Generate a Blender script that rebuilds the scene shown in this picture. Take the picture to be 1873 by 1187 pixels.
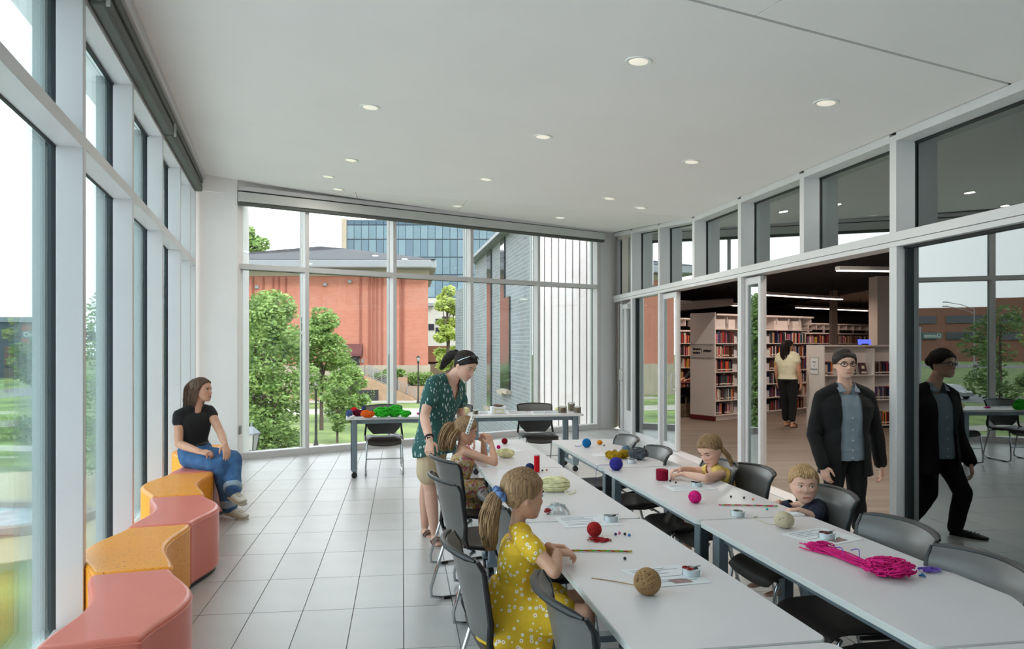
import bpy, bmesh, math, random
import numpy as np
from mathutils import Vector, Matrix, noise as mnoise

for _o in list(bpy.data.objects):
    bpy.data.objects.remove(_o)
scene = bpy.context.scene
COL = scene.collection
random.seed(7)
rng = np.random.default_rng(7)

# ------------------------------------------------------------------ camera
IMG_W, IMG_H = 1873, 1187
F, CX, CY, EYE = 1325.0, 893.0, 628.0, 1.63      # focal length / principal point in pixels, eye height in metres
cam_d = bpy.data.cameras.new('camera')
cam = bpy.data.objects.new('camera', cam_d)
COL.objects.link(cam)
cam.location = (0, 0, EYE)
cam.rotation_euler = (math.pi / 2, 0, 0)
cam_d.sensor_fit = 'HORIZONTAL'
cam_d.sensor_width = 36.0
cam_d.lens = 36.0 * F / IMG_W
cam_d.shift_x = (IMG_W / 2 - CX) / IMG_W
cam_d.shift_y = (CY - IMG_H / 2) / IMG_W
cam_d.clip_start = 0.05
cam_d.clip_end = 1500
scene.camera = cam

# ------------------------------------------------------------------ sky, sun, exposure
SKY = 3.5
SUN = 2.0
DOWNLIGHT_W = 4.0
LIB_W = 22.0
scene.view_settings.view_transform = 'Standard'
scene.view_settings.look = 'None'
scene.view_settings.exposure = 0.52
scene.view_settings.gamma = 1.0
scene.view_settings.use_curve_mapping = False
world = bpy.data.worlds.new('hazy_sky')
scene.world = world
world.use_nodes = True
_nt = world.node_tree
_bg = _nt.nodes['Background']
_tc = _nt.nodes.new('ShaderNodeTexCoord')
_sx = _nt.nodes.new('ShaderNodeSeparateXYZ')
_rp = _nt.nodes.new('ShaderNodeValToRGB')
# bright hazy overcast, a little bluer towards the zenith
_rp.color_ramp.elements[0].position = 0.0
_rp.color_ramp.elements[0].color = (0.72, 0.725, 0.735, 1)
_rp.color_ramp.elements[1].position = 1.0
_rp.color_ramp.elements[1].color = (0.78, 0.87, 0.96, 1)
_nt.links.new(_tc.outputs['Generated'], _sx.inputs[0])
_nt.links.new(_sx.outputs['Z'], _rp.inputs[0])
_nt.links.new(_rp.outputs[0], _bg.inputs['Color'])
_bg.inputs['Strength'].default_value = SKY
sun_d = bpy.data.lights.new('sun', 'SUN')
sun_d.energy = SUN
sun_d.angle = math.radians(9)
sun_d.color = (1.0, 0.95, 0.87)
sun = bpy.data.objects.new('sun', sun_d)
COL.objects.link(sun)
sun.location = (20, -30, 40)
sun.rotation_euler = Vector((-0.42, 0.72, -0.62)).to_track_quat('-Z', 'Y').to_euler()

if hasattr(scene, 'cycles'):                      # light path depth for the many panes
    scene.cycles.transparent_max_bounces = 20

# ------------------------------------------------------------------ pixel helpers
def P(px, py, d):
    """photo pixel + distance along the view axis -> world point"""
    return Vector(((px - CX) / F * d, d, EYE - (py - CY) / F * d))
def G(px, py, z=0.0):
    """photo pixel -> the point of the horizontal plane z under it"""
    return P(px, py, F * (EYE - z) / (py - CY))

# ------------------------------------------------------------------ materials
MATS = {}
def lin(c):
    return tuple((v / 12.92 if v <= 0.04045 else ((v + 0.055) / 1.055) ** 2.4) for v in c)
def rgb(r, g, b):
    return lin((r / 255, g / 255, b / 255))
def mat(name, col, rough=0.5, metal=0.0, var=0.06, scale=12.0, bump=0.0, bscale=60.0, stretch=(1, 1, 1),
        spec=0.5, coat=0.0, sss=0.0, emit=None, estr=0.0, col2=None, detail=4.0, coord='Object'):
    """principled material whose colour is varied by a stretched noise"""
    if name in MATS:
        return MATS[name]
    m = bpy.data.materials.new(name)
    m.use_nodes = True
    nt = m.node_tree
    b = nt.nodes['Principled BSDF']
    b.inputs['Roughness'].default_value = rough
    b.inputs['Metallic'].default_value = metal
    b.inputs['Specular IOR Level'].default_value = spec
    b.inputs['Coat Weight'].default_value = coat
    if sss:
        b.inputs['Subsurface Weight'].default_value = sss
        b.inputs['Subsurface Radius'].default_value = (0.012, 0.005, 0.003)
    tc = nt.nodes.new('ShaderNodeTexCoord')
    mp = nt.nodes.new('ShaderNodeMapping')
    mp.inputs['Scale'].default_value = stretch
    nt.links.new(tc.outputs[coord], mp.inputs[0])
    nz = nt.nodes.new('ShaderNodeTexNoise')
    nz.inputs['Scale'].default_value = scale
    nz.inputs['Detail'].default_value = detail
    nt.links.new(mp.outputs[0], nz.inputs['Vector'])
    rp = nt.nodes.new('ShaderNodeValToRGB')
    c = Vector(col[:3])
    a = c * (1 - var)
    z = Vector([min(1, v) for v in c * (1 + var)]) if col2 is None else Vector(col2[:3])
    rp.color_ramp.elements[0].position = 0.32
    rp.color_ramp.elements[1].position = 0.68
    rp.color_ramp.elements[0].color = (*a, 1)
    rp.color_ramp.elements[1].color = (*z, 1)
    nt.links.new(nz.outputs[0], rp.inputs[0])
    nt.links.new(rp.outputs[0], b.inputs['Base Color'])
    if bump:
        n2 = nt.nodes.new('ShaderNodeTexNoise')
        n2.inputs['Scale'].default_value = bscale
        n2.inputs['Detail'].default_value = 3
        nt.links.new(mp.outputs[0], n2.inputs['Vector'])
        bp = nt.nodes.new('ShaderNodeBump')
        bp.inputs['Strength'].default_value = bump
        bp.inputs['Distance'].default_value = 0.01
        nt.links.new(n2.outputs[0], bp.inputs['Height'])
        nt.links.new(bp.outputs[0], b.inputs['Normal'])
    if emit is not None:
        b.inputs['Emission Color'].default_value = (*emit, 1)
        b.inputs['Emission Strength'].default_value = estr
    MATS[name] = m
    return m

def glass_mat(name, tint=(0.9, 0.96, 0.95), ior=1.5, boost=1.0):
    """clear pane: fresnel mirror over tinted see-through"""
    if name in MATS:
        return MATS[name]
    m = bpy.data.materials.new(name)
    m.use_nodes = True
    nt = m.node_tree
    nt.nodes.remove(nt.nodes['Principled BSDF'])
    out = nt.nodes['Material Output']
    tr = nt.nodes.new('ShaderNodeBsdfTransparent')
    tr.inputs[0].default_value = (*tint, 1)
    gl = nt.nodes.new('ShaderNodeBsdfGlossy')
    gl.inputs['Roughness'].default_value = 0.0
    gl.inputs['Color'].default_value = (0.92, 0.98, 0.97, 1)
    # a faint unevenness of the float glass
    tc = nt.nodes.new('ShaderNodeTexCoord')
    nz = nt.nodes.new('ShaderNodeTexNoise')
    nz.inputs['Scale'].default_value = 0.9
    nt.links.new(tc.outputs['Object'], nz.inputs['Vector'])
    bp = nt.nodes.new('ShaderNodeBump')
    bp.inputs['Strength'].default_value = 0.02
    bp.inputs['Distance'].default_value = 0.004
    nt.links.new(nz.outputs[0], bp.inputs['Height'])
    nt.links.new(bp.outputs[0], gl.inputs['Normal'])
    fr = nt.nodes.new('ShaderNodeFresnel')
    fr.inputs['IOR'].default_value = ior
    mu = nt.nodes.new('ShaderNodeMath')
    mu.operation = 'MULTIPLY'
    mu.use_clamp = True
    mu.inputs[1].default_value = boost
    nt.links.new(fr.outputs[0], mu.inputs[0])
    mx = nt.nodes.new('ShaderNodeMixShader')
    nt.links.new(mu.outputs[0], mx.inputs[0])
    nt.links.new(tr.outputs[0], mx.inputs[1])
    nt.links.new(gl.outputs[0], mx.inputs[2])
    nt.links.new(mx.outputs[0], out.inputs['Surface'])
    MATS[name] = m
    return m

# ------------------------------------------------------------------ mesh builder
class MB:
    def __init__(self):
        self.v = []
        self.f = []
        self.m = []
        self.cm = 0
    def add(self, vs, fs):
        o = len(self.v)
        self.v.extend(tuple(p) for p in vs)
        for f in fs:
            self.f.append(tuple(i + o for i in f))
            self.m.append(self.cm)
        return self
    def box(self, c, s, rz=0.0, M=None):
        hx, hy, hz = s[0] / 2, s[1] / 2, s[2] / 2
        vs = [Vector((x, y, z)) for z in (-hz, hz) for y in (-hy, hy) for x in (-hx, hx)]
        R = M if M is not None else Matrix.Rotation(rz, 3, 'Z')
        c = Vector(c)
        vs = [R @ p + c for p in vs]
        return self.add(vs, [(0, 2, 3, 1), (4, 5, 7, 6), (0, 1, 5, 4), (2, 6, 7, 3), (0, 4, 6, 2), (1, 3, 7, 5)])
    def beam(self, a, b, w, h, up=(0, 0, 1)):
        """box from a to b, w sideways, h along up"""
        a, b = Vector(a), Vector(b)
        y = (b - a)
        L = y.length
        y = y / L
        x = y.cross(Vector(up)).normalized()
        z = x.cross(y)
        R = Matrix((x, y, z)).transposed()
        return self.box((a + b) / 2, (w, L, h), M=R)
    def prism(self, poly, z0, z1):
        """polygon (x, y) extruded; z0 / z1 numbers or functions of (x, y)"""
        n = len(poly)
        fz0 = z0 if callable(z0) else (lambda x, y: z0)
        fz1 = z1 if callable(z1) else (lambda x, y: z1)
        area = sum(poly[i][0] * poly[(i + 1) % n][1] - poly[(i + 1) % n][0] * poly[i][1] for i in range(n))
        if area < 0:
            poly = poly[::-1]
        vs = [(p[0], p[1], fz0(p[0], p[1])) for p in poly] + [(p[0], p[1], fz1(p[0], p[1])) for p in poly]
        fs = [tuple(range(n - 1, -1, -1)), tuple(range(n, 2 * n))]
        fs += [(i, (i + 1) % n, (i + 1) % n + n, i + n) for i in range(n)]
        return self.add(vs, fs)
    def tube(self, pts, r, n=8, cap=True, closed=False):
        """round tube along points; r number or list; entries may be (rx, ry)"""
        pts = [Vector(p) for p in pts]
        k = len(pts)
        rs = r if isinstance(r, (list, tuple)) else [r] * k
        vs, fs = [], []
        prev = None
        for i in range(k):
            if closed:
                t = pts[(i + 1) % k] - pts[i - 1]
            else:
                t = pts[min(i + 1, k - 1)] - pts[max(i - 1, 0)]
            if t.length < 1e-9:
                t = Vector((0, 0, 1))
            t.normalize()
            if prev is None:
                u = Vector((0, 0, 1)) if abs(t.z) < 0.9 else Vector((0, 1, 0))
                u = (u - t * u.dot(t)).normalized()
            else:
                u = prev - t * prev.dot(t)
                u = u.normalized() if u.length > 1e-6 else t.orthogonal().normalized()
            prev = u
            w = t.cross(u)
            rr = rs[i]
            rx, ry = rr if isinstance(rr, (list, tuple)) else (rr, rr)
            for j in range(n):
                a = 2 * math.pi * j / n
                vs.append(pts[i] + u * (math.cos(a) * rx) + w * (math.sin(a) * ry))
        lim = k if closed else k - 1
        for i in range(lim):
            for j in range(n):
                a0, a1 = i * n + j, i * n + (j + 1) % n
                b0, b1 = ((i + 1) % k) * n + j, ((i + 1) % k) * n + (j + 1) % n
                fs.append((a0, a1, b1, b0))
        if cap and not closed:
            fs.append(tuple(range(n - 1, -1, -1)))
            fs.append(tuple(range((k - 1) * n, k * n)))
        return self.add(vs, fs)
    def cyl(self, a, b, r, r2=None, n=16):
        return self.tube([a, b], [r, r if r2 is None else r2], n)
    def ellipsoid(self, c, r, M=None, nu=16, nv=10):
        c = Vector(c)
        R = M if M is not None else Matrix.Identity(3)
        vs = [c + R @ Vector((0, 0, -r[2]))]
        for i in range(1, nv):
            ph = -math.pi / 2 + math.pi * i / nv
            for j in range(nu):
                th = 2 * math.pi * j / nu
                vs.append(c + R @ Vector((r[0] * math.cos(ph) * math.cos(th), r[1] * math.cos(ph) * math.sin(th), r[2] * math.sin(ph))))
        vs.append(c + R @ Vector((0, 0, r[2])))
        fs = [(0, 1 + (j + 1) % nu, 1 + j) for j in range(nu)]
        for i in range(nv - 2):
            for j in range(nu):
                a = 1 + i * nu
                fs.append((a + j, a + (j + 1) % nu, a + nu + (j + 1) % nu, a + nu + j))
        a = 1 + (nv - 2) * nu
        fs += [(a + j, a + (j + 1) % nu, len(vs) - 1) for j in range(nu)]
        return self.add(vs, fs)
    def lathe(self, prof, c=(0, 0, 0), n=20):
        """profile [(r, z)] about a vertical axis"""
        c = Vector(c)
        k = len(prof)
        vs = []
        for r, z in prof:
            for j in range(n):
                a = 2 * math.pi * j / n
                vs.append(c + Vector((r * math.cos(a), r * math.sin(a), z)))
        fs = []
        for i in range(k - 1):
            for j in range(n):
                fs.append((i * n + j, i * n + (j + 1) % n, (i + 1) * n + (j + 1) % n, (i + 1) * n + j))
        if prof[0][0] > 1e-6:
            fs.append(tuple(range(n - 1, -1, -1)))
        if prof[-1][0] > 1e-6:
            fs.append(tuple(range((k - 1) * n, k * n)))
        return self.add(vs, fs)
    def grid(self, fn, nu, nv, closed_u=False):
        vs = [fn(i / (nu if closed_u else nu - 1), j / (nv - 1)) for j in range(nv) for i in range(nu)]
        fs = []
        for j in range(nv - 1):
            for i in range(nu if closed_u else nu - 1):
                a, b = j * nu + i, j * nu + (i + 1) % nu
                fs.append((a, b, b + nu, a + nu))
        return self.add(vs, fs)
    def xform(self, M):
        self.v = [tuple(M @ Vector(p)) for p in self.v]
        return self
    def mesh(self, name, smooth=True, angle=40):
        me = bpy.data.meshes.new(name)
        me.from_pydata(self.v, [], self.f)
        if any(self.m):
            me.polygons.foreach_set('material_index', self.m)
        if smooth and len(me.polygons):
            me.polygons.foreach_set('use_smooth', [True] * len(me.polygons))
            me.set_sharp_from_angle(angle=math.radians(angle))
        me.update()
        return me
    def build(self, name, material=None, parent=None, smooth=True, angle=40, bevel=0.0, seg=2, loc=None, rz=0.0):
        me = self.mesh(name, smooth, angle)
        return place(name, me, material, parent, bevel, seg, loc, rz)

def place(name, me, material=None, parent=None, bevel=0.0, seg=2, loc=None, rz=0.0):
    o = bpy.data.objects.new(name, me)
    COL.objects.link(o)
    mats = material if isinstance(material, (list, tuple)) else [material]
    if material is not None and not me.materials:
        for mm in mats:
            me.materials.append(mm)
    if parent is not None:
        o.parent = parent
    if loc is not None:
        o.location = loc
    if rz:
        o.rotation_euler = (0, 0, rz)
    if bevel:
        b = o.modifiers.new('edge', 'BEVEL')
        b.width = bevel
        b.segments = seg
        b.limit_method = 'ANGLE'
        b.angle_limit = math.radians(40)
        b.harden_normals = False
    return o

def thing(name, label=None, cat=None, loc=(0, 0, 0), rz=0.0, group=None, kind=None):
    o = bpy.data.objects.new(name, None)
    o.empty_display_size = 0.1
    COL.objects.link(o)
    o.location = loc
    o.rotation_euler = (0, 0, rz)
    return tag(o, label, cat, group, kind)
def tag(o, label=None, cat=None, group=None, kind=None):
    if label: o['label'] = label
    if cat: o['category'] = cat
    if group: o['group'] = group
    if kind: o['kind'] = kind
    return o
def struct(o, label=None, cat=None):
    return tag(o, label, cat, kind='structure')
def copy_tree(o, parent=None):
    c = o.copy()
    COL.objects.link(c)
    if parent is not None:
        c.parent = parent
    for ch in list(o.children):
        copy_tree(ch, c)
    return c
# ================================================================== the room
M_FRAME = mat('white_aluminium', rgb(210, 207, 207), 0.42, 0.0, 0.02, 3)
M_FRAME_DK = mat('grey_aluminium', rgb(150, 154, 152), 0.45, 0.1, 0.03, 3)
M_GASKET = mat('black_gasket', rgb(22, 26, 30), 0.5, 0.0, 0.2, 8)
M_CEIL = mat('ceiling_paint', rgb(240, 234, 231), 0.9, 0, 0.012, 1.5)
M_WALL = mat('wall_paint', rgb(243, 238, 236), 0.85, 0, 0.015, 2)
M_SHADE = mat('shade_cassette', rgb(204, 204, 200), 0.5, 0, 0.02, 4)
M_SHADE_DK = mat('dark_shade_roll', rgb(96, 98, 93), 0.75, 0, 0.1, 60, stretch=(1, 1, 6))
M_GLASS = glass_mat('clear_glass', (0.95, 0.97, 0.965), 1.45, 0.7)
M_GLASS_L = glass_mat('tinted_glass', (0.80, 0.88, 0.895), 1.45, 0.6)
M_GLASS_CL = glass_mat('clerestory_glass', (0.84, 0.89, 0.87), 1.65, 3.6)
M_GLASS_IN = glass_mat('inner_glass', (0.84, 0.89, 0.87), 1.65, 2.7)

def zc(x, y=0):                       # the main ceiling falls towards the library side
    return 3.62 - 0.078 * x
LN = lambda d: Vector((-0.992 - 0.302 * d, d, 0))            # nose line of the left glazing
BW = lambda x: Vector((x, 12.408 + 0.663 * x, 0))            # nose line of the rear glazing
RW = lambda d: Vector((4.02 - 0.115 * d, d, 0))              # nose line of the library glazing
LE = Vector((-0.302, 1, 0)).normalized(); LO = Vector((-LE.y, LE.x, 0))      # along / outward
BE = Vector((1, 0.663, 0)).normalized(); BO = Vector((-BE.y, BE.x, 0))
RE = Vector((-0.115, 1, 0)).normalized(); RO = Vector((RE.y, -RE.x, 0))
def up(v, z):
    return Vector((v.x, v.y, z))

# ---------------------------------------------------------------- floor with its tiles
TU = Vector((-0.1177, 0.99305, 0)); TV = Vector((0.99305, 0.1177, 0))
T0 = Vector((-0.451, 3.864, 0))
TP = (Vector((-0.994, 4.43, 0)) - T0).dot(TU)
TW, TL = 0.3045, 0.622
room_poly = [RW(-2.0) + RO * 0.05, RW(13.75) + RO * 0.05, BW(2.38) + BO * 0.02, BW(-3.93) + BO * 0.02, LN(9.75) + LO * 0.02, LN(-2.0) + LO * 0.02]
def clip_poly(poly, region):
    out = [Vector(p) for p in poly]
    n = len(region)
    A = sum(region[i].x * region[(i + 1) % n].y - region[(i + 1) % n].x * region[i].y for i in range(n))
    reg = region if A > 0 else region[::-1]
    for i in range(n):
        a, b = reg[i], reg[(i + 1) % n]
        e = b - a
        side = lambda p: e.x * (p.y - a.y) - e.y * (p.x - a.x)
        src, out = out, []
        for j in range(len(src)):
            p, q = src[j], src[(j + 1) % len(src)]
            sp, sq = side(p), side(q)
            if sp >= 0: out.append(p)
            if sp * sq < 0:
                t = sp / (sp - sq)
                out.append(p + (q - p) * t)
        if not out: return []
    return out
M_GROUT = mat('floor_grout', rgb(146, 146, 143), 0.9, 0, 0.08, 20)
M_TILES = [mat('porcelain_tile_%d' % i, rgb(*c), 0.33, 0, 0.035, 3.5, bump=0.02, bscale=90, spec=0.5)
           for i, c in enumerate([(190, 187, 185), (186, 184, 182), (194, 190, 188)])]
mb = MB(); mb.prism([(p.x, p.y) for p in room_poly], -0.30, -0.006)
FLOOR = struct(mb.build('floor', M_GROUT, smooth=False), 'pale grey porcelain tile floor of the glazed room', 'floor')
tiles = []
for iu in range(-12, 22):
    for iv in range(-14, 18):
        c = T0 + TV * ((iv + .5) * TW) + TU * (TP + (iu + .5) * TL)
        g = 0.0028
        q = [c + TV * (sx * (TW / 2 - g)) + TU * (sy * (TL / 2 - g)) for sx, sy in ((-1, -1), (1, -1), (1, 1), (-1, 1))]
        cl = clip_poly(q, room_poly)
        if len(cl) < 3: continue
        full = len(cl) == 4 and all((cl[k] - q[k]).length < 1e-5 for k in range(4))
        px = CX + F * c.x / max(c.y, .3); py = CY + F * EYE / max(c.y, .3)
        seen = 40 < px < 1873 and py < 1230 and c.y > 0.5
        tiles.append((0 if seen else 1, c.y, iu, iv, c, cl, full))
tiles.sort(key=lambda t: t[:4])
bt = MB(); hx, hy = TW / 2 - .0028, TL / 2 - .0028
bt.box((0, 0, -0.008), (2 * hx, 2 * hy, 0.016))
tile_me = [bt.mesh('tile', False) for _ in range(3)]
for k in range(3): tile_me[k].materials.append(M_TILES[k])
rest = MB(); ni = 0
for seen, dd, iu, iv, c, cl, full in tiles:
    if ni < 300 and seen == 0:
        if full:
            o = place('tile', tile_me[(iu * 7 + iv * 3 + iu * iv) % 3], None, FLOOR)
            o.location = c; o.rotation_euler = (0, 0, math.atan2(TV.y, TV.x))
        else:
            m_ = MB(); m_.prism([(p.x, p.y) for p in cl], -0.016, 0)
            m_.build('tile', M_TILES[(iu + iv) % 3], FLOOR, smooth=False)
        ni += 1
    else:
        rest.prism([(p.x, p.y) for p in cl], -0.016, 0)
tag(rest.build('tile_field', M_TILES[0], FLOOR, smooth=False), kind='stuff')

# ---------------------------------------------------------------- ceiling
CREASE_L, CREASE_R = Vector((-3.45, 10.25, 0)), Vector((2.86, 10.12, 0))
def zback(x, y):                     # rear strip: from the crease up to the head of the rear glazing
    t = (y - 10.2) / max(0.05, (12.408 + 0.663 * x) - 10.2)
    t = min(1, max(0, t))
    return zc(x) * (1 - t) + (3.80 - 0.0166 * x) * t
mb = MB()
mb.prism([(LN(-2).x - .3, -2), (LN(10.2).x - .5, 10.2), (-3.4, 10.3), (2.9, 14.4), (RW(-2).x + .3, -2)], 4.15, 4.4)  # unseen opaque slab above the panels, added to block light
CEILING = struct(mb.build('ceiling', M_FRAME_DK, smooth=False), 'white painted ceiling falling towards the library side', 'ceiling')
J1a, J1b = Vector((1.155, 4.41 * .987, 0)), None
def ceil_at(px, py):
    rx, rz = (px - CX) / F, (CY - py) / F
    d = 1.99 / (rz + 0.078 * rx)
    return Vector((rx * d, d, zc(rx * d)))
ja, jb = ceil_at(1265, 0), ceil_at(1821, 147)
jd = (jb - ja); jd.z = 0; jd.normalize(); jn = Vector((jd.y, -jd.x, 0))     # jn points back to the camera
def panel(name, pts, zf, th=0.05, label=None):
    m_ = MB(); m_.prism([(p.x, p.y) for p in pts], zf, lambda x, y: zf(x, y) + th)
    return m_.build(name, M_CEIL, CEILING, smooth=False)
def lineX(p, e, q, g):               # intersection of two plan lines
    det = e.x * (-g.y) + g.x * e.y
    r = q - p
    t = (r.x * (-g.y) + g.x * r.y) / det
    return p + e * t
ledge = lambda d: LN(d) + Vector((0.07, 0, 0))
redge = lambda d: RW(d) + Vector((-0.0, 0, 0))
jl = lineX(ja, jd, ledge(0), LE); jr = lineX(ja, jd, redge(0), RE)
gap = 0.012
main = [jl - jn * gap, ledge(10.2), CREASE_L, CREASE_R, redge(10.1), jr - jn * gap]
panel('ceiling_panel', main, zc)
# near panels beyond the long joint, split by short cross joints
jd2 = jn
cuts = [-9.0, 0.39, 2.02 + .2, 6]
near_r = lambda off: None
w = 1.22
for row in range(0, 6):
    o0, o1 = jn * (gap + row * (w + .012)), jn * (gap + row * (w + .012) + w)
    a0, a1 = lineX(ja + o0, jd, ledge(0), LE), lineX(ja + o1, jd, ledge(0), LE)
    b0, b1 = lineX(ja + o0, jd, redge(0), RE), lineX(ja + o1, jd, redge(0), RE)
    sp = 0.42 + 0.9 * row
    c0, c1 = ja + o0 + jd * sp, ja + o1 + jd * sp
    for L0, L1, R1, R0 in ((a0, a1, c1 - jd * .005, c0 - jd * .005), (c0 + jd * .005, c1 + jd * .005, b1, b0)):
        if min(p.y for p in (L0, L1, R0, R1)) < -3.5: continue
        panel('ceiling_panel', [L0, R0, R1, L1], zc)
# rear strip, four panels
for k in range(4):
    t0, t1 = k / 4, (k + 1) / 4
    A, B = CREASE_L.lerp(CREASE_R, t0), CREASE_L.lerp(CREASE_R, t1)
    C_, D_ = BW(-3.45 + 5.83 * t1), BW(-3.45 + 5.83 * t0)
    e = (B - A).normalized() * .004
    m_ = MB()
    q = [A + e, B - e, C_ - e, D_ + e]
    za = [zc(A.x), zc(B.x), 3.80 - .0166 * C_.x, 3.80 - .0166 * D_.x]
    vs = [up(p, z) for p, z in zip(q, za)] + [up(p, z + .05) for p, z in zip(q, za)]
    m_.add(vs, [(3, 2, 1, 0), (4, 5, 6, 7), (0, 1, 5, 4), (1, 2, 6, 5), (2, 3, 7, 6), (3, 0, 4, 7)])
    m_.build('ceiling_panel', M_CEIL, CEILING, smooth=False)

# recessed downlights
M_TRIM = mat('downlight_trim', rgb(235, 234, 228), 0.4, 0, 0.01)
M_LENS = mat('downlight_lens', rgb(230, 224, 210), 0.3, 0, 0.01, emit=(1.0, 0.90, 0.76), estr=0.35)
M_LENS_ON = mat('downlight_lens_bright', rgb(255, 240, 220), 0.3, 0, 0.01, emit=(1.0, 0.86, 0.66), estr=9)
ring = MB(); ring.lathe([(0.062, 0.012), (0.066, -0.004), (0.088, -0.006), (0.092, 0.0), (0.090, 0.010)], n=28)
ring_me = ring.mesh('trim'); ring_me.materials.append(M_TRIM)
cone = MB(); cone.lathe([(0.064, -0.003), (0.052, -0.006), (0.0001, -0.007)], n=28)
lens_me = cone.mesh('lens'); lens_me.materials.append(M_LENS)
lens_on = cone.mesh('lens'); lens_on.materials.append(M_LENS_ON)
def downlight(p, label, group, on=False, watts=0.0, tilt=-0.078):
    t = thing('ceiling_downlight', label, 'downlight', p, group=group)
    t.rotation_euler = (0, math.atan(-tilt), 0)
    place('trim', ring_me, None, t)
    place('lens', lens_on if on else lens_me, None, t)
    if watts:
        ld = bpy.data.lights.new('lamp', 'AREA'); ld.shape = 'DISK'; ld.size = 0.11; ld.energy = watts
        ld.color = (1.0, 0.93, 0.84)
        lo = bpy.data.objects.new('lamp', ld); COL.objects.link(lo); lo.parent = t; lo.location = (0, 0, -0.012)
    return t
where = {(1168, 112): 'large downlight in the ceiling nearest the camera, above the left table row',
         (1511, 188): 'downlight in the ceiling nearest the library glazing',
         (677, 196): 'downlight in the ceiling nearest the left window wall, above the bench',
         (993, 250): 'downlight in the middle of the ceiling, second of the centre line',
         (1265, 296): 'downlight in the ceiling second along the library glazing',
         (642, 293): 'downlight in the ceiling second along the window wall',
         (889, 328): 'small downlight in the middle of the ceiling, third of the centre line',
         (1115, 363): 'small downlight third along the library glazing',
         (600, 323): 'small downlight beside the corner column, third along the window wall',
         (618, 346): 'small downlight closest to the rear window head at the left',
         (1172, 380): 'small far downlight nearest the corner door'}
for (px, py), lb in where.items():
    p = ceil_at(px, py)
    downlight(p + Vector((0, 0, -0.001)), lb, 'recessed ceiling downlights', watts=DOWNLIGHT_W)
for px, py, lb in ((837, 377, 'faint downlight in the rear ceiling strip, left one'), (1025, 392, 'faint downlight in the rear ceiling strip, right one')):
    p = P(px, py, 11.0 if px < 900 else 11.6)
    p.z = zback(p.x, p.y) - .006
    downlight(p, lb, 'recessed ceiling downlights', tilt=-0.03)

# ---------------------------------------------------------------- left glazing
W1 = struct(thing('window_1'), 'tall left window wall of white mullions and tinted panes beside the bench', 'window')
LD = [-2.0, -0.45, 1.0, 2.45, 3.89, 5.30, 6.96, 8.48, 9.82]
LD = [-2.0, -0.45, 1.0, 2.45, 3.89, 5.285, 6.75, 8.12, 9.12, 9.75]
ztopL = lambda d: 3.487 + 0.030 * (d - 4.0)
for i, d in enumerate(LD):
    n0 = LN(d)
    mb = MB()
    c = n0 + LO * 0.065
    mb.prism([((c + LE * a + LO * b).x, (c + LE * a + LO * b).y) for a, b in ((-.03, -.065), (.03, -.065), (.03, .065), (-.03, .065))], 0.0, ztopL(d) + .25)
    mb.build('mullion', M_FRAME, W1, bevel=0.003)
    mb = MB()
    c = n0 + LO * 0.150
    mb.prism([((c + LE * a + LO * b).x, (c + LE * a + LO * b).y) for a, b in ((-.026, -.021), (.026, -.021), (.026, .021), (-.026, .021))], 0.02, ztopL(d) + .2)
    mb.build('gasket', M_GASKET, W1)
    mb = MB()
    c = n0 + LO * 0.21
    mb.prism([((c + LE * a + LO * b).x, (c + LE * a + LO * b).y) for a, b in ((-.03, -.03), (.03, -.03), (.03, .03), (-.03, .03))], 0.02, ztopL(d) + .2)
    mb.build('mullion_cap', M_FRAME_DK, W1)
for i in range(len(LD) - 1):
    a, b = LN(LD[i]) + LE * .03, LN(LD[i + 1]) - LE * .03
    def strip(name, z0a, z1a, t0, t1, m, dz=0.0, bev=0.002, par=W1):
        q = [a + LO * t0, b + LO * t0, b + LO * t1, a + LO * t1]
        vs = [up(q[0], z0a), up(q[1], z0a + dz), up(q[2], z0a + dz), up(q[3], z0a), up(q[0], z1a), up(q[1], z1a + dz), up(q[2], z1a + dz), up(q[3], z1a)]
        m_ = MB(); m_.add(vs, [(3, 2, 1, 0), (4, 5, 6, 7), (0, 1, 5, 4), (1, 2, 6, 5), (2, 3, 7, 6), (3, 0, 4, 7)])
        return m_.build(name, m, par, bevel=bev)
    dz = ztopL(LD[i + 1]) - ztopL(LD[i])
    zt = ztopL(LD[i])
    strip('sill', 0.0, 0.12, 0.0, 0.14, M_FRAME)
    strip('transom', 2.675, 2.745, 0.0, 0.13, M_FRAME)
    strip('gasket', 2.668, 2.752, 0.13, 0.145, M_GASKET, bev=0)
    strip('head', zt - .02, zt + .06, 0.0, 0.14, M_FRAME, dz)
    strip('gasket', zt - .035, zt - .02, 0.125, 0.15, M_GASKET, dz, bev=0)
    strip('pane', 0.10, 2.70, 0.150, 0.162, M_GLASS_L, bev=0)
    strip('pane', 2.72, zt + .02, 0.150, 0.162, M_GLASS_L, dz, bev=0)
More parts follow.
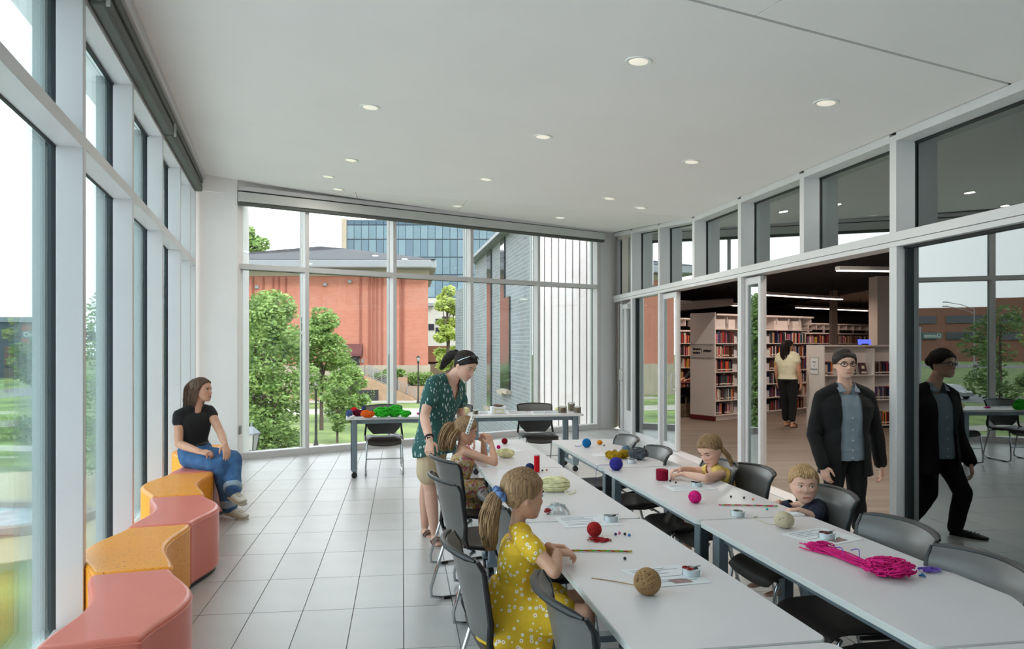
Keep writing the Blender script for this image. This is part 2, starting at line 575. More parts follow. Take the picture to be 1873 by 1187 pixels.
# roller shade cassettes and fascia above the panes
segs = [(-2.0, 3.93), (3.95, 6.75), (6.77, 9.7)]
for k, (d0, d1) in enumerate(segs):
    a, b = LN(d0), LN(d1)
    z0, z1 = ztopL(d0), ztopL(d1)
    t = thing('roller_shade', ['grey roller shade cassette above the nearest tall panes at left', 'grey roller shade cassette over the middle of the left window wall',
              'grey roller shade cassette at the column end of the left window wall'][k], 'shade', group='roller shades of the left window wall')
    m_ = MB(); m_.beam(up(a - LO * .045, z0 + .055), up(b - LO * .045, z1 + .055), 0.09, 0.10); m_.build('shade_roll', M_SHADE_DK, t, bevel=.02)
    m_ = MB(); m_.beam(up(a - LO * .055, z0 + .155), up(b - LO * .055, z1 + .155), 0.08, 0.07); m_.build('cassette', M_SHADE_DK, t, bevel=.004)
    m_ = MB(); m_.beam(up(a - LO * .1, z0 + .06), up(a - LO * .1 + LE * .012, z0 + .06), 0.02, 0.12); m_.build('end_bracket', M_SHADE, t)
mb = MB(); a, b = LN(-2), LN(10.15)
mb.beam(up(a - LO * .06, ztopL(-2) + .27), up(b - LO * .06, ztopL(10.15) + .27), 0.12, 0.15)
struct(mb.build('trim_1', M_FRAME, bevel=.003), 'white fascia between the left shades and the ceiling', 'trim')
mb = MB(); mb.beam(up(LN(-2) + LO * .2, ztopL(-2) + .40), up(LN(10.15) + LO * .2, ztopL(10.15) + .40), 0.42, 0.75)
struct(mb.build('wall_left', M_WALL), 'wall band above the left window wall', 'wall')

# ---------------------------------------------------------------- corner column
mb = MB(); mb.prism([(-3.925, 9.86), (-3.472, 10.03), (-3.50, 10.60), (-4.45, 10.70), (-4.25, 9.92)], -0.02, 4.2)
struct(mb.build('wall_column', M_WALL, bevel=.004), 'square white corner column between the two window walls', 'column')
m_ = MB(); m_.box((-3.462, 10.115, 0.42), (0.012, 0.075, 0.118)); o = m_.build('outlet_plate', M_FRAME_DK, bevel=.003)
tag(o, 'small grey outlet plate on the side of the white corner column', 'outlet')

# ---------------------------------------------------------------- rear glazing
W2 = struct(thing('window_2'), 'tall rear window wall looking out on the lawn and brick building', 'window')
def bx_of(px):
    r = (px - CX) / F
    return r * 12.408 / (1 - 0.663 * r)
BX = [-3.62, bx_of(562), bx_of(722.5), bx_of(863.5), bx_of(986), 2.12]
for i, x in enumerate(BX):
    n0 = BW(x)
    wd = .03 if i < 5 else .055
    for nm, t0, t1, hw, m, z1 in (('mullion', 0, .13, wd, M_FRAME, 3.70), ('gasket', .13, .165, wd - .004, M_GASKET, 3.68), ('mullion_cap', .18, .24, .03, M_FRAME_DK, 3.7)):
        mb = MB()
        mb.prism([((n0 + BE * a + BO * b).x, (n0 + BE * a + BO * b).y) for a, b in ((-hw, t0), (hw, t0), (hw, t1), (-hw, t1))], 0.0, z1)
        mb.build(nm, m, W2, bevel=.003 if nm == 'mullion' else 0)
for i in range(5):
    a, b = BW(BX[i]) + BE * .03, BW(BX[i + 1]) - BE * .03
    def strip2(name, z0, z1, t0, t1, m, bev=.002, par=W2):
        m_ = MB(); m_.prism([((p).x, (p).y) for p in (a + BO * t0, b + BO * t0, b + BO * t1, a + BO * t1)], z0, z1)
        return m_.build(name, m, par, bevel=bev)
    strip2('sill', 0.0, 0.095, -0.004, .16, M_FRAME)
    strip2('transom', 2.675, 2.745, 0.0, .13, M_FRAME)
    strip2('gasket', 2.668, 2.752, .13, .145, M_GASKET, 0)
    strip2('pane', 0.08, 2.70, .148, .160, M_GLASS, 0)
    strip2('pane', 2.72, 3.62, .148, .160, M_GLASS, 0)
    strip2('head', 3.58, 3.70, 0.0, .16, M_FRAME)
a, b = BW(-3.5), BW(2.16)
t = thing('roller_shade', 'long grey roller shade cassette above the rear window wall', 'shade')
m_ = MB(); m_.beam(up(a - BO * .06, 3.66), up(b - BO * .06, 3.66), .12, .13); m_.build('cassette', M_SHADE, t, bevel=.003)
m_ = MB(); m_.beam(up(a - BO * .05, 3.572), up(b - BO * .05, 3.572), .08, .046); m_.build('shade_roll', M_SHADE_DK, t, bevel=.012)
m_ = MB(); m_.beam(up(a - BO * .05, 3.735), up(b - BO * .05, 3.735), .09, .02); m_.build('shadow_gap', M_GASKET, t)
m_ = MB(); m_.beam(up(a - BO * .06, 3.775), up(b - BO * .06, 3.765), .12, .06)
struct(m_.build('trim_2', M_FRAME, bevel=.002), 'thin white trim between the rear shade and the ceiling', 'trim')
mb = MB(); mb.beam(up(BW(-4.2) + BO * .12, 3.98), up(BW(2.6) + BO * .12, 3.98), .3, .56)
struct(mb.build('wall_rear', M_WALL), 'wall band above the rear window wall', 'wall')
# corner post where the rear glazing meets the library glazing
mb = MB(); mb.prism([((BW(2.15)).x, (BW(2.15)).y), (2.33, 13.90), (2.45, 13.98), (2.60, 14.35), (2.2, 14.3), (2.02, 13.95)], 0, 3.8)
struct(mb.build('trim_3', M_FRAME, bevel=.004), 'white corner post between rear window and the library glazing', 'post')

# ---------------------------------------------------------------- library glazing (right)
W3 = struct(thing('window_3'), 'row of clerestory panes above the library opening', 'window')
RD = [14.1, 12.86, 11.47, 10.10, 8.71, 7.34, 5.97, 4.60, 3.22, 1.85, 0.5, -0.9, -2.0]
ZR = lambda d: zc(RW(d).x) if d < 10.1 else zc(RW(10.1).x) + (3.76 - zc(RW(10.1).x)) * (d - 10.1) / 3.9
def rprism(d0, d1, t0, t1, z0, z1, m, name, par, bev=0.0):
    q = [RW(d0) + RO * t0, RW(d1) + RO * t0, RW(d1) + RO * t1, RW(d0) + RO * t1]
    za = z0 if isinstance(z0, tuple) else (z0, z0)
    zb = z1 if isinstance(z1, tuple) else (z1, z1)
    zz0 = (za[0], za[1], za[1], za[0]); zz1 = (zb[0], zb[1], zb[1], zb[0])
    vs = [up(p, z) for p, z in zip(q, zz0)] + [up(p, z) for p, z in zip(q, zz1)]
    fs = [(3, 2, 1, 0), (4, 5, 6, 7), (0, 1, 5, 4), (1, 2, 6, 5), (2, 3, 7, 6), (3, 0, 4, 7)]
    if d1 > d0:
        fs = [f[::-1] for f in fs]
    m_ = MB(); m_.add(vs, fs)
    return m_.build(name, m, par, bevel=bev)
ZTB, ZTT = 2.424, 2.542
full_post = (12.86, 11.47, 8.71, 5.97, 3.22, 0.5)
for i, d in enumerate(RD):
    rprism(d - .04, d + .04, 0, .17, ZTT, ZR(d) - .02, M_FRAME, 'mullion', W3, .003)
    rprism(d - .034, d + .034, .17, .205, ZTT, ZR(d) - .05, M_GASKET, 'gasket', W3)
for i in range(len(RD) - 1):
    d1, d0 = RD[i] - .04, RD[i + 1] + .04
    rprism(d0, d1, 0, .17, (ZR(d0) - .07, ZR(d1) - .07), (ZR(d0), ZR(d1)), M_FRAME, 'head', W3, .002)
    rprism(d0, d1, .165, .19, (ZR(d0) - .085, ZR(d1) - .085), (ZR(d0) - .05, ZR(d1) - .05), M_GASKET, 'gasket', W3)
    rprism(d0, d1, .185, .197, ZTT - .02, (ZR(d0) - .06, ZR(d1) - .06), M_GLASS_CL, 'pane', W3)
TR4 = struct(thing('trim_4'), 'long white transom rail over the library opening', 'trim')
rprism(-2, 14.1, -.006, .19, ZTB + .045, ZTT, M_FRAME, 'rail', TR4, .002)
rprism(-2, 14.1, .0, .19, ZTB, ZTB + .042, M_FRAME, 'track_cover', TR4, .002)
for d in full_post:
    o = rprism(d - .045, d + .045, 0, .19, 0, ZTB, M_FRAME, 'trim_5', None, .004)
    struct(o, {12.86: 'white post between the corner door and the fixed pane', 11.47: 'white post beside the stacked sliding leaves', 8.71: 'white post dividing the two library openings',
               5.97: 'white post at the right edge of the library opening', 3.22: 'white post between sliding glass leaves near the camera', 0.5: 'white post of the glazing beside the camera'}[d], 'post')
# corner door with closer
D1 = struct(thing('door_1'), 'narrow glazed corner door with a closer at its head', 'door')
rprism(13.50, 13.60, 0.02, .17, 0, ZTB, M_FRAME, 'jamb', D1, .004)
rprism(13.62, 13.95, 0.10, .14, 0, ZTB, M_FRAME_DK, 'side_panel', D1)
leaf = lambda d0, d1, z0, z1, nm, m=M_FRAME, t0=.06, t1=.105: rprism(d0, d1, t0, t1, z0, z1, m, nm, D1, .003)
leaf(13.34, 13.49, 0.012, 2.38, 'stile'); leaf(12.92, 13.0, 0.012, 2.38, 'stile')
leaf(13.0, 13.34, 0.012, 0.40, 'bottom_rail'); leaf(13.0, 13.34, 2.26, 2.38, 'top_rail')
leaf(13.0, 13.34, 0.39, 2.27, 'pane', M_GLASS_IN, .078, .086)
leaf(12.905, 12.92, 0.0, 2.4, 'gasket', M_GASKET, .05, .11)
M_STEEL = mat('brushed_steel', rgb(186, 188, 188), 0.3, 0.85, 0.04, 40)
cl = rprism(13.05, 13.35, -.015, .055, 2.26, 2.34, mat('closer_cover', rgb(205, 206, 203), 0.4, 0.2), 'door_closer', D1, .006)
m_ = MB(); p0 = up(RW(13.2) + RO * .02, 2.36); m_.beam(p0, up(RW(13.42) - RO * .12, 2.38), .02, .012); m_.beam(up(RW(13.42) - RO * .12, 2.38), up(RW(13.05) + RO * .0, 2.40), .02, .012); m_.build('closer_arm', M_GASKET, D1)
m_ = MB(); m_.tube([up(RW(13.40) - RO * .0, 0.95), up(RW(13.40) - RO * .045, 0.95), up(RW(13.40) - RO * .045, 1.15), up(RW(13.40), 1.15)], .011, 8); m_.build('pull_handle', M_STEEL, D1)
# fixed pane
W4 = struct(thing('window_4'), 'fixed glass pane between the corner door and the sliding leaves', 'window')
rprism(11.515, 12.815, .09, .102, 0.06, ZTB, M_GLASS_IN, 'pane', W4)
rprism(11.515, 12.815, .06, .14, 0.0, .06, M_FRAME, 'bottom_rail', W4, .002)
rprism(12.775, 12.815, .06, .13, 0.06, ZTB, M_GASKET, 'gasket', W4)
# sliding leaves
def slide_leaf(d0, d1, t, label, name='door_2', handle=None, pane=True):
    D = struct(thing(name), label, 'sliding door')
    s = .055
    rprism(d0, d0 + s, t, t + .04, .012, ZTB - .02, M_FRAME, 'stile', D, .002)
    rprism(d1 - s, d1, t, t + .04, .012, ZTB - .02, M_FRAME, 'stile', D, .002)
    rprism(d0 + s, d1 - s, t, t + .04, .012, .10, M_FRAME, 'bottom_rail', D, .002)
    rprism(d0 + s, d1 - s, t, t + .04, ZTB - .10, ZTB - .02, M_FRAME, 'top_rail', D, .002)
    if pane: rprism(d0 + s, d1 - s, t + .014, t + .026, .09, ZTB - .09, M_GLASS_IN, 'pane', D)
    if handle:
        m_ = MB(); q = RW(handle) + RO * t
        m_.tube([up(q, .93), up(q - RO * .05, .93), up(q - RO * .05, 1.17), up(q, 1.17)], .012, 8)
        m_.build('pull_handle', M_STEEL, D)
    return D
slide_leaf(10.84, 11.44, .045, 'front sliding glass leaf parked left of the library opening, with a pull handle', 'door_2', 10.9)
slide_leaf(10.92, 11.43, .10, 'rear sliding glass leaf parked left of the library opening', 'door_3')
slide_leaf(8.29, 8.66, .05, 'front narrow sliding leaf parked at the dividing post', 'door_4')
slide_leaf(8.33, 8.65, .105, 'rear narrow sliding leaf parked at the dividing post', 'door_5')
D6 = struct(thing('door_6'), 'large sliding glass leaf mirroring the windows at right', 'sliding door')
for d0, d1 in ((3.27, 5.92), (0.55, 3.17), (-1.95, 0.45)):
    rprism(d0, d1, .10, .112, .05, ZTB - .01, M_GLASS_IN, 'pane', D6)
    rprism(d1 - .03, d1, .07, .14, .0, ZTB, M_GASKET, 'gasket', D6)
    rprism(d0, d1, .06, .14, ZTB - .018, ZTB, M_GASKET, 'gasket', D6)
rprism(-1.95, 5.92, .02, .16, 0, .045, M_GASKET, 'floor_track', D6)
rprism(-1.95, 5.92, .045, .065, .0, .055, M_STEEL, 'track_rail', D6)
rprism(-1.95, 5.92, .10, .115, .0, .055, M_STEEL, 'track_rail', D6)
TR6 = rprism(6.02, 13.5, -.05, .16, -.012, .006, M_FRAME, 'trim_6', None, .002)
struct(TR6, 'white metal floor threshold of the library opening', 'threshold')
# wall behind the camera
mb = MB(); mb.box((2.0, -2.1, 2.0), (7.5, .15, 4.6))
struct(mb.build('wall_front', M_WALL), 'plain wall behind the viewer', 'wall')
# ================================================================== outside
GZ = -4.0
def X(r, g, b, k=0.44):
    return tuple(v * k for v in rgb(r, g, b))
def GG(px, py):
    return G(px, py, GZ)
M_LAWN = mat('lawn_grass', X(120, 150, 72), 0.95, 0, 0.35, 0.35, bump=0.6, bscale=14, col2=X(168, 190, 104))
M_PAVE = mat('light_concrete', X(214, 206, 192), 0.9, 0, 0.06, 0.8)
M_PLAZA = mat('tan_paving', X(226, 206, 158), 0.9, 0, 0.06, 0.6, bump=.1, bscale=6)
M_ROAD = mat('asphalt', X(150, 150, 148), 0.9, 0, 0.08, 1.2)
def slab(name, poly, z, m, label, cat, th=0.25):
    m_ = MB(); m_.prism([(p[0], p[1]) for p in poly], z - th, z)
    return struct(m_.build(name, m, smooth=False), label, cat)
slab('ground', [(-320, 8), (120, 8), (120, 330), (-320, 330)], GZ, M_LAWN, 'wide green lawn below the windows', 'lawn', .5)
slab('pavement_sidewalk', [(-26, 68.4), (14, 68.4), (14, 71.5), (-26, 71.5)], GZ + .03, M_PAVE, 'pale sidewalk in front of the brick building steps', 'sidewalk', .1)
slab('pavement_path', [(-30, 56.5), (14, 58.5), (14, 64), (-30, 61)], GZ + .02, M_PAVE, 'pale path crossing the lawn behind the lamp post', 'path', .1)
slab('pavement_street', [(-66, 30), (-56, 30), (-40, 150), (-52, 150)], GZ + .02, M_ROAD, 'grey street beyond the left lawn', 'street', .1)
slab('parking_lot', [(-175, 105), (-110, 165), (-128, 186), (-190, 128)], GZ + .02, M_ROAD, 'grey parking lot in front of the brick office', 'parking lot', .1)
plz = [(-12 + 8.6 * math.cos(a) - 5.5, 24.5 + 7.5 * math.sin(a)) for a in np.linspace(0, 2 * math.pi, 48, endpoint=False)]
slab('plaza', plz, GZ + .03, M_PLAZA, 'tan curved paving below the left windows', 'paving', .12)
plz2 = [(-11.2 + 3.4 * math.cos(a), 38.5 + 2.2 * math.sin(a)) for a in np.linspace(0, 2 * math.pi, 40, endpoint=False)]
slab('plaza', plz2, GZ + .03, mat('rose_paving', X(222, 204, 190), .9, 0, .06, .8), 'rosy paved circle behind the near lantern', 'paving', .12)
slab('pavement_path', [(-44, 40.5), (-13, 36), (-13, 37.4), (-44, 43)], GZ + .03, M_PAVE, 'pale path at the far side of the left lawn', 'path', .1)

# low basin on the plaza
M_STONE = mat('kerb_stone', X(186, 168, 150), .85, 0, .1, 2)
B = thing('stone_basin', 'low stone basin with a blue mosaic floor on the tan paving', 'basin', (-15.4, 22.6, GZ + .03))
oc = [(2.9 * math.cos(a + .35), 2.0 * math.sin(a + .35)) for a in np.linspace(0, 2 * math.pi, 8, endpoint=False)]
for k in range(8):
    a, b = Vector((*oc[k], .14)), Vector((*oc[(k + 1) % 8], .14))
    m_ = MB(); m_.beam(a, b, .34, .28); m_.build('kerb_stone', M_STONE, B, bevel=.02)
m_ = MB(); m_.prism(oc, 0, .1); m_.build('basin_floor', mat('mosaic_blue', X(170, 190, 205), .5, 0, .3, 2.5, col2=X(220, 225, 225)), B, smooth=False)

# ---------------------------------------------------------------- foliage
def leaf_mat(name, c0, c1):
    if name in MATS: return MATS[name]
    m = bpy.data.materials.new(name); m.use_nodes = True
    nt = m.node_tree; b = nt.nodes['Principled BSDF']; out = nt.nodes['Material Output']
    tc = nt.nodes.new('ShaderNodeTexCoord'); nz = nt.nodes.new('ShaderNodeTexNoise')
    nz.inputs['Scale'].default_value = 1.7; nz.inputs['Detail'].default_value = 5
    nt.links.new(tc.outputs['Object'], nz.inputs['Vector'])
    rp = nt.nodes.new('ShaderNodeValToRGB')
    rp.color_ramp.elements[0].position = .33; rp.color_ramp.elements[1].position = .67
    rp.color_ramp.elements[0].color = (*c0, 1); rp.color_ramp.elements[1].color = (*c1, 1)
    nt.links.new(nz.outputs[0], rp.inputs[0]); nt.links.new(rp.outputs[0], b.inputs['Base Color'])
    b.inputs['Roughness'].default_value = .6
    tl = nt.nodes.new('ShaderNodeBsdfTranslucent'); nt.links.new(rp.outputs[0], tl.inputs[0])
    mx = nt.nodes.new('ShaderNodeMixShader'); mx.inputs[0].default_value = .35
    nt.links.new(b.outputs[0], mx.inputs[1]); nt.links.new(tl.outputs[0], mx.inputs[2]); nt.links.new(mx.outputs[0], out.inputs['Surface'])
    MATS[name] = m
    return m
LEAF_MID = leaf_mat('leaves_mid_green', X(104, 138, 64, .62), X(172, 202, 118, .72))
LEAF_LIGHT = leaf_mat('leaves_yellow_green', X(158, 180, 70, .6), X(216, 228, 128, .68))
LEAF_DARK = leaf_mat('leaves_dark_green', X(80, 112, 60, .6), X(140, 170, 98, .64))
M_BARK = mat('bark', X(110, 96, 82), .95, 0, .25, 6, stretch=(1, 1, .2))
def leaves_mesh(blobs, n, size, seed, name='foliage', flat=.5):
    """leaf blades scattered through ellipsoid blobs [(centre, radii)]"""
    r = np.random.default_rng(seed)
    vol = np.array([b[1][0] * b[1][1] * b[1][2] for b in blobs]) ** .8
    cnt = np.maximum(1, (n * vol / vol.sum()).astype(int))
    C = []
    for (c, rad), k in zip(blobs, cnt):
        d = r.normal(size=(k, 3)); d /= np.linalg.norm(d, axis=1)[:, None]
        rr = r.uniform(.25, 1, k) ** .45
        C.append(np.array(c) + d * rr[:, None] * np.array(rad))
    C = np.concatenate(C); k = len(C)
    a = r.normal(size=(k, 3)); a /= np.linalg.norm(a, axis=1)[:, None]; a[:, 2] *= flat
    b = np.cross(a, r.normal(size=(k, 3))); b /= np.maximum(1e-6, np.linalg.norm(b, axis=1))[:, None]
    s = size * r.uniform(.6, 1.4, k)[:, None]
    V = np.stack([C - a * s, C + b * s * .45, C + a * s, C - b * s * .45], 1).reshape(-1, 3)
    me = bpy.data.meshes.new(name)
    me.vertices.add(len(V)); me.vertices.foreach_set('co', V.ravel())
    me.loops.add(len(V)); me.loops.foreach_set('vertex_index', np.arange(len(V)))
    me.polygons.add(k); me.polygons.foreach_set('loop_start', np.arange(k) * 4)
    me.update(calc_edges=True)
    return me
def tree(base, height, crown_r, label, seed, leaf=LEAF_MID, n=6000, size=.12, crown_from=.25, nblob=26, name='leafy_tree', cat='tree', group=None, trunks=1):
    r = random.Random(seed)
    t = thing(name, label, cat, base, group=group)
    blobs = []
    hc = height * (1 + crown_from) / 2; hr = height * (1 - crown_from) / 2
    ends = []
    for k in range(nblob):
        a = r.uniform(0, 2 * math.pi); q = r.uniform(0, 1) ** .6; zz = r.uniform(-1, 1)
        w = math.sqrt(max(.02, 1 - (abs(zz) ** 1.8))) * q * .8
        c = (crown_r * w * math.cos(a), crown_r * w * math.sin(a), hc + hr * zz * .85)
        s = r.uniform(.26, .44) * min(crown_r, hr)
        blobs.append((c, (s * 1.15, s * 1.15, s * .8))); ends.append(c)
    me = leaves_mesh(blobs, n, size, seed)
    place('foliage', me, leaf, t)
    for k in range(trunks):
        ox = (k - (trunks - 1) / 2) * .12 * height / 5
        m_ = MB(); tr = height * .018
        m_.tube([(ox, 0, 0), (ox * 1.3, 0, height * .25), (ox * 1.8, .05, height * .6), (ox * 1.5, .1, height * .86)], [tr, tr * .8, tr * .5, tr * .15], 8)
        for e in ends[k::trunks * 2][:8]:
            h0 = max(height * .18, e[2] * .62)
            m_.tube([(ox * 1.4, 0, h0), ((ox + e[0]) * .5, e[1] * .5, (h0 + e[2]) * .5 + .1), e], [tr * .42, tr * .3, tr * .1], 5)
        m_.build('trunk', M_BARK, t)
    return t
def gp(px, d):
    return ((px - CX) / F * d, d, GZ)
tree(gp(482, 24), 7.5, 1.8, 'large feathery green tree filling the left panes of the rear window', 1, n=19000, size=.085, crown_from=.12, nblob=44, trunks=3)
tree(gp(440, 31), 7.6, 2.2, 'green tree behind the large feathery one, next to the corner column', 2, n=8000, size=.11, crown_from=.1, nblob=26)
tree(gp(588, 47), 8.0, 2.0, 'green tree overlapping the brick wall right of the first mullion', 3, n=9000, size=.14, crown_from=.25, nblob=26)
tree(gp(617, 41), 4.1, 1.15, 'small bright young tree on the lawn beside the lamp post', 4, leaf=LEAF_MID, n=3500, size=.12, crown_from=.1, nblob=18)
tree(gp(640, 52), 4.0, 1.6, 'bushy shrub tree left of the metal sculpture wall', 5, n=2600, size=.18, crown_from=.05, nblob=16)
tree(gp(819, 58), 10.6, 1.3, 'narrow yellow green tree beside the slate wall', 6, leaf=LEAF_LIGHT, n=4200, size=.2, crown_from=.22, nblob=22)
tree(gp(455, 112), 24, 3.6, 'tall tree showing above the roof of the brick building', 7, n=4200, size=.4, crown_from=.55, nblob=20)
tree(gp(226, 27), 7.9, 2.4, 'dense green tree seen through the second pane of the left wall', 8, leaf=LEAF_MID, n=11000, size=.10, crown_from=.05, nblob=32)
tree(gp(275, 30), 8.6, 2.2, 'dense green tree seen through the third pane of the left wall', 9, n=5000, size=.15, crown_from=.08, nblob=26)
tree(gp(68, 66), 6.4, 2.4, 'round street tree near the street name sign', 10, leaf=LEAF_DARK, n=3000, size=.22, crown_from=.3, nblob=20)
for k, (x, d, h) in enumerate([(-118, 160, 8.5), (-110, 165, 9.6), (-101, 160, 8.2), (-93, 166, 9.0), (-126, 168, 9.2), (-84, 164, 10.5)]):
    tree((x, d, GZ), h + 1, 5.2, ['distant tree of the hazy line on the left horizon, leftmost', 'distant tree of the hazy line on the left horizon, tallest at left', 'distant tree of the hazy line on the left horizon, low one above the dark shed',
         'distant tree of the hazy line on the left horizon, right of the shed', 'distant tree of the hazy line on the left horizon, at the frame edge', 'distant tree of the hazy line behind the first mullion'][k],
         20 + k, leaf=LEAF_DARK, n=1200, size=.5, crown_from=.05, nblob=12, group='distant trees on the left horizon')
for k, (x, d, h, rr) in enumerate([(-46, 49, 8.5, 3.2), (-57, 54, 7.5, 3), (-160, 210, 24, 9), (-215, 170, 15, 7), (-90, 80, 6, 2.5), (-132, 128, 6, 2.5), (-40, 40, 5, 2)]):
    tree((x, d, GZ), h, rr, ['broad tree mirrored at the right edge of the sliding leaf', 'tree mirrored beside the broad one in the sliding leaf', 'big tree rising behind the brick office', 'tree at the far end of the brick office',
         'small street tree by the parked cars', 'small tree at the parking lot edge', 'low tree near the street kerb'][k], 40 + k, leaf=LEAF_MID if k % 2 else LEAF_DARK, n=2200, size=.2 if h < 12 else .5, crown_from=.1, nblob=18, group='trees mirrored in the glass')
def shrub(base, r, h, label, seed, n=900, size=.12, leaf=LEAF_MID, group=None, name='shrub'):
    t = thing(name, label, 'shrub', base, group=group)
    rr = random.Random(seed)
    bl = [((rr.uniform(-.6, .6) * r, rr.uniform(-.5, .5) * r * .7, h * rr.uniform(.3, .7)), (r * .5, r * .45, h * .35)) for _ in range(8)]
    place('foliage', leaves_mesh(bl, n, size, seed, flat=1.2), leaf, t)
    m_ = MB()
    for _ in range(5):
        m_.tube([(0, 0, 0), (rr.uniform(-.3, .3) * r, rr.uniform(-.3, .3) * r, h * .6)], [.03, .01], 5)
    m_.build('stem', M_BARK, t)
    return t
for k in range(4):
    shrub((-30.5 + k * 2.6, 43.5 - k * 1.1, GZ), 1.5, 1.4, ['clipped hedge bush along the left path, leftmost', 'clipped hedge bush along the left path, second from left', 'clipped hedge bush along the left path, third from left', 'clipped hedge bush along the left path, rightmost'][k], 60 + k, n=900, leaf=LEAF_DARK, group='hedge along the left path')

# ---------------------------------------------------------------- brick building with hip roof
def brick_mat(name, c0, c1, mortar, bw, bh, msize=.012, bump=.4):
    if name in MATS: return MATS[name]
    m = bpy.data.materials.new(name); m.use_nodes = True
    nt = m.node_tree; b = nt.nodes['Principled BSDF']
    tc = nt.nodes.new('ShaderNodeTexCoord'); sep = nt.nodes.new('ShaderNodeSeparateXYZ'); cmb = nt.nodes.new('ShaderNodeCombineXYZ')
    ad = nt.nodes.new('ShaderNodeMath'); ad.operation = 'ADD'
    nt.links.new(tc.outputs['Object'], sep.inputs[0])
    nt.links.new(sep.outputs['X'], ad.inputs[0]); nt.links.new(sep.outputs['Y'], ad.inputs[1])
    nt.links.new(ad.outputs[0], cmb.inputs['X']); nt.links.new(sep.outputs['Z'], cmb.inputs['Y'])
    br = nt.nodes.new('ShaderNodeTexBrick')
    br.inputs['Color1'].default_value = (*c0, 1); br.inputs['Color2'].default_value = (*c1, 1); br.inputs['Mortar'].default_value = (*mortar, 1)
    br.inputs['Scale'].default_value = 1.0; br.inputs['Brick Width'].default_value = bw; br.inputs['Row Height'].default_value = bh; br.inputs['Mortar Size'].default_value = msize
    nt.links.new(cmb.outputs[0], br.inputs['Vector'])
    nz = nt.nodes.new('ShaderNodeTexNoise'); nz.inputs['Scale'].default_value = .25; nz.inputs['Detail'].default_value = 6
    nt.links.new(tc.outputs['Object'], nz.inputs['Vector'])
    mr = nt.nodes.new('ShaderNodeMapRange'); mr.inputs['To Min'].default_value = .84; mr.inputs['To Max'].default_value = 1.14
    nt.links.new(nz.outputs[0], mr.inputs[0])
    mx = nt.nodes.new('ShaderNodeMix'); mx.data_type = 'RGBA'; mx.blend_type = 'MULTIPLY'; mx.inputs[0].default_value = 1
    nt.links.new(br.outputs[0], mx.inputs[6]); nt.links.new(mr.outputs[0], mx.inputs[7])
    nt.links.new(mx.outputs[2], b.inputs['Base Color'])
    b.inputs['Roughness'].default_value = .85
    bp = nt.nodes.new('ShaderNodeBump'); bp.inputs['Strength'].default_value = bump; bp.inputs['Distance'].default_value = .02; bp.invert = True
    nt.links.new(br.outputs['Fac'], bp.inputs['Height']); nt.links.new(bp.outputs[0], b.inputs['Normal'])
    MATS[name] = m
    return m
M_BRICK = brick_mat('red_brick', X(214, 138, 116, .52), X(204, 128, 106, .52), X(212, 150, 130, .52), .42, .15)
M_BRICK_DK = mat('dark_brick_strip', X(180, 104, 86, .46), .9, 0, .08, 2)
M_BEIGE = mat('beige_stone', X(212, 198, 176), .9, 0, .08, .7)
M_ROOF = mat('grey_shingles', X(78, 78, 82), .9, 0, .2, 1.6, stretch=(.3, 1, 1))
M_EAVE = mat('grey_eave_metal', X(168, 172, 178), .5, 0, .05, 1)
def at(px, py, d): return P(px, py, d)
BB = thing('brick_building', 'windowless red brick building with a grey hip roof across the lawn', 'building')
xl, xr, dB = -30.0, (783 - CX) / F * 74, 74.0
m_ = MB(); m_.prism([(xl, dB), (xr, dB), (xr - 2.6, 96), (xl, 96)], -.6, 8.5); m_.build('brick_wall', M_BRICK, BB, smooth=False)
m_ = MB(); m_.prism([(xl - .2, dB - .25), (xr + .25, dB - .25), (xr - 2.4, 96), (xl - .2, 96)], GZ, -.6); m_.build('stone_base', M_BEIGE, BB, smooth=False)
m_ = MB(); m_.prism([(xl - .1, dB - .15), (xr + .12, dB - .15), (xr - 2.5, 96), (xl, 96)], 8.5, 9.15); m_.build('cornice_band', M_BEIGE, BB, smooth=False)
m_ = MB(); m_.prism([(xl - 2, dB - 2.0), (xr + .4, dB - 2.0), (xr + .95, dB - 1.2), (xr - 1.6, 97), (xl - 2, 97)], 9.15, 10.0); m_.build('eave', M_EAVE, BB, bevel=.12)
ap0, ap1 = Vector((-19.5, 84, 12.9)), Vector((-17.0, 86, 12.9))
e = [Vector((xl - 2, dB - 2, 10.0)), Vector((xr + .9, dB - 2, 10.0)), Vector((xr - 1.6, 97, 10.0)), Vector((xl - 2, 97, 10.0))]
m_ = MB(); m_.add(e + [ap0, ap1], [(0, 1, 5, 4), (1, 2, 5), (2, 3, 4, 5), (3, 0, 4), (3, 2, 1, 0)]); m_.build('roof', M_ROOF, BB, smooth=False)
for px in (447, 463, 482, 500, 510, 523, 660, 676, 683, 690, 699, 733, 738):
    x = (px - CX) / F * dB
    m_ = MB(); m_.box((x, dB - .05, 3.9), (.14, .16, 9.0)); m_.build('brick_strip', M_BRICK_DK, BB)
for px, py in ((595, 520), (640, 515), (470, 525)):
    p = at(px, py, dB - .1)
    m_ = MB(); m_.box(p, (.35, .25, .3)); m_.build('wall_lamp', M_EAVE, BB)
p0 = at(630, 651, dB); p1 = at(664, 629, dB)
M_AWN = mat('maroon_canvas', X(128, 72, 70), .8, 0, .06, 3)
m_ = MB(); m_.add([(p0.x, dB, p1.z), (p1.x, dB, p1.z), (p1.x, dB - 1.2, p0.z + .25), (p0.x, dB - 1.2, p0.z + .25), (p1.x, dB - 1.2, p0.z), (p0.x, dB - 1.2, p0.z), (p0.x, dB, p0.z), (p1.x, dB, p0.z)],
                  [(0, 3, 2, 1), (3, 5, 4, 2), (0, 6, 5, 3), (1, 2, 4, 7), (5, 6, 7, 4), (0, 1, 7, 6)])
m_.build('awning', M_AWN, BB, smooth=False)
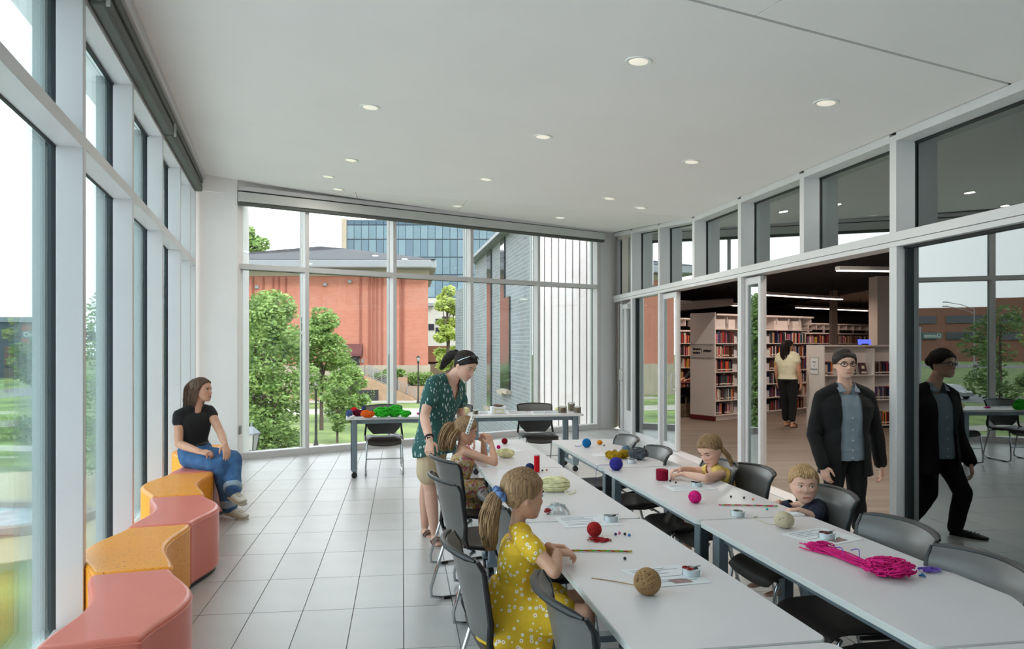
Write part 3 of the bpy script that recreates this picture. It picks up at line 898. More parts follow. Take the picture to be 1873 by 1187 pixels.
a = at(640, 688, dB - .1); b = at(657, 651, dB - .1)
m_ = MB(); m_.box(((a.x + b.x) / 2, dB - .06, (a.z + b.z) / 2), (b.x - a.x, .12, b.z - a.z)); dr = m_.build('door_leaf', mat('dark_door', X(52, 50, 52), .4, 0, .1), BB)
m_ = MB(); m_.box(((a.x + b.x) / 2, dB - .14, .1), (.25, .03, .1)); m_.build('notice', M_EAVE, dr)
for px, py, w_, h_ in ((661, 660, .45, .4), (634, 663, .4, .55)):
    p = at(px, py, dB - .05); m_ = MB(); m_.box(p, (w_, .1, h_)); m_.build('wall_sign', M_EAVE, BB)

# stair with landing wall, railings and metal sculpture
M_SANDST = mat('sandstone_wall', X(206, 170, 138), .9, 0, .14, 1.4, bump=.3, bscale=5)
ST = thing('stone_stair', 'sandstone stair and landing wall below the brick building door', 'stairs')
dS = 70.9
LX0, LX1, LX2 = (620 - CX) / F * dS, (667 - CX) / F * dS, (757 - CX) / F * dS
zl = EYE - (687 - CY) / F * dS
m_ = MB(); m_.prism([(LX0, dS), (LX1, dS), (LX1, 73.7), (LX0, 73.7)], GZ, zl); m_.build('landing', M_SANDST, ST, smooth=False)
ns = 15
for k in range(ns):
    x0, x1 = LX1 + (LX2 - LX1) * k / ns, LX1 + (LX2 - LX1) * (k + 1) / ns
    m_ = MB(); m_.prism([(x0, dS + .3), (x1, dS + .3), (x1, 73.2), (x0, 73.2)], GZ, zl - (zl - GZ) * (k + .6) / ns); m_.build('step', M_BEIGE, ST, smooth=False)
m_ = MB(); v = [(LX1, dS, GZ), (LX2, dS, GZ), (LX2, dS, GZ + .25), (LX1, dS, zl)]
m_.add(v + [(x, y + .3, z) for x, y, z in v], [(0, 1, 2, 3), (7, 6, 5, 4), (3, 2, 6, 7), (0, 3, 7, 4), (1, 5, 6, 2), (0, 4, 5, 1)]); m_.build('stringer_wall', M_SANDST, ST, smooth=False)
m_ = MB(); m_.prism([(LX0 - 7, dS + .2), (LX0, dS + .2), (LX0, dS + .8), (LX0 - 7, dS + .8)], GZ, -2.9); m_.build('low_wall', M_SANDST, ST, smooth=False)
M_RAIL = mat('galvanised_rail', X(190, 194, 198), .4, .3, .05)
for nm, A, Bp in (('landing_rail', Vector((LX0, dS + .1, zl)), Vector((LX1, dS + .1, zl))), ('stair_rail', Vector((LX1, dS + .1, zl)), Vector((LX2 + .2, dS + .1, GZ + .25))), ('stair_rail', Vector((LX1, 73.3, zl)), Vector((LX2 + .2, 73.3, GZ + .25)))):
    m_ = MB()
    for k in range(6):
        z = .12 + .17 * k
        m_.cyl(A + Vector((0, 0, z)), Bp + Vector((0, 0, z)), .022, n=5)
    nn = 3 if nm == 'landing_rail' else 6
    for k in range(nn + 1):
        q = A.lerp(Bp, k / nn); m_.cyl(q, q + Vector((0, 0, 1.0)), .035, n=6)
    m_.build(nm, M_RAIL, ST)
M_IRON = mat('dark_iron', X(62, 60, 62), .6, .3, .2, 3)
SC = thing('tree_sculpture', 'dark metal tree relief with a pierced plate on the stair wall', 'sculpture')
c = at(652, 712, dS - .08)
m_ = MB(); rr = random.Random(3)
m_.tube([c, c + Vector((0, 0, 1.25))], [.09, .03], 6)
for k in range(9):
    s = -1 if k % 2 else 1; h0 = .2 + .1 * k
    q0 = c + Vector((0, 0, h0)); q1 = q0 + Vector((s * (.35 + .04 * (9 - k)), 0, .18)); q2 = q1 + Vector((s * .3, 0, .28 - .02 * k))
    m_.tube([q0, q1, q2], [.05, .04, .02], 5); m_.tube([q1, q1 + Vector((s * .1, 0, .3))], [.03, .015], 5)
m_.build('branches', M_IRON, SC)
a, b = at(627, 734, dS - .08), at(692, 713, dS - .08)
pl = MB(); pl.box(((a.x + b.x) / 2, dS - .06, (a.z + b.z) / 2), (b.x - a.x, .08, b.z - a.z)); plo = pl.build('pierced_plate', M_IRON, SC)
place('vine', leaves_mesh([(((a.x * (1 - t) + b.x * t)), dS - .2, (a.z + b.z) / 2) and ((a.x * (1 - t) + b.x * t, dS - .2, (a.z + b.z) / 2 + .15 * math.sin(9 * t)), (.25, .08, .5)) for t in (.1, .28, .42, .58, .7, .86)], 260, .09, 77), LEAF_MID, plo)
# planter terrace right of the stair
PL = thing('planter_terrace', 'stepped sandstone planter right of the stair', 'planter')
for (pa, pb, ya, d0) in ((728, 745, 690, 72.2), (745, 790, 707, 72.0)):
    x0, x1 = (pa - CX) / F * d0, (pb - CX) / F * d0; zt = EYE - (ya - CY) / F * d0
    m_ = MB(); m_.prism([(x0, d0), (x1, d0), (x1, 73.7), (x0, 73.7)], GZ, zt); m_.build('planter_wall', M_SANDST, PL, smooth=False)
for k, (px, w_, h_, zb) in enumerate([(757, .55, 1.5, 707), (771, .6, 1.6, 707), (782, .5, 1.5, 707), (733, .5, .9, 690), (712, .5, .9, 688), (695, .6, .5, 690)]):
    d0 = 72.8
    shrub(((px - CX) / F * d0, d0, EYE - (zb - CY) / F * d0), w_ * 1.2, h_, ['tall grass clump in the planter, next to the stair', 'tall grass clump in the middle of the planter', 'tall grass clump at the building corner', 'low bush on the upper planter step',
          'low bush left of the window mullion by the brick wall', 'small green plant under the stair rail'][k], 80 + k, n=500, size=.14, group='planting by the stair', name='grass_clump' if k < 3 else 'shrub')

# ---------------------------------------------------------------- glass tower and buildings beside it
M_BLUEG = [mat('blue_facade_glass_%d' % k, X(*c), .12, 0, .08, .15, spec=.7) for k, c in enumerate([(84, 124, 146), (98, 136, 154), (76, 114, 138), (112, 148, 164)])]
TW_ = thing('glass_tower', 'blue glass office tower behind the brick building', 'building')
dT = 132.0
x0, x1 = (634 - CX) / F * dT, (985 - CX) / F * dT
zt = EYE + (CY - 404) / F * dT
m_ = MB(); m_.prism([(x0 - .9, dT + .3), (x1, dT + .3), (x1, dT + 30), (x0 - .9, dT + 30)], GZ, zt + .25); m_.build('core', mat('tower_frame', X(70, 98, 118), .5, 0, .1), TW_, smooth=False)
m_ = MB(); m_.prism([(x0 - .9, dT - .3), (x0, dT - .3), (x0, dT + 1), (x0 - .9, dT + 1)], GZ, zt + .4); m_.build('edge_pier', M_BEIGE, TW_, smooth=False)
nc = 26
rows = [(404, 411), (412, 437), (438, 470), (471, 502), (503, 544)]
for rI, (ya, yb) in enumerate(rows):
    zb_, za_ = EYE + (CY - yb) / F * dT, EYE + (CY - ya) / F * dT
    for k in range(nc):
        xa, xb = x0 + (x1 - x0) * k / nc, x0 + (x1 - x0) * (k + 1) / nc
        m_ = MB(); m_.box(((xa + xb) / 2, dT + .2, (za_ + zb_) / 2), (xb - xa - .09, .25, za_ - zb_ - .08))
        m_.build('pane', mat('tower_parapet', X(70, 104, 130), .4) if rI == 0 else M_BLUEG[(k * 5 + rI * 3 + k * rI) % 4], TW_, smooth=False)
WB = thing('white_building', 'white rendered building with small dark windows below the glass tower', 'building')
dW = 118.0
M_WHITE_X = mat('white_render', X(232, 226, 216), .85, 0, .04, .5)
m_ = MB(); m_.prism([((770 - CX) / F * dW, dW), ((850 - CX) / F * dW, dW), ((850 - CX) / F * dW, 131), ((770 - CX) / F * dW, 131)], GZ, EYE + (CY - 545) / F * dW); m_.build('wall', M_WHITE_X, WB, smooth=False)
for px, py, w_, h_ in ((789, 598, .6, 1.0), (802, 588, .6, .9), (802, 604, .6, .9), (815, 585, .7, 1.1), (828, 588, .7, 1.0), (815, 605, .7, 1.0)):
    p = at(px, py, dW - .05); m_ = MB(); m_.box(p, (w_ * 1.5, .2, h_)); m_.build('window', mat('dark_pane', X(48, 56, 66), .2), WB)
m_ = MB(); m_.box(at(786, 557, dW - .6), (1.3, 1.0, .5)); m_.build('canopy', M_EAVE, WB)
GA = thing('parking_garage', 'low brown concrete garage at the corner of the brick building', 'building')
dG = 99.0
M_BROWN = mat('brown_concrete', X(142, 122, 100), .9, 0, .1, .6)
for ya, yb, m in ((633, 662, mat('rust_panel', X(150, 100, 76), .9, 0, .1, .6)), (666, 690, M_BROWN), (694, 720, M_BROWN)):
    za_, zb_ = EYE + (CY - ya) / F * dG, EYE + (CY - yb) / F * dG
    m_ = MB(); m_.prism([((770 - CX) / F * dG, dG), ((868 - CX) / F * dG, dG), ((868 - CX) / F * dG, dG + 10), ((770 - CX) / F * dG, dG + 10)], zb_, za_); m_.build('spandrel', m, GA, smooth=False)
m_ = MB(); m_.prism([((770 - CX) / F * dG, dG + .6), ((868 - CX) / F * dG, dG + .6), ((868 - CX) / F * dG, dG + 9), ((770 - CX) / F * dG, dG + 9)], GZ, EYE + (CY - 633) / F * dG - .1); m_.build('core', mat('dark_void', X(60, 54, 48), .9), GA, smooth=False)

# ---------------------------------------------------------------- slate wing and white panels next to the room
S0, S1 = Vector((1.015, 16.4, 0)), Vector((-0.507, 26.9, 0))
SE = (S1 - S0).normalized(); SN = Vector((-SE.y, SE.x, 0))
if SN.x > 0: SN = -SN
M_SLATE = brick_mat('slate_brick', X(160, 166, 170), X(142, 150, 155), X(186, 190, 192), .40, .10, .011, .4)
SB = thing('slate_wing', 'grey slate brick wing with narrow slot windows outside the rear glazing', 'building')
m_ = MB(); m_.prism([(p.x, p.y) for p in (S0, S1, S1 - SN * .4, S0 - SN * .4)], GZ, 4.6); m_.build('slate_wall', M_SLATE, SB, smooth=False)
S2 = P(833, 600, 29.5)
m_ = MB(); m_.prism([(p.x, p.y) for p in (S1, Vector((S2.x, S2.y, 0)), Vector((S2.x + .3, 40, 0)), Vector((S1.x + .3, 40, 0)))], GZ, 3.8); m_.build('rear_block', M_SLATE, SB, smooth=False)
m_ = MB(); m_.beam(up(S0 + SN * .03, 4.64), up(S1 + SN * .03, 4.64), .5, .1); m_.build('coping', M_EAVE, SB)
def along(px):                       # distance along the slate wall at photo column px
    r = (px - CX) / F
    t = (S0.x - r * S0.y) / (r * SE.y - SE.x)
    return t, S0 + SE * t
M_DKWIN = mat('slot_window_glass', X(54, 62, 70), .08, 0, .1, 1, spec=.8)
for pa, pb, ya, yb in ((893, 900, 462, 742), (918, 925, 432, 712), (925, 934, 545, 710)):
    ta, qa = along(pa); tb, qb = along(pb)
    z1 = EYE + (CY - ya) / F * qa.y; z0 = EYE + (CY - yb) / F * qa.y
    w_ = SB
    m_ = MB(); m_.beam(up((qa + qb) / 2 - SE * (abs(ta - tb) / 2) + SN * .0, (z0 + z1) / 2), up((qa + qb) / 2 + SE * (abs(ta - tb) / 2), (z0 + z1) / 2), .10, z1 - z0)
    wo = m_.build('slot_window', M_DKWIN, SB)
    m_ = MB(); m_.beam(up((qa + qb) / 2 - SE * (abs(ta - tb) / 2 + .1) + SN * .05, z0 - .06), up((qa + qb) / 2 + SE * (abs(ta - tb) / 2 + .1) + SN * .05, z0 - .06), .18, .1)
    m_.build('stone_sill', M_BEIGE, wo)
Q0, Q1 = Vector((2.47, 15.15, 0)), S0
QE = (Q1 - Q0).normalized(); QN = Vector((QE.y, -QE.x, 0))
if QN.y > 0: QN = -QN
WP = thing('panel_facade', 'white vertical facade panels outside the right end of the rear window', 'facade')
m_ = MB(); m_.prism([(p.x, p.y) for p in (Q0, Q1, Q1 - QN * .25, Q0 - QN * .25)], GZ, 4.7); m_.build('backing', M_GASKET, WP, smooth=False)
M_PANEL = mat('white_facade_panel', X(238, 226, 226, .66), .45, 0, .03, 1.2, stretch=(6, 6, .3))
pxs = [975 + .5] + [984.2 + 12.9 * k for k in range(0, 10)]
def qline(px):
    r = (px - CX) / F
    t = (r * Q0.y - Q0.x) / (QE.x - r * QE.y)
    return Q0 + QE * t
for k in range(len(pxs) - 1):
    a, b = qline(pxs[k]), qline(pxs[k + 1])
    g = (b - a).normalized() * .015
    m_ = MB(); m_.prism([(p.x, p.y) for p in (a + g, b - g, b - g + QN * .03, a + g + QN * .03)], GZ, 4.7); m_.build('panel', M_PANEL, WP, smooth=False)
m_ = MB(); m_.prism([(2.47, 15.15), (2.75, 14.3), (2.95, 14.36), (2.67, 15.25)], GZ, 4.7); m_.build('return_panel', M_PANEL, WP, smooth=False)

# ---------------------------------------------------------------- lamp posts
M_LANT = mat('lantern_glass', X(226, 226, 220), .3, 0, .03)
def lamp_post(base, h, label, s=1.0):
    t = thing('lamp_post', label, 'lamp post', base, group='black lantern lamp posts')
    m_ = MB(); m_.lathe([(.16 * s, 0), (.16 * s, .12), (.11 * s, .3), (.075 * s, .5), (.055 * s, h - .75), (.07 * s, h - .72)], n=12); m_.build('pole', M_IRON, t)
    m_ = MB(); m_.lathe([(.06, h - .75), (.12, h - .68), (.11, h - .60), (.075, h - .52)], n=6); m_.build('collar', M_IRON, t)
    m_ = MB(); m_.lathe([(.10, h - .52), (.165, h - .2)], n=6); lg = m_.build('lantern', M_LANT, t, smooth=False)
    m_ = MB()
    for k in range(6):
        a = 2 * math.pi * k / 6
        m_.tube([(.103 * math.cos(a), .103 * math.sin(a), h - .53), (.17 * math.cos(a), .17 * math.sin(a), h - .19)], .011, 5)
    m_.build('bar', M_IRON, lg)
    m_ = MB(); m_.lathe([(.185, h - .2), (.19, h - .165), (.15, h - .13), (.06, h - .05), (.02, h - .03), (.02, h + .02), (.0001, h + .07)], n=6); m_.build('cap', M_EAVE if s > 1 else M_IRON, t, smooth=False)
    return t
lamp_post(gp(460, 15.2), 3.92, 'big black lantern close outside the glass beside the corner column', 1.1)
lamp_post(gp(578, 38.9), 3.85, 'black lamp post standing on the lawn behind the first rear mullion')
lamp_post(gp(765, 68), 4.5, 'far black lamp post in front of the brick building corner')

# ---------------------------------------------------------------- street name sign, shed, office and cars
def text_mesh(body, size, name, material, parent, loc, rot, ext=.002, align='CENTER', sx=1.0):
    cu = bpy.data.curves.new(name, 'FONT'); cu.body = body; cu.size = size; cu.extrude = ext; cu.align_x = align; cu.align_y = 'CENTER'
    o = bpy.data.objects.new(name, cu); COL.objects.link(o)
    dg = bpy.context.evaluated_depsgraph_get()
    me = bpy.data.meshes.new_from_object(o.evaluated_get(dg))
    bpy.data.objects.remove(o)
    ob = place(name, me, material, parent)
    me.materials.clear(); me.materials.append(material)
    ob.location = loc; ob.rotation_euler = rot; ob.scale = (sx, 1, 1)
    return ob
SG = thing('street_sign', 'street name sign reading Chestnut on a tall pole, through the nearest left pane', 'sign', gp(65, 25))
hz = EYE + (CY - 612) / F * 25 - GZ
m_ = MB(); m_.cyl((.55, .06, 0), (.55, .06, hz + .35), .06, n=10); m_.build('pole', M_EAVE, SG)
m_ = MB(); m_.box((0, 0, hz), (.98, .03, .24)); m_.build('sign_plate', mat('green_sign', X(74, 116, 102), .5), SG, bevel=.01)
text_mesh('Chestnut', .215, 'lettering', mat('sign_white', X(240, 242, 240, .6), .5), SG, (0, -.02, hz), (math.pi / 2, 0, 0))
SH = thing('dark_shed', 'low dark grey building with a brick pier on the left horizon', 'building', gp(15, 118))
m_ = MB(); m_.box((-3, 3, 4.6), (10, 6, 9.2)); m_.build('wall', mat('charcoal_cladding', X(86, 92, 98), .8, 0, .1, .8, stretch=(.1, .1, 3)), SH)
m_ = MB(); m_.box((3.4, 3.2, 4.4), (3.4, 6, 8.8)); m_.build('brick_pier', M_BRICK_DK, SH)
m_ = MB(); m_.box((-1.5, 3, 9.5), (14.5, 7, .8)); m_.build('roof_slab', M_EAVE, SH)
OF = thing('brick_office', 'three storey brown brick office with bands of windows, mirrored in the glass', 'building', (-187, 192, GZ), math.radians(46))
M_OFB = mat('brown_office_brick', X(170, 118, 98), .9, 0, .06, .2)
m_ = MB(); m_.box((0, 8, 8.5), (24, 16, 17)); m_.box((-20, 6, 9.8), (17, 14, 19.6)); m_.build('wall', M_OFB, OF, smooth=False)
for bx_, w_ in ((-4, 10), (7, 7)):
    for z in (13.2, 8.0):
        m_ = MB(); m_.box((bx_, -.1, z), (w_, .5, 2.4)); m_.build('window', M_DKWIN, OF)
for bx_, w_ in ((-24, 5), (-16, 5)):
    for z in (13.2, 8.0):
        m_ = MB(); m_.box((bx_, -1.1, z), (w_, .5, 2.6)); m_.build('window', M_DKWIN, OF)
def make_car(col, label, loc, rz):
    t = thing('parked_car', label, 'car', loc, rz, group='cars parked beyond the lawn')
    prof = [(-2.2, .35), (-2.25, .75), (-1.5, .92), (-.75, 1.42), (.75, 1.45), (1.5, 1.0), (2.2, .9), (2.25, .35)]
    m_ = MB()
    vs = [(x, y * .86, z) for y in (-1, 1) for x, z in prof]; n = len(prof)
    m_.add(vs, [tuple(range(n)), tuple(range(2 * n - 1, n - 1, -1))] + [(i, i + n, (i + 1) % n + n, (i + 1) % n) for i in range(n)])
    m_.build('body', mat('car_%s' % col[0], X(*col[1]), .25, .2, .02), t, smooth=False, bevel=.06)
    m_ = MB(); vs = [(x, y * .875, z) for y in (-1, 1) for x, z in ((-1.3, .98), (-.7, 1.36), (.7, 1.38), (1.3, 1.02))]
    m_.add(vs, [(0, 1, 2, 3), (7, 6, 5, 4), (0, 4, 5, 1), (1, 5, 6, 2), (2, 6, 7, 3), (3, 7, 4, 0)]); m_.build('window_band', M_DKWIN, t, smooth=False)
    for sx in (-1.35, 1.35):
        for sy in (-.8, .8):
            m_ = MB(); m_.cyl((sx, sy - .1, .33), (sx, sy + .1, .33), .33, n=14); m_.build('wheel', M_GASKET, t)
    return t
cols = [('white', (232, 232, 230)), ('silver', (190, 192, 196)), ('red', (150, 44, 48)), ('blue', (90, 116, 150)), ('white', (232, 232, 230)), ('white', (232, 232, 230)), ('silver', (190, 192, 196))]
labs = ['white car in the mirrored parking lot, farthest row', 'silver car in the mirrored parking lot beside the white one', 'dark red car at the left end of the mirrored lot', 'blue car in the mirrored lot next to the red one', 'white van at the middle of the mirrored lot', 'white car at the right of the mirrored lot', 'silver car driving along the street below']
for k, (cc, lb) in enumerate(zip(cols, labs)):
    p = [(-146, 152), (-128, 150), (-137, 160), (-152, 146), (-134, 143), (-141, 138), (-54, 62)][k]
    make_car(cc, lb, (p[0], p[1], GZ + .03), math.radians(46 if k < 6 else 82))
FL = thing('street_light', 'tall pale street light with a double arm, mirrored in the glass', 'street light', (-83, 86, GZ))
m_ = MB(); m_.tube([(0, 0, 0), (0, 0, 10.5)], [.12, .07], 8); m_.build('pole', M_RAIL, FL)
for s in (-.3, .3):
    m_ = MB(); m_.tube([(0, 0, 10.2 + s), (1.2, 1.0, 10.9 + s), (2.6, 2.1, 11.3 + s)], .05, 6); m_.box((2.7, 2.2, 11.3 + s), (.7, .4, .14)); m_.build('arm', M_RAIL, FL)
# ================================================================== the library beyond the glazing
M_LFLOOR = mat('wood_look_planks', rgb(112, 100, 88), .45, 0, .16, 1.1, stretch=(.35, 6, 1), col2=rgb(134, 122, 108))
M_BLACKC = mat('black_ceiling', rgb(16, 14, 14), .95, 0, .3, 2)
M_TAUPE = mat('taupe_ceiling', rgb(176, 160, 148), .9, 0, .03, 1)
M_LWALL = mat('library_wall', rgb(196, 186, 176), .9, 0, .03, 1)
M_LWHITE = mat('shelf_white', rgb(214, 206, 200), .5, 0, .02, 3)
M_KICK = mat('maroon_kick', rgb(96, 26, 30), .5, 0, .1, 4)
LP = [RW(-2) + RO * .12, RW(13.6) + RO * .12, Vector((2.75, 14.4, 0)), Vector((2.62, 15.3, 0)), Vector((1.35, 16.5, 0)), Vector((-.1, 27, 0)), Vector((.6, 36, 0)), Vector((24, 36, 0)), Vector((24, -2, 0))]
m_ = MB(); m_.prism([(p.x, p.y) for p in LP], -.3, -.004)
struct(m_.build('floor', M_LFLOOR, smooth=False), 'brown wood look plank floor of the library', 'floor')
LNEAR = 2.6
ledge0 = lambda d, t: RW(d) + RO * t
m_ = MB(); m_.prism([(p.x, p.y) for p in (ledge0(-2, .1), ledge0(14.0, .1), ledge0(14.6, LNEAR), ledge0(-2, LNEAR))], 3.62, 3.7)
struct(m_.build('ceiling', M_LWALL, smooth=False), 'pale lowered ceiling just inside the library', 'ceiling')
m_ = MB(); m_.prism([(p.x, p.y) for p in (ledge0(-2, LNEAR), ledge0(14.6, LNEAR), ledge0(14.6, LNEAR + .12), ledge0(-2, LNEAR + .12))], 3.05, 3.66)
struct(m_.build('wall_bulkhead', M_BLACKC, smooth=False), 'black bulkhead where the library ceiling drops', 'bulkhead')
m_ = MB(); m_.prism([(p.x, p.y) for p in (ledge0(-2, LNEAR + .1), ledge0(14.6, LNEAR + .1), Vector((2.7, 14.4, 0)), Vector((2.5, 15.4, 0)), Vector((1.2, 16.5, 0)), Vector((-.2, 27, 0)), Vector((.4, 31.2, 0)), Vector((11.3, 31.2, 0)), Vector((9.9, 18.4, 0)), Vector((9.2, -2, 0)))], 3.03, 3.15)
struct(m_.build('ceiling', M_BLACKC, smooth=False), 'black open ceiling over the library book stacks', 'ceiling')
m_ = MB(); m_.prism([(.4, 31.2), (11.3, 31.2), (9.9, 18.4), (9.2, -2), (24, -2), (24, 36), (.6, 36)], 3.0, 3.12)
struct(m_.build('ceiling', M_TAUPE, smooth=False), 'taupe plaster ceiling deep in the library', 'ceiling')
m_ = MB(); m_.prism([(p.x, p.y) for p in LP], 4.42, 4.6)  # unseen roof, added to keep the sun out of the library
struct(m_.build('roof_slab', M_BLACKC, smooth=False), 'unseen roof slab added above the library to block the sun', 'roof')
for k in range(len(LP)):
    if k == 0: continue
    a, b = LP[k], LP[(k + 1) % len(LP)]
    if k == len(LP) - 1: b = LP[0] + Vector((.2, 0, 0))
    m_ = MB(); m_.beam(up(a, 2.1), up(b, 2.1), .12, 4.7)
    struct(m_.build('wall_library', M_LWALL, smooth=False), 'library perimeter wall, side %s' % ('one two three four five six seven eight nine'.split()[k]), 'wall')
# wall strip over the clerestory between the two ceilings
m_ = MB(); m_.prism([(p.x, p.y) for p in (ledge0(-2, .2), ledge0(14.0, .2), ledge0(14.0, .3), ledge0(-2, .3))], 3.36, 4.45)
struct(m_.build('wall_right', M_LWALL, smooth=False), 'wall strip above the clerestory panes', 'wall')
# a dark duct under the black ceiling
m_ = MB(); m_.beam(P(1195, 565, 13.6), P(1322, 553, 15.6), .5, .16)
tag(m_.build('air_duct', mat('dark_duct', rgb(58, 46, 42), .8), bevel=.02), 'dark duct hanging under the black ceiling of the library', 'duct')

M_LAMP = mat('lamp_diffuser', rgb(255, 232, 210), .4, 0, .01, emit=(1.0, .80, .66), estr=5.0)
def linear_light(a, b, label, watts, w=.12):
    a, b = Vector(a), Vector(b)
    t = thing('linear_light', label, 'light', (a + b) / 2, group='linear lights of the library')
    L = (b - a).length; ang = math.atan2((b - a).y, (b - a).x)
    t.rotation_euler = (0, 0, ang)
    m_ = MB(); m_.box((0, 0, .04), (L, w, .06)); m_.build('housing', M_LWHITE, t)
    m_ = MB(); m_.box((0, 0, .004), (L - .02, w - .02, .012)); m_.build('diffuser', M_LAMP, t)
    for s in (-.4, .4):
        m_ = MB(); m_.cyl((s * L, 0, .07), (s * L, 0, .07 + max(.06, 3.03 - (a.z + .07))), .006, n=5); m_.build('hanger', M_GASKET, t)
    ld = bpy.data.lights.new('lamp', 'AREA'); ld.shape = 'RECTANGLE'; ld.size = L; ld.size_y = w; ld.energy = watts; ld.color = (1, .76, .66)
    lo = bpy.data.objects.new('lamp', ld); COL.objects.link(lo); lo.parent = t; lo.location = (0, 0, -.01)
    return t
RE1 = Vector((.835, .55, 0)).normalized(); RN1 = Vector((-RE1.y, RE1.x, 0))
A1 = Vector((4.76, 15.2, 0))
LW = LIB_W
linear_light(up(A1 - RN1 * .75 + RE1 * .0, 2.62), up(A1 - RN1 * .75 + RE1 * 3.4, 2.62), 'linear light along the front of the near book stack', LW)
linear_light(up(A1 + RN1 * 1.45 - RE1 * .7, 2.55), up(A1 + RN1 * 1.45 + RE1 * 2.6, 2.55), 'linear light over the aisle behind the near book stack', LW)
linear_light((8.6, 20.2, 2.62), (11.6, 22.2, 2.62), 'linear light in front of the farthest book stack', LW * 1.3)
linear_light((5.4, 11.2, 2.75), (8.3, 11.6, 2.75), 'linear light over the open library floor', LW * .8)
linear_light((6.5, 6.0, 2.75), (6.9, 9.0, 2.75), 'linear light parallel to the sliding glass in the library', LW * .6)
for k, (x, d) in enumerate([(4.75, 6.9), (5.55, 10.2), (4.35, 8.97), (4.4, 12.9), (5.3, 4.4), (4.6, 3.0)]):
    downlight(Vector((x, d, 3.615)), ['bright library downlight high behind the nearest clerestory pane', 'bright library downlight low behind the nearest clerestory pane', 'bright library downlight behind the second clerestory pane',
              'bright library downlight behind the far clerestory panes', 'bright library downlight beyond the right frame edge', 'bright library downlight beside the camera'][k], 'lit library downlights', on=True, watts=30, tilt=0)

# ---------------------------------------------------------------- book stacks
BOOKC = [('black', (26, 24, 26)), ('dark red', (112, 28, 32)), ('navy', (34, 44, 78)), ('cream', (204, 190, 168)), ('white', (216, 210, 204)), ('brown', (92, 62, 44)), ('orange', (202, 110, 50)),
         ('red', (176, 44, 40)), ('grey', (120, 116, 116)), ('teal', (48, 92, 100)), ('purple', (78, 52, 96)), ('yellow', (206, 172, 72)), ('green', (58, 84, 58)), ('pink', (196, 120, 140))]
BOOKM = [mat('book_%s' % n.replace(' ', '_'), rgb(*c), .5, 0, .06, 30) for n, c in BOOKC]
M_PAGES = mat('book_pages', rgb(222, 212, 192), .8, 0, .04, 40)
WTS = [8, 4, 3, 3, 3, 4, 2, 3, 3, 2, 2, 1, 1, 1]
book_me = {}
def book_mesh(ci, hk):
    """unit book: spine at y=0, thickness along x; covers coloured, page block pale"""
    key = (ci, hk)
    if key not in book_me:
        h = (.195, .215, .235, .25)[hk]; dp = .15 + .012 * hk
        m_ = MB(); m_.box((.5, dp / 2, h / 2), (1.0, dp, h)); m_.cm = 1
        m_.box((.5, dp / 2 + .003, h / 2), (.8, dp - .002, h * .985))
        m_.cm = 2; m_.box((.5, -.0004, h * .18), (.9, .0012, .022))
        me = m_.mesh('book', False); me.materials.append(BOOKM[ci]); me.materials.append(M_PAGES); me.materials.append(M_PAGES if ci != 3 else BOOKM[0])
        book_me[key] = me
    return book_me[key]
NBOOK = [0]; BCNT = {}
def ordinal(n):
    return '%d%s' % (n, 'th' if 10 < n < 20 else {1: 'st', 2: 'nd', 3: 'rd'}.get(n % 10, 'th'))
NLIM = [225]
ORD = ['lowest', 'second lowest', 'third lowest', 'fourth lowest', 'fifth lowest', 'top']
def fill_shelf(A, e, n, L, z, indiv, where_, group, rest_mb, r, gaps=()):
    x = .02
    ang = math.atan2(e.y, e.x)
    while x < L - .03:
        skip = [g for g in gaps if g[0] <= x < g[1]]
        if skip: x = skip[0][1]; continue
        th = r.choice((.018, .024, .028, .034, .04)); ci = r.choices(range(14), WTS)[0]; hk = r.choice((0, 1, 1, 2, 2, 3))
        if x + th > L - .02: break
        p = A + e * x + n * .045
        if indiv and NBOOK[0] < NLIM[0]:
            o = place('book', book_mesh(ci, hk), None)
            o.location = (p.x, p.y, z + .001); o.rotation_euler = (0, 0, ang); o.scale = (th - .001, 1, 1)
            q_ = (BOOKC[ci][0], where_); BCNT[q_] = BCNT.get(q_, 0) + 1
            tag(o, '%s %s book from left on %s' % (ordinal(BCNT[q_]), BOOKC[ci][0], where_), 'book', group); NBOOK[0] += 1
        else:
            h = (.195, .215, .235, .25)[hk]
            rest_mb.cm = ci
            c = p + e * (th / 2) + n * .08
            rest_mb.box((c.x, c.y, z + h / 2), (th - .0015, .16, h), ang)
        x += th
        if r.random() < .05: x += r.uniform(.03, .14)
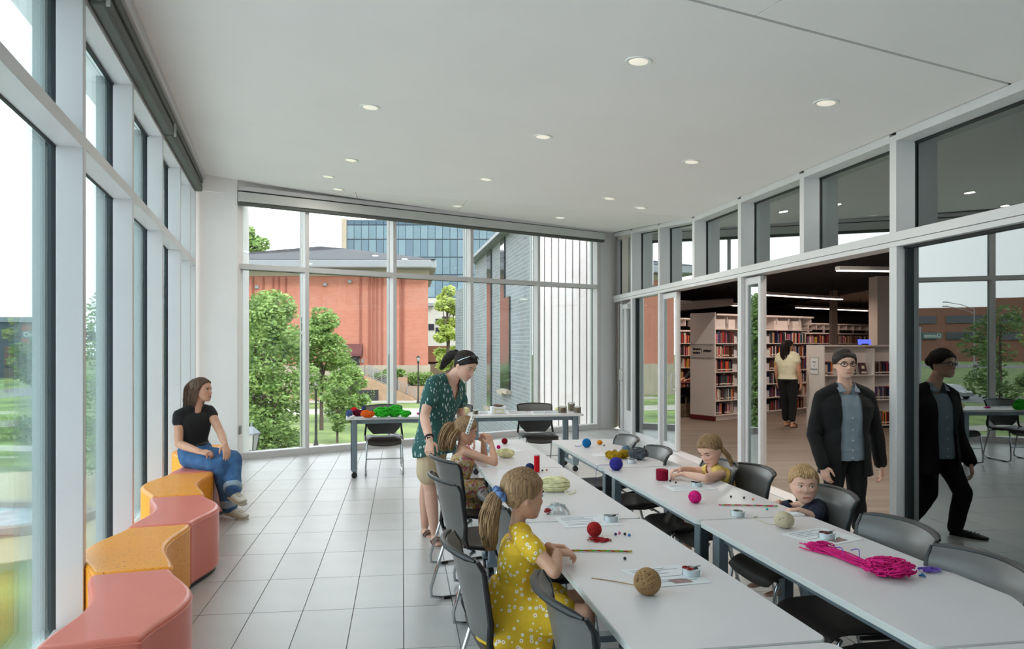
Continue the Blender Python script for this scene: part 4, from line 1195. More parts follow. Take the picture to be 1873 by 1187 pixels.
def stack(name, label, A, e, L, nb, z0=.12, H=2.22, rows=6, depth=.62, kick=True, canopy=True):
    """double sided book stack: end panel, uprights, shelves, canopy"""
    n = Vector((-e.y, e.x, 0))
    t = thing(name, label, 'bookcase')
    def pb(nm, a0, a1, n0, n1, z0_, z1_, m, par=None, bev=0.0):
        q = [A + e * a0 + n * n0, A + e * a1 + n * n0, A + e * a1 + n * n1, A + e * a0 + n * n1]
        m_ = MB(); m_.prism([(p.x, p.y) for p in q], z0_, z1_); return m_.build(nm, m, par or t, bevel=bev, smooth=False)
    pb('end_panel', -.03, 0, -.02, depth + .02, .0 if not kick else .10, H + .06, M_LWHITE, bev=.003)
    if kick: pb('kick_plate', -.034, 0, -.022, depth + .022, 0, .10, M_KICK)
    pb('base', 0, L, .03, depth - .03, 0, z0 - .012, M_LWHITE)
    pb('back_panel', 0, L, depth / 2 - .006, depth / 2 + .006, z0, H - .25, M_LWHITE)
    step = (H - .28 - z0) / rows
    for k in range(rows + 1):
        pb('shelf', 0, L, 0, depth, z0 + k * step - .018, z0 + k * step, M_LWHITE)
    for k in range(nb + 1):
        pb('upright', L * k / nb - .012, L * k / nb + .012, depth / 2 - .03, depth / 2 + .03, 0, H, M_LWHITE)
    if canopy:
        pb('canopy', 0, L, -.05, depth + .05, H, H + .035, M_LWHITE)
        for k in range(nb * 2 + 1):
            pb('bracket', L * k / (nb * 2) - .01, L * k / (nb * 2) + .01, .02, depth / 2, H - .16, H, M_LWHITE)
    return t, [z0 + k * step for k in range(rows)], n
r = random.Random(11)
NSTK, rowsz, n1 = stack('book_stack', 'white double sided book stack with a maroon kick plate behind the openings', A1, RE1, 3.45, 4)
restA = MB()
grp = 'books on the near library stack'
bays = [(.03, .85), (.88, 1.71), (1.74, 2.57), (2.6, 3.42)]
for ri, z in enumerate(rowsz):
    for bi, (b0, b1) in enumerate(bays):
        gaps = ((.0, .17),) if bi in (1, 2) else ((.62, .83),) if bi == 0 else ((.66, .83),)
        fill_shelf(A1 + RE1 * b0, RE1, n1, b1 - b0, z, bi in (0, 1) or (bi == 2 and ri > 2), '%s row of near stack' % ORD[ri], grp, restA, r, gaps)
if restA.v: tag(restA.build('packed_books', BOOKM, NSTK, smooth=False), kind='stuff')
M_BEND = mat('bookend_metal', rgb(205, 203, 204), .4, .1, .03)
for ri, z in enumerate(rowsz):
    for bx_ in (.70, 1.0, 1.86):
        q = A1 + RE1 * bx_ + n1 * .06
        m_ = MB(); m_.prism([(-.075, -.001), (.075, -.001), (.075, .001), (-.075, .001)], 0, .001)
        m_ = MB()
        pts = [(-.085, 0), (.085, 0), (.085, .12), (.06, .15), (-.06, .15), (-.085, .12)]
        m_.add([(x, -.002, zz) for x, zz in pts] + [(x, .002, zz) for x, zz in pts], [tuple(range(6)), tuple(range(11, 5, -1))] + [(i, i + 6, (i + 1) % 6 + 6, (i + 1) % 6) for i in range(6)])
        m_.box((0, .05, .001), (.17, .1, .002))
        o = m_.build('bookend', M_BEND); o.location = (q.x, q.y, z + .001); o.rotation_euler = (0, 0, math.atan2(RE1.y, RE1.x))
        tag(o, 'pale metal bookend on the %s row of the near stack, %s bay' % (ORD[ri], {.70: 'first', 1.0: 'second', 1.86: 'third'}[bx_]), 'bookend', 'bookends of the near stack')
# white box files on the top shelf
zt = rowsz[-1] + (2.22 - .28 - .12) / 6 + .002
for k, x in enumerate((.25, .62, 1.1, 1.45, 1.62, 2.2, 2.45, 2.95)):
    w_ = (.30, .22, .26, .12, .12, .2, .3, .34)[k]; q = A1 + RE1 * x + n1 * .16
    m_ = MB(); m_.box((0, 0, .1), (w_, .2, .2)); m_.box((0, -.101, .1), (w_ * .3, .004, .05))
    o = m_.build('box_file', M_LWHITE, bevel=.004); o.location = (q.x, q.y, zt); o.rotation_euler = (0, 0, math.atan2(RE1.y, RE1.x))
    tag(o, 'white box file on top of the near stack, %s from the end panel' % 'first second third fourth fifth sixth seventh eighth'.split()[k], 'box file', 'box files on the near stack')
# plate on the end panel
PLT = thing('stack_sign', 'grey classification plate with dark lettering on the stack end panel', 'sign', up(A1 - RE1 * .04 + RN1 * .30, 1.47), math.atan2(-RN1.y, -RN1.x))
m_ = MB(); m_.box((0, 0, 0), (.58, .012, .28)); m_.build('plate', mat('sign_plate_grey', rgb(186, 178, 172), .5), PLT)
m_ = MB(); m_.box((0, -.008, .14), (.6, .016, .012)); m_.box((0, -.008, -.14), (.6, .016, .012)); m_.build('rail', M_FRAME_DK, PLT)
m_ = MB(); rr = random.Random(5)
for (x0, z0, w_) in ((-.25, .035, .2), (-.25, -.045, .18), (.03, 0, .2)):
    x = x0
    while x < x0 + w_:
        ww = rr.uniform(.012, .024); m_.box((x + ww / 2, -.008, z0 + rr.uniform(-.004, .006)), (ww * .8, .003, rr.uniform(.03, .05))); x += ww
m_.box((-.015, -.008, 0), (.006, .003, .1))
m_.build('lettering', M_GASKET, PLT)

A2 = A1 + RN1 * 2.21 - RE1 * .9
S2_, rz2, n2 = stack('book_stack', 'second white book stack seen left of the sign panel', A2, RE1, 4.2, 5)
restB = MB()
for z in rz2: fill_shelf(A2, RE1, n2, 4.2, z, False, '', '', restB, r)
tag(restB.build('packed_books', BOOKM, S2_, smooth=False), kind='stuff')
A3 = Vector((9.5, 22.0, 0))
S3_, rz3, n3 = stack('book_stack', 'far white book stack at the back of the library', A3, RE1, 4.2, 5, kick=False)
restC = MB()
for z in rz3: fill_shelf(A3, RE1, n3, 4.2, z, False, '', '', restC, r)
tag(restC.build('packed_books', BOOKM, S3_, smooth=False), kind='stuff')

# ---------------------------------------------------------------- low display bookcase
LC = thing('display_bookcase', 'low white display bookcase with a paper notice on its end', 'bookcase', (6.33, 13.67, 0), math.radians(13))
Lc, Dc, Hc_ = 1.72, .50, 1.57
def lb(nm, x0, x1, y0, y1, z0, z1, m=M_LWHITE, par=None):
    m_ = MB(); m_.box(((x0 + x1) / 2, (y0 + y1) / 2, (z0 + z1) / 2), (x1 - x0, y1 - y0, z1 - z0)); return m_.build(nm, m, par or LC, bevel=.002)
lb('end_panel', 0, .03, 0, Dc, .0, Hc_); lb('end_panel', Lc - .03, Lc, 0, Dc, 0, Hc_); lb('divider', 1.12, 1.14, .01, Dc, .06, Hc_ - .03)
lb('top', .0, Lc, 0, Dc, Hc_, Hc_ + .03); lb('back_panel', .03, Lc - .03, .24, .255, .06, Hc_)
for z in (.06, .555, 1.03): lb('shelf', .03, Lc - .03, 0.0, .24, z - .02, z)
lb('kick_plate', .03, Lc - .03, .03, Dc - .03, 0, .04, M_GASKET)
def lcw(x, y, z):
    return Matrix.Translation((6.33, 13.67, 0)) @ Matrix.Rotation(math.radians(13), 4, 'Z') @ Vector((x, y, z))
NT = thing('paper_notice', 'white paper notice reading new and hotpick on the bookcase end', 'notice', lcw(-.004, .26, 1.20), math.radians(13 - 90))
m_ = MB(); m_.box((0, 0, 0), (.235, .004, .31)); m_.build('paper', mat('notice_paper', rgb(226, 226, 228), .7, 0, .01), NT)
for k, wd in enumerate(('new', '&', 'hotpick')):
    text_mesh(wd, .062, 'lettering', M_GASKET, NT, (0, -.004, .075 - k * .072), (math.pi / 2, 0, 0), ext=.0006)
m_ = MB()
for sx in (-1, 1): m_.box((sx * .118, -.003, 0), (.006, .006, .32))
for sz in (-1, 1): m_.box((0, -.003, sz * .156), (.24, .006, .006))
m_.build('sleeve_edge', M_FRAME_DK, NT)
e13 = Vector((math.cos(math.radians(13)), math.sin(math.radians(13)), 0)); n13 = Vector((-e13.y, e13.x, 0))
dummy = MB()
NLIM[0] = 298
for z, b0, b1, w_ in ((1.03, .05, .27, 'the upper shelf of the display bookcase'), (.555, .05, .35, 'the middle shelf of the display bookcase'), (.06, .05, .5, 'the bottom shelf of the display bookcase'),
                  (1.03, 1.16, 1.68, 'the upper right shelf of the display bookcase'), (.555, 1.16, 1.68, 'the middle right shelf of the display bookcase'), (.06, 1.16, 1.68, 'the bottom right shelf of the display bookcase')):
    q = lcw(b0, 0, 0); fill_shelf(Vector((q.x, q.y, 0)), e13, n13, b1 - b0, z, True, w_, 'books on the display bookcase', dummy, r)
if dummy.v:
    _pk = tag(dummy.build('packed_books', BOOKM, LC, smooth=False), kind='stuff')
    _pk.matrix_parent_inverse = (Matrix.Translation((6.33, 13.67, 0)) @ Matrix.Rotation(math.radians(13), 4, 'Z')).inverted()
def display_book(x, z, col, label, art):
    t = thing('displayed_book', label, 'book', lcw(x, .10, z), math.radians(13), group='books displayed face out')
    R = Matrix.Rotation(math.radians(-16), 3, 'X')
    m_ = MB(); m_.box(R @ Vector((0, 0, .115)), (.155, .022, .23), M=R); m_.build('cover', mat('cover_%s' % col[0], rgb(*col[1]), .35, 0, .2, 14, col2=rgb(*col[2])), t, bevel=.002)
    m_ = MB()
    for zz, w_, h_ in art: m_.box(R @ Vector((0, -.0125, zz)), (w_, .002, h_), M=R)
    m_.build('title_block', M_PAGES, t)
display_book(.72, 1.031, ('charcoal', (36, 32, 34), (70, 60, 60)), 'dark book displayed face out on the upper shelf, left one', ((.04, .11, .03), (.15, .05, .05)))
display_book(.97, 1.031, ('plum', (44, 34, 38), (110, 70, 78)), 'dark plum book displayed face out on the upper shelf, right one', ((.035, .12, .035), (.14, .06, .06)))
display_book(.93, .556, ('crimson', (168, 36, 40), (190, 60, 56)), 'red book displayed face out on the middle shelf', ((.05, .08, .03), (.13, .05, .06)))
SCN = thing('blue_screen', 'small blue tablet screen standing on the display bookcase', 'screen', lcw(1.0, .12, Hc_ + .031), math.radians(13))
m_ = MB(); m_.box((0, 0, .055), (.28, .02, .10), M=Matrix.Rotation(-.2, 3, 'X')); m_.build('display', mat('blue_display', rgb(70, 80, 220), .3, 0, .1, emit=(.12, .16, .9), estr=.8), SCN)
m_ = MB(); m_.box((0, .03, .012), (.16, .10, .022)); m_.build('stand', M_GASKET, SCN)

# columns of the library
m_ = MB(); m_.box((8.27, 15.25, 1.52), (.34, .34, 3.04)); struct(m_.build('wall_column', M_LWALL, bevel=.004), 'pale square column behind the display bookcase', 'column')
m_ = MB(); m_.box((9.15, 19.2, 1.52), (.15, .15, 3.04)); struct(m_.build('wall_column', M_TAUPE, bevel=.004), 'slim taupe column in front of the far stack', 'column')
# reading table and bag in the aisle
RT = thing('reading_table', 'dark reading table edge behind the stack end panel', 'table', (4.36, 16.6, 0), math.atan2(RE1.y, RE1.x))
m_ = MB(); m_.box((0, 0, .735), (.75, .6, .03)); m_.build('table_top', M_KICK, RT, bevel=.003)
for sx in (-.32, .32):
    for sy in (-.25, .25):
        m_ = MB(); m_.box((sx, sy, .36), (.035, .035, .72)); m_.build('leg', M_GASKET, RT)
BG = thing('shoulder_bag', 'metallic bronze shoulder bag resting on the library floor', 'bag', (4.33, 16.08, 0), .2)
m_ = MB()
pf = lambda u, v: Vector(((-.19 + .38 * u) * (1 - .12 * v), (-.06) * (1 - .7 * v) * (1 + .25 * math.sin(u * 9)), .02 + .3 * v - .03 * math.sin(u * math.pi) * v))
m_.grid(lambda u, v: pf(u, v), 14, 8); m_.grid(lambda u, v: Vector((pf(1 - u, v).x, -pf(u, v).y, pf(1 - u, v).z)), 14, 8)
m_.box((0, 0, .015), (.37, .11, .02)); m_.build('body', mat('bronze_leather', rgb(128, 112, 92), .35, .5, .2, 12), BG)
m_ = MB(); m_.tube([(-.13, 0, .3), (-.11, .02, .42), (0, .03, .47), (.11, .02, .42), (.13, 0, .3)], .009, 6); m_.build('strap', M_GASKET, BG)
# ================================================================== tables, chairs, bench
TZ = 0.735
M_TOP = mat('grey_laminate', rgb(222, 217, 219), .36, 0, .015, 4, spec=.45)
M_EDGE = mat('table_edge_band', rgb(222, 222, 218), .45, 0, .02, 5)
M_TLEG = mat('silver_blue_steel', rgb(132, 146, 154), .38, .45, .04, 6)
M_TLEG_DK = mat('dark_leg_inner', rgb(66, 74, 82), .45, .3, .05, 6)
M_BLACKP = mat('black_plastic', rgb(26, 26, 27), .45, 0, .1, 10)
VPX = 684.0
TE = Vector(((VPX - CX) / F, 1, 0)).normalized(); TR = Vector((TE.y, -TE.x, 0))
table_proto = {}
def round_rect(w, l, r, n=6):
    pts = []
    for cx, cy, a0 in ((w / 2 - r, l / 2 - r, 0), (-w / 2 + r, l / 2 - r, 90), (-w / 2 + r, -l / 2 + r, 180), (w / 2 - r, -l / 2 + r, 270)):
        for k in range(n + 1):
            a = math.radians(a0 + 90 * k / n); pts.append((cx + r * math.cos(a), cy + r * math.sin(a)))
    return pts
def table(center, rz, W, L, label, group):
    t = thing('folding_table', label, 'table', center, rz, group=group)
    key = (round(W, 3), round(L, 3))
    if key not in table_proto:
        d = {}
        m_ = MB(); m_.prism(round_rect(W - .004, L - .004, .035), TZ - .022, TZ); d['table_top'] = (m_.mesh('table_top', angle=30), M_TOP)
        m_ = MB(); m_.prism(round_rect(W, L, .037), TZ - .026, TZ - .003); d['edge_band'] = (m_.mesh('edge_band', angle=30), M_EDGE)
        m_ = MB()
        for sx in (-1, 1): m_.beam((sx * W * .36, -L / 2 + .12, TZ - .055), (sx * W * .36, L / 2 - .12, TZ - .055), .03, .05)
        d['rail'] = (m_.mesh('rail'), M_TLEG)
        table_proto[key] = d
        for sy in (-1, 1):
            for sx in (-1, 1):
                m_ = MB(); x, y = sx * (W / 2 - .07), sy * (L / 2 - .10)
                m_.box((x, y, .405), (.05, .062, .62)); d['leg', sx, sy] = (m_.mesh('leg'), M_TLEG)
                m_ = MB(); m_.box((x, y + sy * .036, .405), (.042, .012, .62)); d['channel', sx, sy] = (m_.mesh('channel'), M_TLEG_DK)
            m_ = MB(); m_.box((0, sy * (L / 2 - .10), .095), (W - .06, .065, .035)); d['foot', sy] = (m_.mesh('foot'), M_TLEG)
            m_ = MB(); m_.box((0, sy * (L / 2 - .10), TZ - .07), (W - .10, .05, .045)); d['bracket', sy] = (m_.mesh('bracket'), M_TLEG_DK)
            for sx in (-1, 1):
                x, y = sx * (W / 2 - .06), sy * (L / 2 - .10)
                m_ = MB(); m_.cyl((x - .018, y, .034), (x - .004, y, .034), .034, n=14); m_.cyl((x + .004, y, .034), (x + .018, y, .034), .034, n=14); m_.box((x, y, .062), (.02, .03, .05))
                d['caster', sx, sy] = (m_.mesh('caster'), M_BLACKP)
        for k, (me, m) in d.items(): me.materials.append(m)
    legs = {}
    for k, (me, m) in table_proto[key].items():
        nm = k if isinstance(k, str) else k[0]
        par = t
        if nm == 'channel': par = legs[k[1:]]
        if nm == 'caster': par = legs[k[2]]
        o = place(nm, me, None, par, bevel=.003 if nm in ('leg', 'foot') else 0)
        if nm == 'leg': legs[k[1:]] = o
        if nm == 'foot': legs[k[1]] = o
    return t
def row_pt(edge_px, edge_py, d):
    """point of a table row edge (photo pixel on that edge) at distance d"""
    p = G(edge_px, edge_py, TZ)
    return p + TE * ((d - p.y) / TE.y)
# left row: left edge passes photo pixel (971, 969); right row: left edge passes (1275, 951)
Wt = .615
def lay_row(px, py, dsplits, labels, group):
    for (d0, d1), lb in zip(dsplits, labels):
        a = row_pt(px, py, d0); b = row_pt(px, py, d1)
        c = (a + b) / 2 + TR * (Wt / 2); c.z = 0
        table(c, math.atan2(TE.y, TE.x) - math.pi / 2, Wt, (b - a).length - .004, lb, group)
lay_row(971, 969, ((5.145, 6.67), (3.62, 5.14), (2.09, 3.61), (.56, 2.08)), ('far grey folding table of the left row, with the girl in the floral dress', 'second grey folding table of the left row, with the pale yellow skein',
        'third grey folding table of the left row, with the brown twine ball', 'nearest grey folding table of the left row, cut by the bottom of the frame'), 'grey folding tables of the left row')
lay_row(1275, 951, ((5.2, 6.70), (3.67, 5.19), (2.13, 3.66), (.6, 2.12)), ('far grey folding table of the right row, with the blue and orange yarn', 'second grey folding table of the right row, with the girl in the yellow top',
        'third grey folding table of the right row, with the toddler and pink yarn', 'nearest grey folding table of the right row, at the lower right corner'), 'grey folding tables of the right row')
# supply table along the rear window: two tables end to end
fa, fb = G(632, 764.5, TZ), G(1069, 757.0, TZ)
ex = (fb - fa).normalized(); exn = Vector((-ex.y, ex.x, 0)); half = (fb - fa).length / 2
for k in range(2):
    c = fa + ex * (half * (k + .5)) + exn * .305; c.z = 0
    table(c, math.atan2(ex.y, ex.x) + math.pi / 2, .61, half - .006, ['supply table by the rear window holding the green yarn, left half', 'supply table by the rear window holding the jars, right half'][k], 'supply tables by the rear window')

# ---------------------------------------------------------------- chair
M_SHELL = mat('charcoal_shell', rgb(96, 94, 92), .32, 0, .03, 12, bump=.03, bscale=300, spec=.55)
M_RIM = mat('black_frame', rgb(22, 22, 24), .4, 0, .05, 10)
M_SEAT = mat('brown_black_vinyl', rgb(50, 44, 41), .42, 0, .06, 20, bump=.05, bscale=160, spec=.5)
M_CHROME = mat('chrome', rgb(200, 202, 204), .12, 1.0, .02, 5)
def make_chair():
    """stacking chair: faces +y, seat centre over the origin"""
    d = []
    # back shell: a slightly curved board, wide rolled top, narrower bottom with cut corners
    def bp(u, v, off=0.0):
        x = (u - .5)
        z = .465 + .36 * v
        w = .40 + .07 * v
        if v < .22: w = .26 + (.40 + .07 * .22 - .26) * (v / .22)
        yb = -.205 - .085 * v - .03 * max(0, v - .8) ** 1.5 * 8
        y = yb + .055 * (2 * x) ** 2 * (.6 + .7 * v)
        return Vector((x * w, y - off, z - .012 * (2 * x) ** 2 * (1 if v > .9 else 0)))
    m_ = MB(); nu, nv = 17, 15
    m_.grid(lambda u, v: bp(1 - u, v), nu, nv); m_.grid(lambda u, v: bp(u, v, .014), nu, nv)
    N = nu * nv
    def idx(k, i, j): return k * N + j * nu + (i if k else nu - 1 - i)
    for i in range(nu - 1):
        m_.f.append((idx(0, i, 0), idx(0, i + 1, 0), idx(1, i + 1, 0), idx(1, i, 0))); m_.m.append(0)
        m_.f.append((idx(0, i + 1, nv - 1), idx(0, i, nv - 1), idx(1, i, nv - 1), idx(1, i + 1, nv - 1))); m_.m.append(0)
    for j in range(nv - 1):
        m_.f.append((idx(0, 0, j + 1), idx(0, 0, j), idx(1, 0, j), idx(1, 0, j + 1))); m_.m.append(0)
        m_.f.append((idx(0, nu - 1, j), idx(0, nu - 1, j + 1), idx(1, nu - 1, j + 1), idx(1, nu - 1, j))); m_.m.append(0)
    d.append(('backrest', m_.mesh('backrest', angle=50), M_SHELL, None))
    m_ = MB(); m_.tube([bp(u, 1.0, .01) + Vector((0, -.008, .002)) for u in np.linspace(0, 1, 13)], [.006] + [.013] * 11 + [.006], 8)
    d.append(('top_rail', m_.mesh('top_rail'), M_RIM, 'backrest'))
    for s in (0, 1):
        sg = -1 if s == 0 else 1
        pts = [bp(s, 1.0, .008), bp(s, .85, .008), bp(s, .6, .008), bp(s, .3, .008) + Vector((sg * .012, 0, 0)), Vector((sg * .232, -.200, .50)), Vector((sg * .236, -.185, .452)), Vector((sg * .236, -.06, .428)), Vector((sg * .232, .10, .43))]
        m_ = MB(); m_.tube(pts, [.009, .011, .012, .013, .014, .014, .012, .009], 8)
        d.append(('side_frame', m_.mesh('side_frame'), M_RIM, None))
    # seat pad
    def sp(u, v, top):
        x = (u - .5); y = -.2 + .43 * v
        w = .45 - .05 * abs(v - .45) * (1 if v > .45 else .6) * 1.6
        e = max(0, abs(2 * x) - .8) / .2
        z = .448 - .012 * math.cos(2 * x * 1.3) + .010 * (2 * x) ** 2
        if v > .8: z -= .045 * ((v - .8) / .2) ** 2
        if v < .1: z += .01 * (1 - v / .1)
        return Vector((x * w, y, (z - .010 * e * e) if top else z - .028 + .008 * e))
    m_ = MB(); nu, nv = 15, 15
    m_.grid(lambda u, v: sp(u, v, True), nu, nv); m_.grid(lambda u, v: sp(1 - u, v, False), nu, nv)
    N = nu * nv
    rim0 = [(i, 0) for i in range(nu)] + [(nu - 1, j) for j in range(1, nv)] + [(i, nv - 1) for i in range(nu - 2, -1, -1)] + [(0, j) for j in range(nv - 2, 0, -1)]
    A = [j * nu + i for i, j in rim0]; Bq = [N + j * nu + (nu - 1 - i) for i, j in rim0]
    for k in range(len(A)):
        k2 = (k + 1) % len(A); m_.f.append((A[k2], A[k], Bq[k], Bq[k2])); m_.m.append(0)
    d.append(('seat', m_.mesh('seat', angle=60), M_SEAT, None))
    # chrome sled base, one loop a side
    for sg in (-1, 1):
        x = sg * .215
        pts = [(x * .93, .165, .415), (x, .20, .37), (x * 1.06, .235, .09), (x * 1.06, .225, .025), (x * 1.06, .16, .0115), (x * 1.06, -.20, .0115), (x * 1.06, -.265, .025), (x * 1.05, -.27, .08), (x, -.175, .39), (x * .93, -.13, .415)]
        m_ = MB(); m_.tube(pts, .0098, 8); d.append(('leg', m_.mesh('leg', angle=70), M_CHROME, None))
        for gy in (.12, -.16):
            m_ = MB(); m_.box((x * 1.06, gy, .008), (.022, .05, .016)); d.append(('glide', m_.mesh('glide'), M_RIM, 'leg'))
    for ca, cb, cr in (((-.2, .165, .405), (.2, .165, .405), .009), ((-.2, -.13, .405), (.2, -.13, .405), .009), ((-.228, .222, .21), (.228, .222, .21), .007)):
        m_ = MB(); m_.tube([ca, cb], cr, 8); d.append(('crossbar', m_.mesh('crossbar'), M_CHROME, None))
    for nm, me, m, p in d: me.materials.append(m)
    return d
CH = make_chair()
def chair(x, y, face, label, group):
    """face = direction (dx, dy) the sitter looks"""
    t = thing('stacking_chair', label, 'chair', (x, y, 0), math.atan2(face[1], face[0]) - math.pi / 2, group=group)
    last = {}
    for nm, me, m, p in CH:
        o = place(nm, me, None, last[p] if p else t)
        last[nm] = o
    return t
def row_chair(px, py, zb, dx=0.0, dd=0.0):
    """pixel at the middle of the chair's top rail"""
    return G(px, py, zb)
FR = (TR.x, TR.y); FLd = (-TR.x, -TR.y)
gl = 'charcoal chairs along the left row'
def chair_back_at(px, py, face, label, group, rot=0.0, zb=.826):
    """place the chair so the middle of its top rail sits under the pixel"""
    p = G(px, py, zb)
    f = Vector((face[0], face[1], 0)).normalized()
    f = Matrix.Rotation(rot, 3, 'Z') @ f
    c = p + f * .30
    return chair(c.x, c.y, f, label, group)
chair_back_at(801, 837, (.905, .425), 'charcoal chair of the girl in the floral dress, gripped by the standing woman', gl)
chair_back_at(799, 872, (.934, .358), 'empty charcoal chair pulled out behind the floral dress girl', gl)
chair_back_at(890, 909, (.972, .232), 'empty charcoal chair tucked in between the two girls of the left row', gl)
chair_back_at(826, 993, (.970, .243), 'charcoal chair under the girl in the yellow daisy dress', gl)
chair_back_at(1000, 1079, (.977, .21), 'nearest empty charcoal chair in front of the yellow dress girl', gl)
gr = 'charcoal chairs along the right row'
for px, py, lb, rt in ((1156, 799, 'charcoal chair tucked in farthest along the right row', 0), (1213, 820, 'charcoal chair tucked in second from the far end of the right row', 0), (1330, 845, 'charcoal chair under the girl in the yellow top', 0),
                   (1390, 855, 'empty charcoal chair between the girl in the yellow top and the toddler', .04), (1530, 896, 'charcoal chair behind the toddler in the navy shirt', .02),
                   (1660, 957, 'empty charcoal chair right of the toddler', 0), (1815, 1022, 'charcoal chair at the right edge of the frame', 0)):
    chair_back_at(px, py, FLd, lb, gr, rt)
# chairs on the window side of the supply table
for px, py, d, lb in ((703, 868, None, 'charcoal chair under the green yarn end of the supply table'), (838, 866, None, 'charcoal chair behind the standing woman at the supply table'), (990, 862, None, 'charcoal chair under the jars end of the supply table')):
    p = G(px, py, 0)
    c = p + exn * .13
    chair(c.x, c.y, -exn, lb, 'charcoal chairs at the supply table')

# ---------------------------------------------------------------- S-shaped bench modules along the left window
M_CORAL = mat('coral_vinyl', rgb(224, 120, 102), .34, 0, .04, 2.5, bump=.06, bscale=220, spec=.5, coat=.08)
def ochre_mat():
    m = mat('ochre_fleck_vinyl', rgb(240, 154, 34), .38, 0, .03, 2.5, spec=.5, coat=.05)
    nt = m.node_tree; b = nt.nodes['Principled BSDF']
    src = b.inputs['Base Color'].links[0].from_socket
    tc = nt.nodes.new('ShaderNodeTexCoord'); n = nt.nodes.new('ShaderNodeTexNoise'); n.inputs['Scale'].default_value = 62; n.inputs['Detail'].default_value = 2
    nt.links.new(tc.outputs['Object'], n.inputs['Vector'])
    rp = nt.nodes.new('ShaderNodeValToRGB'); rp.color_ramp.elements[0].position = .635; rp.color_ramp.elements[0].color = (0, 0, 0, 1); rp.color_ramp.elements[1].position = .70; rp.color_ramp.elements[1].color = (1, 1, 1, 1)
    nt.links.new(n.outputs[0], rp.inputs[0])
    mx = nt.nodes.new('ShaderNodeMix'); mx.data_type = 'RGBA'; nt.links.new(rp.outputs[0], mx.inputs[0]); nt.links.new(src, mx.inputs[6]); mx.inputs[7].default_value = (*rgb(160, 88, 26), 1)
    nt.links.new(mx.outputs[2], b.inputs['Base Color'])
    return m
M_OCHRE = ochre_mat()
M_SEAM = mat('seam_shadow', rgb(58, 40, 34), .8)
BENCH_H = .45
def s_module(d0, d1, sign, label, material, group):
    """wave bench block: between two straight joints both long sides swing to one side"""
    ax = lambda d: Vector((-.715 - .302 * d, d, 0))
    base = ax((d0 + d1) / 2); base.z = 0
    t = thing('wave_bench', label, 'bench', base, group=group)
    n = 24; R_, L_ = [], []
    for k in range(n):
        u = k / (n - 1); d = d0 + .004 + (d1 - d0 - .008) * u
        w = math.sin(math.pi * u)
        sw = sign * .115 * (.5 - .5 * math.cos(2 * math.pi * u)) ** .8
        hw = .190 + .030 * w
        c = ax(d) - base
        R_.append(c - LO * (sw + hw)); L_.append(c - LO * (sw - hw))
    poly = [(p.x, p.y) for p in R_ + L_[::-1]]
    m_ = MB(); m_.prism(poly, .03, BENCH_H)
    m_.build('upholstery', material, t, bevel=.024, seg=4, angle=50)
    m_ = MB(); m_.prism([(x * .93, y * .96) for x, y in poly], 0, .031); m_.build('plinth', M_RIM, t)
    m_ = MB(); m_.tube([(p[0], p[1], BENCH_H - .024) for p in poly], .003, 5, closed=True); m_.build('welt', material, t)
    return t
BD = [1.93, 2.85, 3.76, 4.70, 5.62, 6.62, 7.55, 8.45]
blab = ['coral wave bench block at the bottom left corner', 'coral wave bench block nearest the camera', 'ochre flecked bench block nearest the camera', 'coral bench block between the two ochre blocks', 'ochre flecked bench block in front of the seated woman',
        'coral bench block under the seated woman', 'ochre bench block behind the seated woman']
for k in range(1, 7):
    s_module(BD[k], BD[k + 1], 1 if k % 2 else -1, blab[k], M_CORAL if k % 2 else M_OCHRE, 'wave bench blocks along the left window')
# ================================================================== people
def V(*a): return Vector(a)
def lerp(a, b, t): return a + (b - a) * t
def loft(mb, rings, n=24):
    """rings: (centre, ux, uy, w, d, power)"""
    vs, fs = [], []
    for c, ux, uy, w, d, p in rings:
        for j in range(n):
            a = 2 * math.pi * j / n
            ca, sa = math.cos(a), math.sin(a)
            e = 2.0 / p
            vs.append(c + ux * (w * math.copysign(abs(ca) ** e, ca)) + uy * (d * math.copysign(abs(sa) ** e, sa)))
    k = len(rings)
    for i in range(k - 1):
        for j in range(n):
            fs.append((i * n + j, i * n + (j + 1) % n, (i + 1) * n + (j + 1) % n, (i + 1) * n + j))
    fs.append(tuple(range(n - 1, -1, -1))); fs.append(tuple(range((k - 1) * n, k * n)))
    mb.add(vs, fs)
def remesh(mb, voxel, it=4, name='m', fac=.5):
    me = bpy.data.meshes.new('tmp'); me.from_pydata(mb.v, [], mb.f); me.update()
    bm = bmesh.new(); bm.from_mesh(me); bmesh.ops.recalc_face_normals(bm, faces=bm.faces); bm.to_mesh(me); bm.free()
    o = bpy.data.objects.new('tmp', me); COL.objects.link(o)
    r = o.modifiers.new('r', 'REMESH'); r.mode = 'VOXEL'; r.voxel_size = voxel; r.use_smooth_shade = True
    if it:
        s = o.modifiers.new('s', 'SMOOTH'); s.factor = fac; s.iterations = it
    dg = bpy.context.evaluated_depsgraph_get(); dg.update()
    out = bpy.data.meshes.new_from_object(o.evaluated_get(dg)); out.name = name
    bpy.data.objects.remove(o); bpy.data.meshes.remove(me)
    return out
def mesh_np(me):
    a = np.empty(len(me.vertices) * 3); me.vertices.foreach_get('co', a); return a.reshape(-1, 3)
def set_np(me, a):
    me.vertices.foreach_set('co', np.ascontiguousarray(a).ravel()); me.update()
